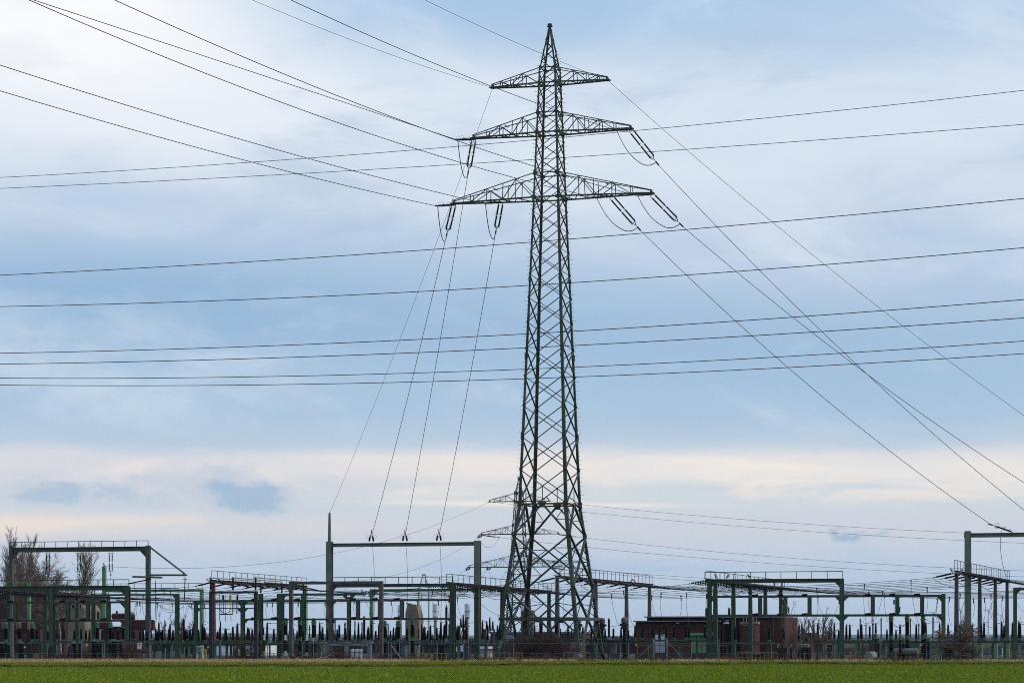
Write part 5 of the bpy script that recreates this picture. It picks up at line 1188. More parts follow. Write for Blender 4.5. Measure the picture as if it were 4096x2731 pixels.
t = thing('yellow_pipe', 'yellow pipe rail along the brick building front', 'rail', (a.x, a.y, 0)); mb = MB(); mb.bar(a, b, .07); mb.build('rail', M['yellow'], t)
for q in (.0, .12, .478, .9): p = a.lerp(b, q); mb = MB(); mb.bar(p, Vector((p.x, p.y, 0)), .07); mb.build('post', M['yellow'], t)
# brown building behind the pylon
rN = Row('c3', 1200, 305); Yn = 305
bn = thing('brown_building', 'low brown brick building with pale roof edge behind the pylon foot', 'building', rN.g('c3', 925))
slab(bn, 'wall', M['brick_brown'], rN, 'c3', 925, 1660, 0, PZ('c3', 1112, Yn), 0, 9); slab(bn, 'roof', mat('pale roof edge', (.19, .165, .155)), rN, 'c3', 918, 1668, PZ('c3', 1112, Yn), PZ('c3', 1094, Yn), -.2, 9.2)
for x0, x1, y0, y1 in ((1070, 1145, 1120, 1172), (1445, 1490, 1115, 1165), (1640, 1720, 1228, 1262)):
    if x1 < 1660:
        f = panel(bn, 'window', M['offwhite'], 'c3', x0, x1, y0, y1, -.06, .05, rN); panel(f, 'pane', M['glass'], 'c3', x0 + 5, x1 - 5, y0 + 5, y1 - 5, -.075, .01, rN)
# old brick building behind the trees on the left
rO = Row('c1', 300, 352); bo = thing('old_brick_building', 'tall old brown red brick building behind the bare trees', 'building', rO.g('c1', -60))
slab(bo, 'wall', M['brick_old'], rO, 'c1', -150, 592, 0, PZ('c1', 748, 352), 0, 14); slab(bo, 'roof', M['roof'], rO, 'c1', -155, 595, PZ('c1', 748, 352), PZ('c1', 742, 352), -.2, 14.2)
for x in (60, 140, 330, 430, 520):
    f = panel(bo, 'window', M['offwhite'], 'c1', x, x + 26, 1215, 1262, -.08, .07, rO); panel(f, 'pane', M['glass'], 'c1', x + 3, x + 23, 1219, 1258, -.1, .015, rO)
    f = panel(bo, 'window', M['dark'], 'c1', x, x + 26, 900, 960, -.06, .05, rO)
# tan concrete tower with two small windows
Yt = 318; g0 = PG('c1', 695, Yt); tw = thing('concrete_tower', 'tan concrete block tower with two small windows and a sloping right side', 'building', g0)
q = [P('c1', 612, 1345, Yt), P('c1', 786, 1345, Yt), P('c1', 778, 890, Yt), P('c1', 748, 848, Yt), P('c1', 662, 848, Yt), P('c1', 640, 870, Yt)]
for p in q[:2]: p.z = 0
mb = MB(); mb.prism(q, (1.2, 4.5, 0)); mb.build('wall', M['concrete'], tw)
for x in (664, 724): f = MB(); a = P('c1', x, 862, Yt - .04); c = P('c1', x + 26, 836, Yt - .04); f.box(P('c1', x + 12, 862, Yt - .05), .42, .08, .5, ref=Vector((1, 0, 0))); w_ = f.build('window', M['offwhite'], tw); f = MB(); f.box(P('c1', x + 12, 862, Yt - .10), .34, .02, .42, ref=Vector((1, 0, 0))); f.build('pane', M['dark'], w_)
# concrete firewall, pale pillar
Yf = 285; fw = thing('concrete_firewall', 'tan concrete slab wall with cut off top corners behind the grey bay', 'wall', PG('d4', 490, Yf))
q = [P('d4', 372, 1300, Yf), P('d4', 610, 1300, Yf), P('d4', 610, 605, Yf), P('d4', 556, 418, Yf), P('d4', 412, 408, Yf), P('d4', 372, 560, Yf)]
q[0].z = q[1].z = 0
mb = MB(); n0 = len(mb.v); back_ = [Vector((p.x + .35, p.y + 3.2, p.z)) for p in q]
mb.add(q + back_, [(0, 1, 2, 3, 4, 5), (11, 10, 9, 8, 7, 6)] + [(i, 6 + i, 6 + (i + 1) % 6, (i + 1) % 6) for i in range(6)]); mb.build('wall', M['concrete'], fw)
mb = MB(); mb.tube(P('d4', 385, 395, Yf), P('d4', 480, 415, Yf), .09); mb.build('pipe', M['metal'], fw)
t = thing('concrete_pillar', 'tan concrete pillar seen through the pylon legs', 'pillar', PG('d5', 300, 300)); mb = MB(); p = P('d5', 275, 535, 300); mb.bar(PG('d5', 290, 300), p, 1.15, 1.4, ref=UD, w1=.95); mb.build('shaft', M['concrete'], t); mb = MB(); mb.box(p + Z * .06, 1.05, 1.5, .12); mb.build('top', M['yellow'], t)
# white halls and shed behind
rH2 = Row('d2', 1700, 335); wh = thing('white_hall', 'low white hall wall behind the black portal', 'building', rH2.g('d2', 1480)); slab(wh, 'wall', M['white'], rH2, 'd2', 1480, 2330, 0, PZ('d2', 1130, 335), 0, 8); slab(wh, 'roof', M['roof'], rH2, 'd2', 1478, 2332, PZ('d2', 1130, 335), PZ('d2', 1124, 335), -.1, 8.2)
rS = Row('d4', 1700, 292); sh = thing('white_shed', 'small white shed with a flat pale roof left of the pylon foot', 'shed', rS.g('d4', 1600)); slab(sh, 'wall', M['offwhite'], rS, 'd4', 1602, 1755, 0, PZ('d4', 1190, 292), 0, 3); slab(sh, 'roof', M['white'], rS, 'd4', 1598, 1835, PZ('d4', 1190, 292), PZ('d4', 1150, 292), -.3, 3.4); slab(sh, 'post', M['galv'], rS, 'd4', 1825, 1830, 0, PZ('d4', 1190, 292), .2, .3)
rV = Row('d4', 1330, 300); vn = thing('white_van', 'white van parked behind the ladder post', 'van', rV.g('d4', 1255))
slab(vn, 'body', M['white'], rV, 'd4', 1250, 1395, .35, 1.25, 0, 1.8); slab(vn, 'cabin', M['white'], rV, 'd4', 1330, 1385, 1.25, 2.0, .1, 1.7)
slab(vn, 'window', M['glass'], rV, 'd4', 1338, 1378, 1.35, 1.85, .05, .1)
for x in (1280, 1365): g = rV.g('d4', x); mb = MB(); mb.lathe(g - VD * .02 + Z * .33, VD * .22, [(.33, 0), (.33, 1)], 16); mb.build('wheel', M['dark'], vn)
rU = Row('d2', 680, 262); t = thing('concrete_bund', 'pale grey low concrete bund wall behind the green frame legs', 'wall', rU.g('d2', 520)); slab(t, 'panel', M['concrete_grey'], rU, 'd2', 415, 600, 0, PZ('d2', 1232, 262), 0, .3); slab(t, 'panel', M['concrete_grey'], rU, 'd2', 730, 830, 0, PZ('d2', 1232, 262), 0, .3)
rX = Row('d4', 300, 256)
for k, x0, x1, yt, lab, mm in [('d4', 150, 260, 1070, 'grey control cabinet left of the yellow tag', 'grey'), ('d4', 285, 365, 1130, 'blue grey control cabinet under the concrete firewall', 'galv'), ('d3', 1050, 1130, 1150, 'dark grey cabinet between the grey portal posts', 'grey'), ('d8', 275, 400, 1080, 'dark green cabinet behind the rusty tank', 'head_green'), ('d8', 425, 520, 1090, 'grey green cabinet beside the warning triangle', 'cap_green'),
                           ('d5', 1285, 1420, 1130, 'dark blue grey tapered cabinet behind the front right pylon leg', 'black'), ('d5', 1710, 1870, 1270, 'low grey cabinet behind the right pylon foot', 'grey'), ('d5', 1720, 1800, 1130, 'grey cabinet right of the pylon foot', 'grey'), ('d7', 1030, 1115, 1118, 'dark rounded cabinet left of the pale green leg', 'black'), ('d4', 930, 1055, 1130, 'black open housing left of the ladder post', 'dark'), ('d2', 960, 1035, 1190, 'dark housing behind the white rod', 'dark')]:
    rr = Row(k, x0, 254); t = thing('control_cabinet', lab, 'cabinet', rr.g(k, x0)); zt = PZ(k, yt, 254); slab(t, 'body', M[mm], rr, k, x0, x1, 0, zt - .06, 0, .7); slab(t, 'lid', M[mm], rr, k, x0 - 4, x1 + 4, zt - .058, zt, -.06, .76)
    w_ = (x1 - x0) * .5; slab(t, 'door', M[mm], rr, k, x0 + 8, x1 - 8, .15, zt - .15, -.03, -.003)
# red transformers
def transformer(label, Y, banks, bushings, tankspec, consv=None):
    k, x0, x1, yt = tankspec; t = thing('power_transformer', label, 'transformer', PG(k, x0, Y)); row = Row(k, x0, Y)
    slab(t, 'tank', M['dark_red'], row, k, x0, x1, .4, PZ(k, yt, Y), .8, 3.2)
    for k, x0, x1, yt, yb, n in banks:
        r = Row(k, x0, Y); a = r.p(k, x0, yt); b = r.p(k, x1, yt); zt, zb = PZ(k, yt, Y), PZ(k, yb, Y); a.z = b.z = zt
        mb = MB(); mb.tube(a, b, .11, n=8); mb.tube(a - Z * (zt - zb), b - Z * (zt - zb), .10, n=8)
        for i in range(n + 1):
            p = a.lerp(b, i / n); mb.bar(p, p - Z * (zt - zb), .05, .5, ref=VD)
        mb.build('radiator', M['radiator'], t)
    for k, x, yt, yb in bushings:
        p = P(k, x, yb, Y + 1.5); q = P(k, x, yt, Y + 1.5); mb = MB(); mb.lathe(p, q - p, [(.12, 0)] + shed_prof(9, .13, .09, 1.35) + [(.05, 1)], 9); mb.build('bushing', M['porcelain'], t)
    if consv:
        k, x0, x1, y, r = consv; mb = MB(); mb.tube(P(k, x0, y, Y + 1), P(k, x1, y, Y + 1), r, n=14); mb.build('conservator', M['redbrown'], t)
        mb = MB(); mb.ball(P(k, (x0 + x1) / 2, y - 55, Y + 1), .3, 8); mb.build('dome', M['metal'], t)
M['dark_red'] = mat('dark oil stained red tank', (.055, .022, .022), (.03, .014, .014), rough=.5)
transformer('red transformer with ribbed radiators behind the left rack', 296, [('d1', 0, 40, 735, 860, 3), ('d1', 150, 290, 735, 860, 8), ('d1', 380, 490, 735, 850, 7), ('d1', 200, 300, 965, 1080, 6), ('d1', 390, 480, 965, 1080, 5), ('d1', 600, 690, 970, 1050, 5)],
            [('d1', 190, 745, 850), ('d1', 245, 745, 850), ('d1', 430, 750, 860), ('d1', 650, 745, 950), ('d1', 20, 745, 850)], ('d1', -40, 640, 850))
transformer('red transformer with long header pipe left of the railed portal post', 286, [('d1', 1960, 2260, 590, 660, 12), ('d2', 20, 455, 703, 850, 13), ('d1', 2020, 2120, 975, 1060, 6), ('d1', 1700, 1900, 740, 830, 8)],
            [('d1', 2035, 530, 620), ('d1', 2140, 600, 670), ('d2', 45, 735, 850), ('d2', 380, 735, 790), ('d2', 415, 735, 790), ('d2', 440, 735, 790), ('d1', 2060, 850, 960)], ('d1', 1740, 2265, 800), ('d2', 20, 120, 640, .34))
t = thing('tall_bushing', 'lone black bushing with bent lead behind the slim green portal', 'bushing', PG('d1', 1713, 292)); mb = MB(); p = P('d1', 1713, 660, 292); mb.lathe(Vector((p.x, p.y, 2.0)), Z * (PZ('d1', 545, 292) - 2.0), [(.13, 0)] + shed_prof(16, .135, .125, 1.15) + [(.06, 1)], 10); mb.build('porcelain', M['porcelain'], t); mb = MB(); mb.ibar((p.x, p.y, 0), (p.x, p.y, 2), .3, .3); mb.build('stand', M['grey'], t)
for i, (k, xx, y) in enumerate((('d3', 2105, 1020), ('d4', 1100, 985))):
    g = PG(k, xx, 252); t = thing('drive_unit', ('rusty red' if i == 0 else 'grey') + ' drive box on the grey support frame, ' + ('right' if i == 0 else 'left') + ' of the ' + ('pedestals' if i == 0 else 'ladder post'), 'box', g + Z * PZ(k, y + 60, 252)); mb = MB(); mb.box(Vector((g.x, g.y, PZ(k, y + 22, 252))), .38, .4, .5); mb.build('case', M['radiator' if i == 0 else 'metal'], t)
# ------------------------------------------------------------------ trees and shrubs
def twig_tree(seed, base, H, spec, out, trunk_r, budget):
    """grows branches; writes limbs into out['trunk'] and twigs into out['crown']"""
    rd = random.Random(seed); base = Vector(base)
    def grow(p, d, L, r, lvl):
        pts = [p]; n = 3 if lvl < 2 else 2; dd = d.copy()
        for i in range(n):
            dd = (dd + Vector((rd.gauss(0, spec['wob']), rd.gauss(0, spec['wob']), rd.gauss(0, spec['wob']) + spec['lift'][min(lvl, 3)]))).normalized(); pts.append(pts[-1] + dd * L / n)
        (out['trunk'] if lvl < spec['limb'] else out['crown']).path(pts, r, 4 if lvl < 2 else 3, r * .35)
        if lvl >= spec['depth']: return
        for i in range(spec['kids'][lvl]):
            t = spec['start'][lvl] + (1 - spec['start'][lvl]) * rd.random(); j = min(int(t * n), n - 1); q = pts[j].lerp(pts[j + 1], t * n - j)
            a = rd.uniform(0, 6.283); az = Vector((math.cos(a), math.sin(a), 0)); sp = spec['spread'][lvl] * rd.uniform(.6, 1.3)
            e = (dd * math.cos(sp) + (az - dd * az.dot(dd)).normalized() * math.sin(sp)).normalized()
            grow(q, e, L * spec['len'][lvl] * rd.uniform(.6, 1.15) * (1.15 - .5 * t), max(r * spec['thin'][lvl], spec['minr']), lvl + 1)
    for s in range(spec.get('stems', 1)):
        a = rd.uniform(0, 6.283); sp = spec.get('stemspread', 0) * rd.uniform(.3, 1)
        d = Vector((math.cos(a) * math.sin(sp), math.sin(a) * math.sin(sp), math.cos(sp)))
        grow(base + Vector((math.cos(a), math.sin(a), 0)) * spec.get('rootr', 0) * rd.random(), d, H * rd.uniform(.75, 1) if s else H, trunk_r, 0)
POPLAR = dict(wob=.05, lift=(.05, .16, .12, .06), limb=1, depth=3, kids=(95, 10, 5), start=(.08, .15, .2), spread=(.43, .44, .5), len=(.29, .40, .52), thin=(.24, .40, .6), minr=.0095)
BIRCH = dict(wob=.12, lift=(.04, .0, -.14, -.2), limb=2, depth=3, kids=(40, 15, 9), start=(.25, .2, .2), spread=(.85, .6, .6), len=(.52, .42, .5), thin=(.30, .38, .6), minr=.012)
SAPL = dict(wob=.08, lift=(.05, .08, .05, .02), limb=1, depth=3, kids=(9, 7, 4), start=(.12, .2, .2), spread=(.40, .5, .5), len=(.50, .40, .45), thin=(.5, .5, .7), minr=.0075, stems=5, stemspread=.30, rootr=.25)
BUSH = dict(wob=.22, lift=(.0, .0, -.03, -.05), limb=0, depth=3, kids=(8, 7, 4), start=(.15, .15, .2), spread=(.9, .8, .7), len=(.62, .5, .5), thin=(.6, .6, .7), minr=.008, stems=26, stemspread=1.25, rootr=.9)
SPREADER = dict(wob=.22, lift=(.02, .03, .02, .0), limb=1, depth=3, kids=(11, 9, 6), start=(.3, .25, .2), spread=(.8, .75, .7), len=(.5, .45, .5), thin=(.55, .55, .65), minr=.0105, stems=7, stemspread=.55, rootr=.25)
def tree(name, label, cat, base, H, spec, tr, seed, bark='bark', twig='twig', group=None):
    out = {'trunk': MB(), 'crown': MB()}; twig_tree(seed, base, H, spec, out, tr, 0); t = thing(name, label, cat, base, group)
    if out['trunk'].v: out['trunk'].build('trunk', M[bark], t)
    out['crown'].build('crown', M[twig], t); return t
TY = 384
for k, x, yt, sd, lab, sp, br, tw, Y in [('c1', 62, 165, 1, 'slender bare poplar at the left edge', POPLAR, 'bark', 'twig', 384), ('c1', 165, 285, 2, 'lower bare poplar beside the leftmost one', POPLAR, 'bark', 'twig', 392), ('c1', 330, 215, 3, 'tall bare poplar behind the hanging strings of the railed portal', POPLAR, 'bark', 'twig', 382),
        ('c1', 740, 305, 4, 'broad bare poplar left of the light green post', POPLAR, 'bark', 'twig', 378), ('c1', 230, 500, 5, 'round bare birch between the two left poplars', BIRCH, 'birch', 'redtwig2', 366), ('c1', 455, 490, 6, 'drooping reddish birch right of the tall poplar', BIRCH, 'birch', 'redtwig2', 366), ('c1', 350, 560, 16, 'pale stemmed birch in front of the old brick wall', BIRCH, 'birch', 'twig', 340), ('c1', 560, 640, 17, 'small pale birch beside the tan tower', BIRCH, 'birch', 'twig', 338)]:
    M.setdefault('redtwig2', mat('reddish birch twigs', (.15, .09, .08), (.08, .045, .04), rough=.9, isl=.6))
    s = dict(sp); 
    if sd == 4: s.update(spread=(.54, .48, .5), len=(.36, .42, .5))
    tree('bare_tree', lab, 'tree', PG(k, x, Y), PZ(k, yt, Y) * (.86 if sp is POPLAR else .94), s, .20 if sp is POPLAR else .16, sd, br, tw, 'bare trees behind the left of the yard')
tree('sapling', 'upright bare sapling before the red end wall', 'shrub', PG('d7', 440, 230), PZ('d7', 480, 230) * .92, SAPL, .05, 21, 'bark', 'twig', 'bare saplings on the right verge')
tree('sapling', 'dense bare sapling left of the centre rack post', 'shrub', PG('d7', 865, 229), PZ('d7', 640, 229) * .95, dict(SAPL, kids=(10, 7, 4)), .07, 22, 'bark', 'twig', 'bare saplings on the right verge')
tree('sapling', 'low bare sapling against the brick building corner', 'shrub', PG('d7', 300, 231), 2.4, SAPL, .04, 23, 'bark', 'redtwig', 'bare saplings on the right verge')
tree('bare_shrub', 'wide bare shrub with twisted crown before the grey columns', 'shrub', PG('d8', 1130, 229), PZ('d8', 590, 229) * .88, SPREADER, .075, 24, 'bark', 'twig2' if 'twig2' in M else 'twig')
M['twig_olive'] = mat('olive brown twigs', (.085, .058, .034), (.05, .033, .02), rough=.9, isl=.6)
for x, h, sd in ((1010, 1.7, 25), (1290, 1.5, 26)): tree('low_shrub', ('left' if x < 1100 else 'right') + ' low olive brown thicket at the foot of the wide bare shrub', 'shrub', PG('d8', x, 230), h, dict(SAPL, stems=22, stemspread=.5, rootr=.7), .02, sd, 'bark', 'twig_olive')
tree('bramble_bush', 'big dark red brown bush under the pylon', 'bush', PG('d5', 610, 243), 2.7, dict(BUSH, stems=60, rootr=1.5, stemspread=.75), .022, 31, 'bark', 'redtwig')
tree('bramble_bush', 'left lobe of dark bush beside the pylon leg', 'bush', PG('d5', 430, 242.5), 1.8, dict(BUSH, stems=34, rootr=.9, stemspread=.9), .02, 32, 'bark', 'redtwig')
tree('bramble_bush', 'pale dry bramble mound in front of the big dark bush', 'bush', PG('d5', 590, 241), .95, dict(BUSH, stems=34, rootr=.8, stemspread=1.2), .014, 33, 'bark', 'drytwig')
tree('bramble_bush', 'right lobe of dark bush beside the yellow rail', 'bush', PG('d5', 780, 242), 1.5, dict(BUSH, stems=30, rootr=.7, stemspread=.9), .018, 34, 'bark', 'redtwig')
for k, x, h, Y, sd, tw, lab in [('d2', 2085, 1.9, 226, 41, 'redtwig', 'leafless dark shrub at the foot of the green post left of the black portal leg'), ('d3', 760, 1.0, 227, 42, 'redtwig', 'low brown bramble right of the grey portal post'), ('d3', 1060, .75, 226.5, 43, 'drytwig', 'low dry bramble behind the fallen branch'), ('d3', 1440, 1.15, 227, 44, 'redtwig', 'dark bramble between the grey pedestals'),
        ('d4', 160, .9, 229, 45, 'redtwig', 'dark low bramble left of the leaning pale post'), ('d6', 1600, .55, 231, 46, 'redtwig', 'low brown hedge before the dark recess'), ('d1', 1070, .9, 229, 47, 'drytwig', 'dry brown shrub between two sheeted bundles'), ('d2', 40, 1.8, 230, 48, 'drytwig', 'bare shrub at the end of the left rack'), ('d1', 1440, 1.6, 231, 49, 'drytwig', 'bare shrub below the tan tower'), ('d3', 2230, .6, 228, 50, 'redtwig', 'low bramble at the right grey portal post')]:
    tree('bramble_bush', lab, 'bush', PG(k, x, Y), h, dict(BUSH, stems=22, rootr=.55, stemspread=.85), .012, sd, 'bark', tw)
for i, (x, w, yt) in enumerate(((905, 'left', 720), (960, 'middle', 690), (560, 'far left', 800), (1010, 'right', 800))):
    tree('thin_tree', w + ' thin bare tree behind the green frames', 'tree', PG('d2', x, 420), PZ('d2', yt, 420) * .95, dict(SAPL, stems=3, minr=.016), .07, 60 + i, 'bark', 'drytwig', 'thin bare trees far behind')
# fallen branch
def branch(label, pts, Y, r):
    mb = MB()
    for pl, q in pts: mb.path([P('d3', x, y, Y + .1 * i) for i, (x, y) in enumerate(pl)], r * q, 5, r * q * .45)
    tag(mb.build('fallen_branch', M['deadwood'], origin=P('d3', *pts[0][0][0], Y)), label, 'branch', 'fallen branches by the fence')
branch('long bleached fallen branch in front of the grey pedestals', [([(1000, 1382), (1090, 1360), (1185, 1342), (1250, 1318), (1345, 1308), (1362, 1345)], 1), ([(1185, 1342), (1300, 1360), (1420, 1392)], .7), ([(1060, 1385), (1130, 1392), (1195, 1410)], .7), ([(1250, 1318), (1300, 1270), (1390, 1245)], .5)], 224, .055)
branch('thin bleached fallen branches beside the grey portal post', [([(632, 1398), (690, 1350), (780, 1325), (860, 1290)], 1), ([(690, 1350), (760, 1370), (845, 1375)], .8), ([(710, 1340), (640, 1300), (600, 1285)], .6)], 225, .035)

# ------------------------------------------------------------------ fence, gate, rails, posts, signs
YF = 226.
def fence(label, xa, xb, posts):
    t = thing('chain_link_fence', label, 'fence', (xa, YF, 0)); H = 1.72; mb = MB(); n = int((xb - xa) / .2)
    for i in range(n):
        x = xa + (xb - xa) * i / n
        for s in (-1, 1):
            x2 = x + s * H
            z2 = H
            if x2 < xa or x2 > xb: lim = xa if x2 < xa else xb; z2 = abs(lim - x); x2 = lim
            if z2 > .1: mb.bar((x, YF, .02), (x2, YF + .01 * s, z2), .0022)
    mb.build('mesh', M['wire_far'], t)
    for z in (H, H * .5): mb = MB(); mb.bar((xa, YF - .02, z), (xb, YF - .02, z), .022); mb.build('tension_wire', M['galv'], t)
    for x in posts:
        mb = MB(); mb.tube((x, YF - .05, 0), (x, YF - .05, H + .08), .034, n=8); mb.build('post', M['galv'], t)
px = lambda k, x: PX(k, x, YF)
fence('left chain link fence ending at the gate', px('d1', -150), px('d6', 222), [px('d1', 240), px('d1', 1420), px('d1', 1820), px('d2', 390), px('d2', 780), px('d2', 1610), px('d3', 205), px('d3', 805), px('d3', 1000), px('d3', 1860), px('d4', 80), px('d4', 125), px('d4', 270), px('d4', 450), px('d4', 930), px('d4', 1385), px('d4', 1808), px('d5', 30), px('d5', 1480), px('d5', 1890)])
fence('right chain link fence starting at the gate', px('d6', 490), px('d8', 2400), [px('d6', 895), px('d6', 1375), px('d7', 60), px('d7', 970), px('d7', 1950), px('d8', 640), px('d8', 1652), px('d8', 2200)])
gt = thing('yard_gate', 'grey barred gate between two pointed posts', 'gate', (px('d6', 240), YF, 0))
for x in (242, 471):
    g = Vector((px('d6', x), YF, 0)); h = PZ('d6', 1060, YF); mb = MB(); mb.bar(g, g + Z * h, .21, .2, ref=Vector((1, 0, 0))); mb.bar(g + Z * h, g + Z * (h + .16), .21, .2, ref=Vector((1, 0, 0)), w1=.02, h1=.02); mb.build('post', M['galv'], gt)
for s, x0, y0, x1, y1 in ((0, 212, 1110, -10, 1320), (1, 495, 1082, 762, 1370)):
    a = P('d6', x0, y0, YF); b = P('d6', x1, y1, YF + 1.5 * (s * 2 - 1) * 0); b.z = max(b.z, .05); mb = MB(); mb.bar(a, b, .08); mb.build('stay', M['galv'], gt)
mb = MB(); a, b = px('d6', 268), px('d6', 448)
for z in (.18, .35, 1.72): mb.bar((a, YF, z), (b, YF, z), .035)
for i in range(15): x = a + (b - a) * i / 14; mb.bar((x, YF, .1), (x, YF, 1.74), .02)
mb.build('leaf', M['wire_far'], gt)
def rail(label, k, x0, x1, y, Y, n, m='yellow', yb=None):
    a, b = P(k, x0, y, Y), P(k, x1, y, Y - .0); b.z = a.z; t = thing('yellow_rail', label, 'rail', (a.x, a.y, 0), 'yellow guard rails of the yard'); mb = MB(); mb.bar(a, b, .06); mb.bar(a - Z * a.z * .45, b - Z * a.z * .45, .035); mb.build('rail', M[m], t)
    for i in range(n + 1): p = a.lerp(b, i / n); mb = MB(); mb.bar(Vector((p.x, p.y, 0)), p, .055); mb.build('post', M[m], t)
for a in [('yellow rail between the left and middle sheeted bundles', 'd1', 590, 822, 1273, 230, 3), ('yellow rail between the middle and right sheeted bundles', 'd1', 955, 1185, 1273, 230, 2), ('yellow rail left of the bulky insulators at the rack end', 'd1', 1450, 1590, 1275, 230, 1), ('yellow rail below the prohibition sign', 'd2', 10, 535, 1278, 229, 5), ('yellow rail behind the dark shrub at the black portal', 'd2', 1860, 2190, 1270, 230, 2),
          ('yellow rail behind the pale capped cable ends', 'd3', 20, 450, 1275, 231, 3), ('yellow rail behind the fallen branch', 'd3', 1010, 1520, 1270, 232, 3), ('yellow rail right of the white cylinders', 'd3', 1990, 2160, 1270, 231, 2), ('yellow rail between the leaning post and the ladder post', 'd4', 555, 1088, 1266, 229, 6), ('yellow rail left of the front left pylon foot', 'd4', 1655, 2182, 1257, 231, 6),
          ('short yellow rail inside the left pylon feet', 'd5', 25, 175, 1258, 233, 3), ('yellow rail right of the big bush', 'd5', 900, 1362, 1255, 235, 5), ('yellow rail before the brown tank', 'd6', 1708, 2400, 1248, 229, 9), ('yellow rail left of the centre rack post', 'd7', 1035, 1250, 1244, 233, 3), ('long yellow rail right of the centre rack post', 'd7', 1340, 2070, 1244, 233, 6), ('yellow rail left of the end rack post', 'd8', 625, 870, 1236, 233, 3), ('yellow rail at the right edge', 'd8', 1990, 2400, 1240, 233, 6)]: rail(*a)
for i, (k, x, w) in enumerate([('d7', 640, 'between the two saplings'), ('d7', 1432, 'right of the centre rack post'), ('d7', 1832, 'beside the round concrete pipe'), ('d8', 33, 'at the left end of the tank'), ('d8', 425, 'at the right end of the tank'), ('d8', 825, 'at the end rack post')]):
    g = PG(k, x, 227.5); mb = MB(); mb.bar(g, g + Z * (PZ(k, 1250, 227.5) + .02), .062, .062, ref=UD); mb.prism([g + UD * .031 + Z * 1.0, g - UD * .031 + Z * 1.0, g + Z * 1.06], VD * .02); tag(mb.build('marker_post', M['orange'], origin=g), 'orange marker post ' + w, 'post', 'orange marker posts')
for k, x0, y0, x1, y1, Y, lab in [('d4', 628, 1132, 565, 1385, 226.5, 'leaning pale steel post left of the ladder post'), ('d3', 1148, 1260, 1125, 1345, 226, 'short leaning pale post above the fallen branch'), ('d2', 648, 1195, 645, 1360, 232, 'white rod beside the pale bund wall'), ('d2', 978, 1175, 976, 1382, 228, 'white rod right of the pale green leg'), ('d4', 135, 1140, 310, 1370, 226.4, 'diagonal fence stay left of the firewall')]:
    b = P(k, x1, y1, Y); b.z = max(b.z, .0); a = P(k, x0, y0, Y); mb = MB(); mb.tube(b, a, .032, n=6); mb.ball(a, .036, 5); tag(mb.build('steel_rod', M['tube'], origin=b), lab, 'post')
# prohibition sign
g = P('d2', 201, 1138, 225.8); t = thing('prohibition_sign', 'white sign with a red ring and small text on the left fence', 'sign', g); hx = Vector((1, 0, 0)); fr = Vector((0, -1, 0))
mb = MB(); mb.box(g, .36, .012, .54, ref=hx); mb.build('plate', M['white'], t)
c = g + Z * .12 + fr * .012; mb = MB(); mb.ring(c, fr, .098, .014, 24, 4); mb.bar(c + Vector((-.07, 0, .07)), c + Vector((.07, 0, -.07)), .022, .01); mb.build('red_ring', M['turb_red'], t)
mb = MB(); mb.prism([c + Vector((-.045, .004, -.06)), c + Vector((.03, .004, -.06)), c + Vector((.05, .004, .02)), c + Vector((.0, .004, .07)), c + Vector((-.04, .004, .02))], fr * .003); mb.build('hand_symbol', M['black'], t)
for i, (dz, w_) in enumerate(((-.05, .20), (-.095, .24), (-.20, .26))):
    mb = MB(); n = 9
    for j in range(n):
        if (j * 7 + i) % 4: mb.box(g + fr * .009 + Vector((-w_ / 2 + w_ * (j + .5) / n, 0, dz)), w_ / n * .8, .004, .026, ref=hx)
    mb.build('text_line', M['cyanblue'], t)
for k, x, y, Y, s, lab in [('d1', 432, 1155, 225.8, .22, 'yellow warning triangle on the fence beside the bulky insulator'), ('d2', 1396, 1155, 225.8, .24, 'yellow warning triangle left of the black portal foot'), ('d4', 2010, 1155, 246.4, .24, 'yellow warning triangle on the front left pylon leg'), ('d5', 2165, 1115, 225.8, .22, 'yellow warning triangle left of the brick building'), ('d8', 475, 1112, 225.8, .24, 'yellow warning triangle right of the tank')]:
    warning_triangle(P(k, x, y, Y), s, lab)
warning_triangle(P('d7', 740, 1125, 225.8), .24, 'orange warning triangle between the saplings', 'o')
t = thing('leg_tag', 'small yellow number tag on the front right pylon leg', 'sign', P('d5', 1207, 1110, 244)); mb = MB(); mb.box(P('d5', 1207, 1110, 244.6), .11, .02, .20, ref=hx); mb.build('plate', M['sign_yellow'], t)
t = thing('hanging_tag', 'small orange tag on the blue grey cabinet', 'sign', P('d4', 365, 1170, 253)); mb = MB(); mb.box(P('d4', 365, 1170, 253.3), .07, .02, .28, ref=hx); mb.build('plate', M['orange'], t)
# weather hut
g = PG('d2', 1255, 229); t = thing('weather_hut', 'white louvred box on four white legs beside a brown barrel', 'instrument box', g); z0, z1 = PZ('d2', 1240, 229), PZ('d2', 1160, 229)
for sx_ in (-1, 1):
    for sy_ in (-1, 1): mb = MB(); mb.bar(g + Vector((sx_ * .30, sy_ * .24, 0)), g + Vector((sx_ * .22, sy_ * .18, z0)), .045); mb.build('leg', M['white'], t)
mb = MB(); mb.box(g + Z * (z0 + z1) / 2, .55, .45, z1 - z0, ref=hx); bx_ = mb.build('case', M['offwhite'], t)
for i in range(6): mb = MB(); mb.box(g + Vector((-.08, -.235, z0 + .06 + (z1 - z0 - .1) * i / 6)), .36, .02, .035, ref=hx); mb.build('louvre', M['galv'], bx_)
mb = MB(); mb.prism([g + Vector((-.33, -.3, z1)), g + Vector((.33, -.3, z1)), g + Vector((.30, -.3, z1 + .04)), g + Vector((0, -.3, z1 + .10)), g + Vector((-.30, -.3, z1 + .04))], (0, .6, 0)); mb.build('roof', M['offwhite'], t)
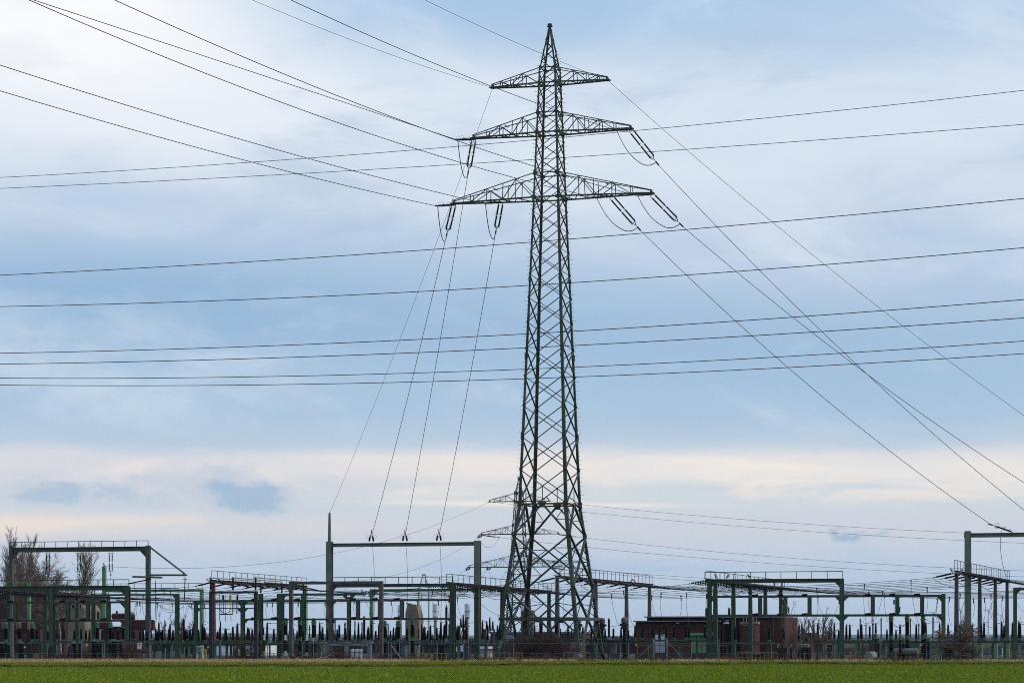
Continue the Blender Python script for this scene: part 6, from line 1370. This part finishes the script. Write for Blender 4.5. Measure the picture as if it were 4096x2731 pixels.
def drum(name, label, cat, a, b, r, m, ribs=0):
    a = Vector(a); b = Vector(b); pr = [(r * .9, 0), (r, .03)]
    for i in range(ribs): q = (i + 1) / (ribs + 1); pr += [(r, q - .02), (r * 1.04, q), (r, q + .02)]
    pr += [(r, .97), (r * .9, 1)]; t = thing(name, label, cat, (a.x, a.y, 0)); mb = MB(); mb.lathe(a, b - a, pr, 22); mb.build('shell', M[m], t); return t
g = PG('d2', 1335, 231); drum('barrel', 'brown upright barrel beside the white louvred box', 'barrel', g, g + Z * PZ('d2', 1195, 231), .2, 'yellow', 2)
a, b = P('d8', 5, 1245, 234), P('d8', 418, 1245, 233); b.z = a.z
tk = drum('lying_tank', 'rusty grey tank lying on saddles in front of the wide rack', 'tank', a, b, .33, 'tank', 2)
for q in (.2, .8): p = a.lerp(b, q); mb = MB(); mb.box(Vector((p.x, p.y, (p.z - .2) / 2)), .18, .5, p.z - .2); mb.build('saddle', M['black'], tk)
g = P('d7', 1750, 1312, 229); drum('pipe_end', 'round grey concrete pipe behind the orange marker post', 'pipe', g - VD * .0, g + VD * 1.6 + UD * .2, .36, 'concrete_grey')
g = P('d5', 1130, 1340, 238); drum('half_drum', 'grey round drum lying beside the front right pylon foot', 'drum', g, g + VD * .9, .30, 'galv')
# phase rods and hanging yoke by the black portal
for k, x, yt, yb, mm, lab in [('d2', 1590, 240, 705, 'wire', 'left'), ('d2', 1692, 240, 705, 'wire', 'middle'), ('d2', 1790, 240, 700, 'brightyellow', 'right yellow')]:
    a = P(k, x, yt, 238.5); b = P(k, x + 4, yb, 238.5); mb = MB(); mb.path([a, b.lerp(a, .04), b + Vector((.06, 0, -.05))], .028, 6); tag(mb.build('hanging_rod', M[mm], origin=a), lab + ' thin rod hanging below the black portal beam', 'rod', 'rods hanging behind the black portal')
t = thing('hanging_rods', 'small hanging frame of thin rods and a curved cable behind the black portal', 'rod frame', P('d2', 1700, 590, 239)); 
mb = MB(); mb.bar(P('d2', 1590, 590, 239), P('d2', 1825, 590, 239), .11, .1); mb.build('cross_bar', M['deep_green'], t)
for x in (1622, 1665, 1820): mb = MB(); mb.bar(P('d2', x, 590, 239), P('d2', x, 352, 239), .045); mb.build('rod', M['deep_green'], t)
for x, yb in ((1845, 550), (1888, 580), (1915, 570)): mb = MB(); mb.bar(P('d2', x, yb, 238.8), P('d2', x, 352, 238.8), .05); mb.build('rod', M['deep_green'], t)
mb = MB(); mb.path([P('d2', 1585, 495, 239), P('d2', 1640, 550, 239), P('d2', 1700, 575, 239), P('d2', 1760, 555, 239), P('d2', 1790, 490, 239)], .03, 5); mb.build('curved_cable', M['wire'], t)
for x, w in ((1657, 'left'), (1783, 'middle'), (1905, 'right')):
    black_rod(w + ' small black insulator on the thin green beam behind the black portal', P('d2', x, 250, 239.5), P('d2', x, 345, 239.5), .08)
mb = MB(); a = P('d2', 1785, 245, 239.3); mb.bar(a, P('d2', 1930, 238, 239.3), .07); mb.bar(a, P('d2', 1788, 300, 239.3), .06); tag(mb.build('yellow_bar', M['brightyellow'], origin=a), 'bright yellow bar joining two small insulators behind the black portal', 'bar')

# ------------------------------------------------------------------ droppers and slack yard cables
DR = [('d2', 160, 375, 175, 690, 276), ('d2', 205, 380, 200, 580, 276), ('d2', 265, 262, 285, 620, 276), ('d2', 742, 190, 770, 820, 276), ('d2', 770, 390, 740, 640, 276), ('d2', 510, 400, 610, 830, 262), ('d2', 888, 420, 985, 820, 262), ('d2', 1110, 415, 1200, 820, 262), ('d2', 1330, 420, 1325, 740, 270),
      ('d3', 195, 390, 196, 650, 262), ('d3', 287, 390, 335, 640, 262), ('d3', 737, 390, 738, 600, 262), ('d3', 1205, 375, 1218, 660, 262), ('d3', 1845, 165, 2035, 590, 268), ('d3', 1968, 205, 1966, 640, 268), ('d3', 1720, 330, 1722, 600, 262),
      ('d4', 125, 365, 125, 650, 258), ('d4', 660, 250, 690, 740, 258), ('d4', 582, 365, 545, 720, 258), ('d4', 845, 180, 855, 412, 258), ('d4', 1062, 195, 1092, 420, 258), ('d4', 1135, 268, 1150, 760, 258), ('d4', 945, 365, 930, 640, 258), ('d4', 1282, 300, 1360, 660, 258), ('d4', 1580, 300, 1670, 830, 258),
      ('d5', 1735, 245, 1870, 820, 264), ('d5', 1945, 180, 2110, 780, 262), ('d5', 900, 220, 945, 770, 268),
      ('d6', 205, 270, 290, 640, 262), ('d6', 368, 220, 390, 640, 262), ('d6', 715, 275, 690, 640, 262), ('d6', 810, 230, 870, 780, 258), ('d6', 1280, 190, 1310, 470, 262), ('d6', 1603, 215, 1625, 610, 262), ('d6', 1163, 245, 1160, 520, 262),
      ('d7', 850, 140, 845, 680, 262), ('d7', 870, 300, 960, 600, 260), ('d7', 1240, 330, 1115, 670, 262), ('d7', 1680, 70, 1715, 760, 262), ('d7', 1757, 200, 1790, 550, 258), ('d7', 1995, 185, 1875, 690, 262), ('d7', 2027, 235, 2095, 745, 258),
      ('d8', 297, 5, 420, 740, 262), ('d8', 578, 130, 560, 580, 262), ('d8', 755, 330, 785, 730, 258), ('d8', 965, 290, 980, 745, 256), ('d8', 1152, 240, 1180, 640, 256), ('d8', 1385, 320, 1370, 650, 256), ('d8', 1485, 225, 1560, 710, 256), ('d8', 1577, 310, 1565, 700, 256), ('d8', 1690, 255, 1770, 760, 256), ('d8', 1890, 280, 1920, 740, 256)]
AREA = {'d2': 'between the left rack and the black portal', 'd3': 'between the black portal and the grey post', 'd4': 'left of the pylon foot', 'd5': 'right of the pylon foot', 'd6': 'in front of the brick building', 'd7': 'around the centre rack post', 'd8': 'near the right edge'}
cnt_ = {}
for k, x0, y0, x1, y1, Y in sorted(DR, key=lambda d: sxp(d[0], d[1])):
    n = cnt_[k] = cnt_.get(k, 0) + 1
    dropper(ORDW[n - 1] + ' dropper cable from the left ' + AREA[k], P(k, x0, y0, Y), P(k, x1, y1, Y - 4), -.15 if x1 > x0 else .12)
SL = [('d2', 520, 410, 960, 450, 268, .75), ('d7', 730, 670, 900, 745, 252, .2), ('d7', 990, 650, 1100, 672, 252, .25), ('d7', 1600, 665, 1830, 690, 252, .4), ('d7', 1720, 765, 1990, 650, 252, .3), ('d7', 2180, 760, 2400, 745, 252, .35), ('d8', 295, 670, 440, 745, 252, .3), ('d8', 545, 670, 830, 715, 252, .2), ('d8', 0, 770, 190, 780, 252, .2), ('d8', 2130, 375, 2300, 560, 238, .2), ('d8', 1575, 745, 1780, 770, 246, .3), ('d8', 1985, 775, 2065, 735, 246, .1),
      ('d4', 1250, 600, 1590, 700, 256, .5), ('d4', 1700, 420, 2130, 635, 256, .25), ('d4', 650, 690, 1010, 690, 252, .15), ('d3', 195, 740, 420, 740, 252, .05), ('d3', 640, 740, 960, 850, 252, .2), ('d3', 185, 835, 420, 835, 250, .06), ('d2', 530, 860, 720, 850, 250, .08), ('d2', 780, 860, 1120, 850, 250, .1), ('d2', 1320, 700, 1440, 740, 250, .05), ('d2', 1510, 850, 1720, 840, 250, .1), ('d5', 840, 730, 1080, 800, 262, .15), ('d5', 1640, 780, 1880, 780, 262, .1), ('d5', 2020, 810, 2125, 775, 262, .08)]
for i, (k, x0, y0, x1, y1, Y, s) in enumerate(SL):
    wire('slack_cable', ORDW[i] + ' from the left of the slack cables joining insulator heads', P(k, x0, y0, Y), P(k, x1, y1, Y - 2), s, .017, 'wire', 'slack cables joining insulator heads', 12)
# long low tube conductors at the left
for i, (k, y0, y1, x0, x1) in enumerate((('d2', 350, 405, -200, 2230), ('d2', 375, 420, -200, 2230))):
    wire('tube_conductor', ('upper' if i == 0 else 'lower') + ' of two thick conductors crossing behind the slim green portal', P(k, x0, y0, 278), P(k, x1, y1, 266), .12, .045 if i == 0 else .025)
# ladder like hanging cables
for i, (x0, x1, y0, y1, xb, yb) in enumerate(((180, 145, 270, 540, 100, 570), (600, 635, 270, 420, 545, 640), (1065, 1105, 250, 440, 1000, 640))):
    t = thing('twin_dropper', ('left', 'middle', 'right')[i] + ' ladder like twin hanging cable behind the slim green portal', 'cable', P('d2', x0, y0, 290)); Y = 290
    for s in (0, 1): mb = MB(); mb.path([P('d2', (x0, x1)[s], y0, Y), P('d2', (x0, x1)[s] * .45 + xb * .55 + (s - .5) * 20, y0 + (yb - y0) * .6, Y), P('d2', xb, yb, Y)], .016, 4); mb.build('strand', M['wire'], t)
    for q in (.45, .52): mb = MB(); yy = y0 + (yb - y0) * q; xm = x0 + (xb - x0) * q * .9; mb.bar(P('d2', xm, yy, Y), P('d2', xm + 32, yy - 8, Y), .03); mb.build('spacer', M['wire'], t)

# ------------------------------------------------------------------ wires of the far pylon
T2 = dict(zip(('L1l', 'L1r', 'L2l', 'L2r', 'L3l', 'L3r'), TIPS2)); b2 = Vector(((1192 - 1176) * MP2, D2, 0)); z32 = T2['L3l'].z
T2['L3li'] = b2 - UA2 * 5.0 + Z * z32; T2['L3ri'] = b2 + UA2 * 5.2 + Z * z32
pd = lambda x, y, Y: Vector(((x - 1176) * Y / 6080, Y, CAMH + (1465.4 - y) * Y / 6080))
mkfar = make_double(2.6, .075)
def farstring(A, d, lab): place('dblfar', mkfar, A, lab, 'insulator strings of the far pylon', frame_to(d)); return A + d * 3.2
for key, x, y, Y, sag, nm in [('L1r', 2500, 1233, 395, .9, 'top right arm'), ('L1l', 2500, 1252, 398, 1.0, 'top left arm'), ('L2r', 2500, 1314, 390, 1.0, 'middle right arm'), ('L2l', 2500, 1328, 398, 1.1, 'middle left arm'), ('L3r', 2300, 1350, 380, .6, 'lowest right arm'), ('L3ri', 2300, 1362, 385, .7, 'inner lowest right arm')]:
    A = T2[key]; B = pd(x, y, Y); d = (B - A).normalized(); d = Vector((d.x, d.y, -.14)).normalized()
    e = A if '1' in key else farstring(A - Z * .1, d, 'insulator string pointing right from the ' + nm + ' of the far pylon')
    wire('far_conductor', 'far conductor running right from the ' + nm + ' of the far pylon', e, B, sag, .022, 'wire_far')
PBT = rB.p('c1', 960, 492)
for key, B, sag, nm in [('L1l', PBT, 3.6, 'top left arm'), ('L2l', P('c2', 1060, 628, 318), 2.2, 'middle left arm'), ('L3l', P('c2', 1300, 690, 320), 1.6, 'lowest left arm'), ('L3li', pd(980, 1322, 330), 1.0, 'inner lowest left arm')]:
    A = T2[key]; d = (B - A).normalized(); d = Vector((d.x, d.y, d.z - .1)).normalized()
    e = A if '1' in key else farstring(A - Z * .1, d, 'insulator string pointing left from the ' + nm + ' of the far pylon')
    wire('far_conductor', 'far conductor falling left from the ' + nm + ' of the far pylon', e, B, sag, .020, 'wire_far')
    if '1' not in key:
        e2 = A + Vector((.97, -.1, -.2)) * 2.9; jumper('slack jumper below the ' + nm + ' of the far pylon', A + d * 3, e2, 1.6, .022, 'jumper loops on the far pylon')

# ------------------------------------------------------------------ birds
def bird(label, p, s, yaw):
    t = thing('bird', label, 'bird', p); p = Vector(p); f = Vector((math.cos(yaw), math.sin(yaw), 0)); mb = MB()
    pts = [(-.26, .03, .012), (-.14, .09, .035), (-.04, .16, .07), (.04, .22, .078), (.09, .29, .05), (.115, .34, .045), (.15, .355, .03), (.20, .345, .006)]
    prev = None; n = 8; vs = []; fs = []
    for i, (a, z, r) in enumerate(pts):
        for j in range(n):
            an = 2 * math.pi * j / n; vs.append(p + (f * a + Z * z) * s + (Vector((-f.y, f.x, 0)) * math.cos(an) + (Z * .8 - f * .45) * math.sin(an)) * r * s)
    for i in range(len(pts) - 1): fs += [(i * n + j, i * n + (j + 1) % n, (i + 1) * n + (j + 1) % n, (i + 1) * n + j) for j in range(n)]
    mb.add(vs, fs)
    for q in (-.025, .025): sd_ = Vector((-f.y, f.x, 0)) * q * s; mb.tube(p + sd_, p + sd_ + Z * .12 * s, .008 * s, n=4)
    mb.build('body', M['bird'], t)
bird('black bird perched on the rail beside the brick building', P('c5', 680, 606, 237.4), 1.15, 2.3)
bird('black bird perched on the tall light green post', rB.p('c1', 957, 490), 1.0, 2.6)
bird('black bird perched on the top right arm of the far pylon', T2['L1r'] + Vector((-.3, 0, .3)), 1.3, 2.8)

# ------------------------------------------------------------------ background: road rail, woods, hills, turbines, haze
a, b = P('d8', -200, 1248, 330), P('d8', 2500, 1248, 322); b.z = a.z
t = thing('road_guardrail', 'grey crash barrier along the road behind the right edge', 'barrier', (a.x, a.y, 0))
for z in (.72, .45): mb = MB(); mb.bar(Vector((a.x, a.y, z)), Vector((b.x, b.y, z)), .06, .16); mb.build('beam', M['galv'], t)
for i in range(30): p = a.lerp(b, i / 29); mb = MB(); mb.bar(Vector((p.x, p.y + .08, 0)), Vector((p.x, p.y + .08, .75)), .07); mb.build('post', M['galv'], t)
t = thing('reflector_post', 'white roadside reflector post between the pale green column feet', 'post', PG('d8', 1887, 324)); p = PG('d8', 1887, 323.5); mb = MB(); mb.bar(p, p + Z * 1.0, .13, .1, ref=hx); mb.build('body', M['white'], t); mb = MB(); mb.box(p + Z * .85, .135, .105, .12, ref=hx); mb.build('band', M['dark'], t)
def wood(name, label, x0, x1, y0, y1, h0, h1, n, seed, m='farwood', w=.35):
    r_ = np.random.default_rng(seed); x = r_.uniform(x0, x1, n); y = r_.uniform(y0, y1, n); h = r_.uniform(h0, h1, n) * (.75 + .3 * np.sin(x / (x1 - x0) * 23 + seed)) 
    o = blades(name, x, y, np.maximum(h, h0 * .5), np.full(n, w), M[m], label, .10); o['category'] = 'wood'; return o
wood('bare_thicket', 'purple brown bare thicket beyond the road on the right', 25, 95, 345, 375, 1.0, 1.8, 14000, 3, 'farwood', .12)
wood('bare_thicket', 'brown bare thicket far behind the middle of the yard', -95, 26, 372, 440, 1.3, 3.0, 16000, 4, 'midwood', .2)
wood('far_wood', 'far line of bare woods along the horizon', -1500, 1500, 5200, 5900, 2.5, 6.5, 9000, 5, 'farwood', 6.0)
wood('far_wood', 'second farther line of woods along the horizon', -2300, 2300, 8600, 9300, 4, 11, 9000, 6, 'farwood', 9.0)
def hill(name, Y, prof, depth):
    mb = MB(); n = len(prof); f = [Vector((x, Y, 0)) for x, h in prof]; tp = [Vector((x, Y + depth * .5, h)) for x, h in prof]; bk = [Vector((x, Y + depth, 0)) for x, h in prof]
    mb.add(f + tp + bk, [(i, i + 1, n + i + 1, n + i) for i in range(n - 1)] + [(n + i, n + i + 1, 2 * n + i + 1, 2 * n + i) for i in range(n - 1)])
    o = mb.build(name, M['farhill']); o['kind'] = 'structure'
rh = random.Random(4)
hill('hills', 11500, [(-4200 + 120 * i, 12 + 13 * math.exp(-((-4200 + 120 * i + 1350) / 900) ** 2) + 9 * math.exp(-((-4200 + 120 * i - 1900) / 700) ** 2) + rh.uniform(0, 2.5)) for i in range(70)], 1500)
def mk_turbine():
    t = thing('wind_turbine', 'x', 'wind turbine'); Hh = 95.
    mb = MB(); mb.lathe((0, 0, 0), (0, 0, Hh), [(2.6, 0), (2.2, .5), (1.7, 1)], 14); mb.build('tower', M['turb_white'], t)
    mb = MB(); mb.lathe((0, 6, Hh + 1.5), (0, -11, 0), [(1.6, 0), (3.4, .2), (3.6, .6), (2.8, .85), (.5, 1)], 14); mb.build('nacelle', M['turb_white'], t)
    for i in range(3):
        an = R(32 + 120 * i); d = Vector((math.sin(an), 0, math.cos(an))); c = Vector((0, -4.2, Hh + 1.5)); bl = MB(); q = [(0, 1.6), (4, 2.9), (10, 2.6), (24, 1.7), (31, 1.1)]
        for (r0, w0), (r1, w1) in zip(q, q[1:]): bl.bar(c + d * r0, c + d * r1, w0 * 2, w0 * .5, ref=Vector((0, 1, 0)), w1=w1 * 2, h1=w1 * .5)
        bo_ = bl.build('blade', M['turb_white'], t); tp = MB(); tp.bar(c + d * 31, c + d * 38, 2.4, .6, ref=Vector((0, 1, 0)), w1=.9, h1=.3); tp.bar(c + d * 23, c + d * 27.5, 3.6, 1.6, ref=Vector((0, 1, 0)), w1=3.0, h1=1.5); tp.build('red_band', M['turb_red'], bo_)
    return t
for x, y, yw, an, lab in [(2145, 1405, .75, 0, 'leftmost pale wind turbine with red banded blades'), (2206, 1398, .8, .35, 'pale wind turbine behind the tall edge portal post'), (2270, 1399, .75, -.05, 'pale wind turbine between two grey columns'), (2299, 1410, .85, .1, 'rightmost large pale wind turbine behind the grey columns'), (2340, 1440, .8, .5, 'smaller pale wind turbine at the right edge')]:
    Y = 96.5 * 6080 / (1465.4 - y) * 1.0; Y = min(Y, 14500)
    o = place('turb', mk_turbine, ((x - 1176) * Y / 6080, Y, 0), lab, 'far wind turbines', yw)
hz = bpy.data.materials.new('thin haze'); hz.use_nodes = True; t = hz.node_tree; t.nodes.clear()
ho = t.nodes.new('ShaderNodeOutputMaterial'); pv = t.nodes.new('ShaderNodeVolumePrincipled'); pv.inputs['Color'].default_value = (.72, .82, .95, 1); pv.inputs['Density'].default_value = 2.4e-5; pv.inputs['Anisotropy'].default_value = .2
t.links.new(pv.outputs[0], ho.inputs['Volume'])
mb = MB(); a = [Vector((x, y, -1.)) for x, y in ((-12500, -400), (12500, -400), (12500, 16000), (-12500, 16000))]; mb.hexa(a, [p + Z * 171 for p in a])
o = mb.build('haze', hz); o['kind'] = 'stuff'; o['label'] = 'thin pale blue winter haze'
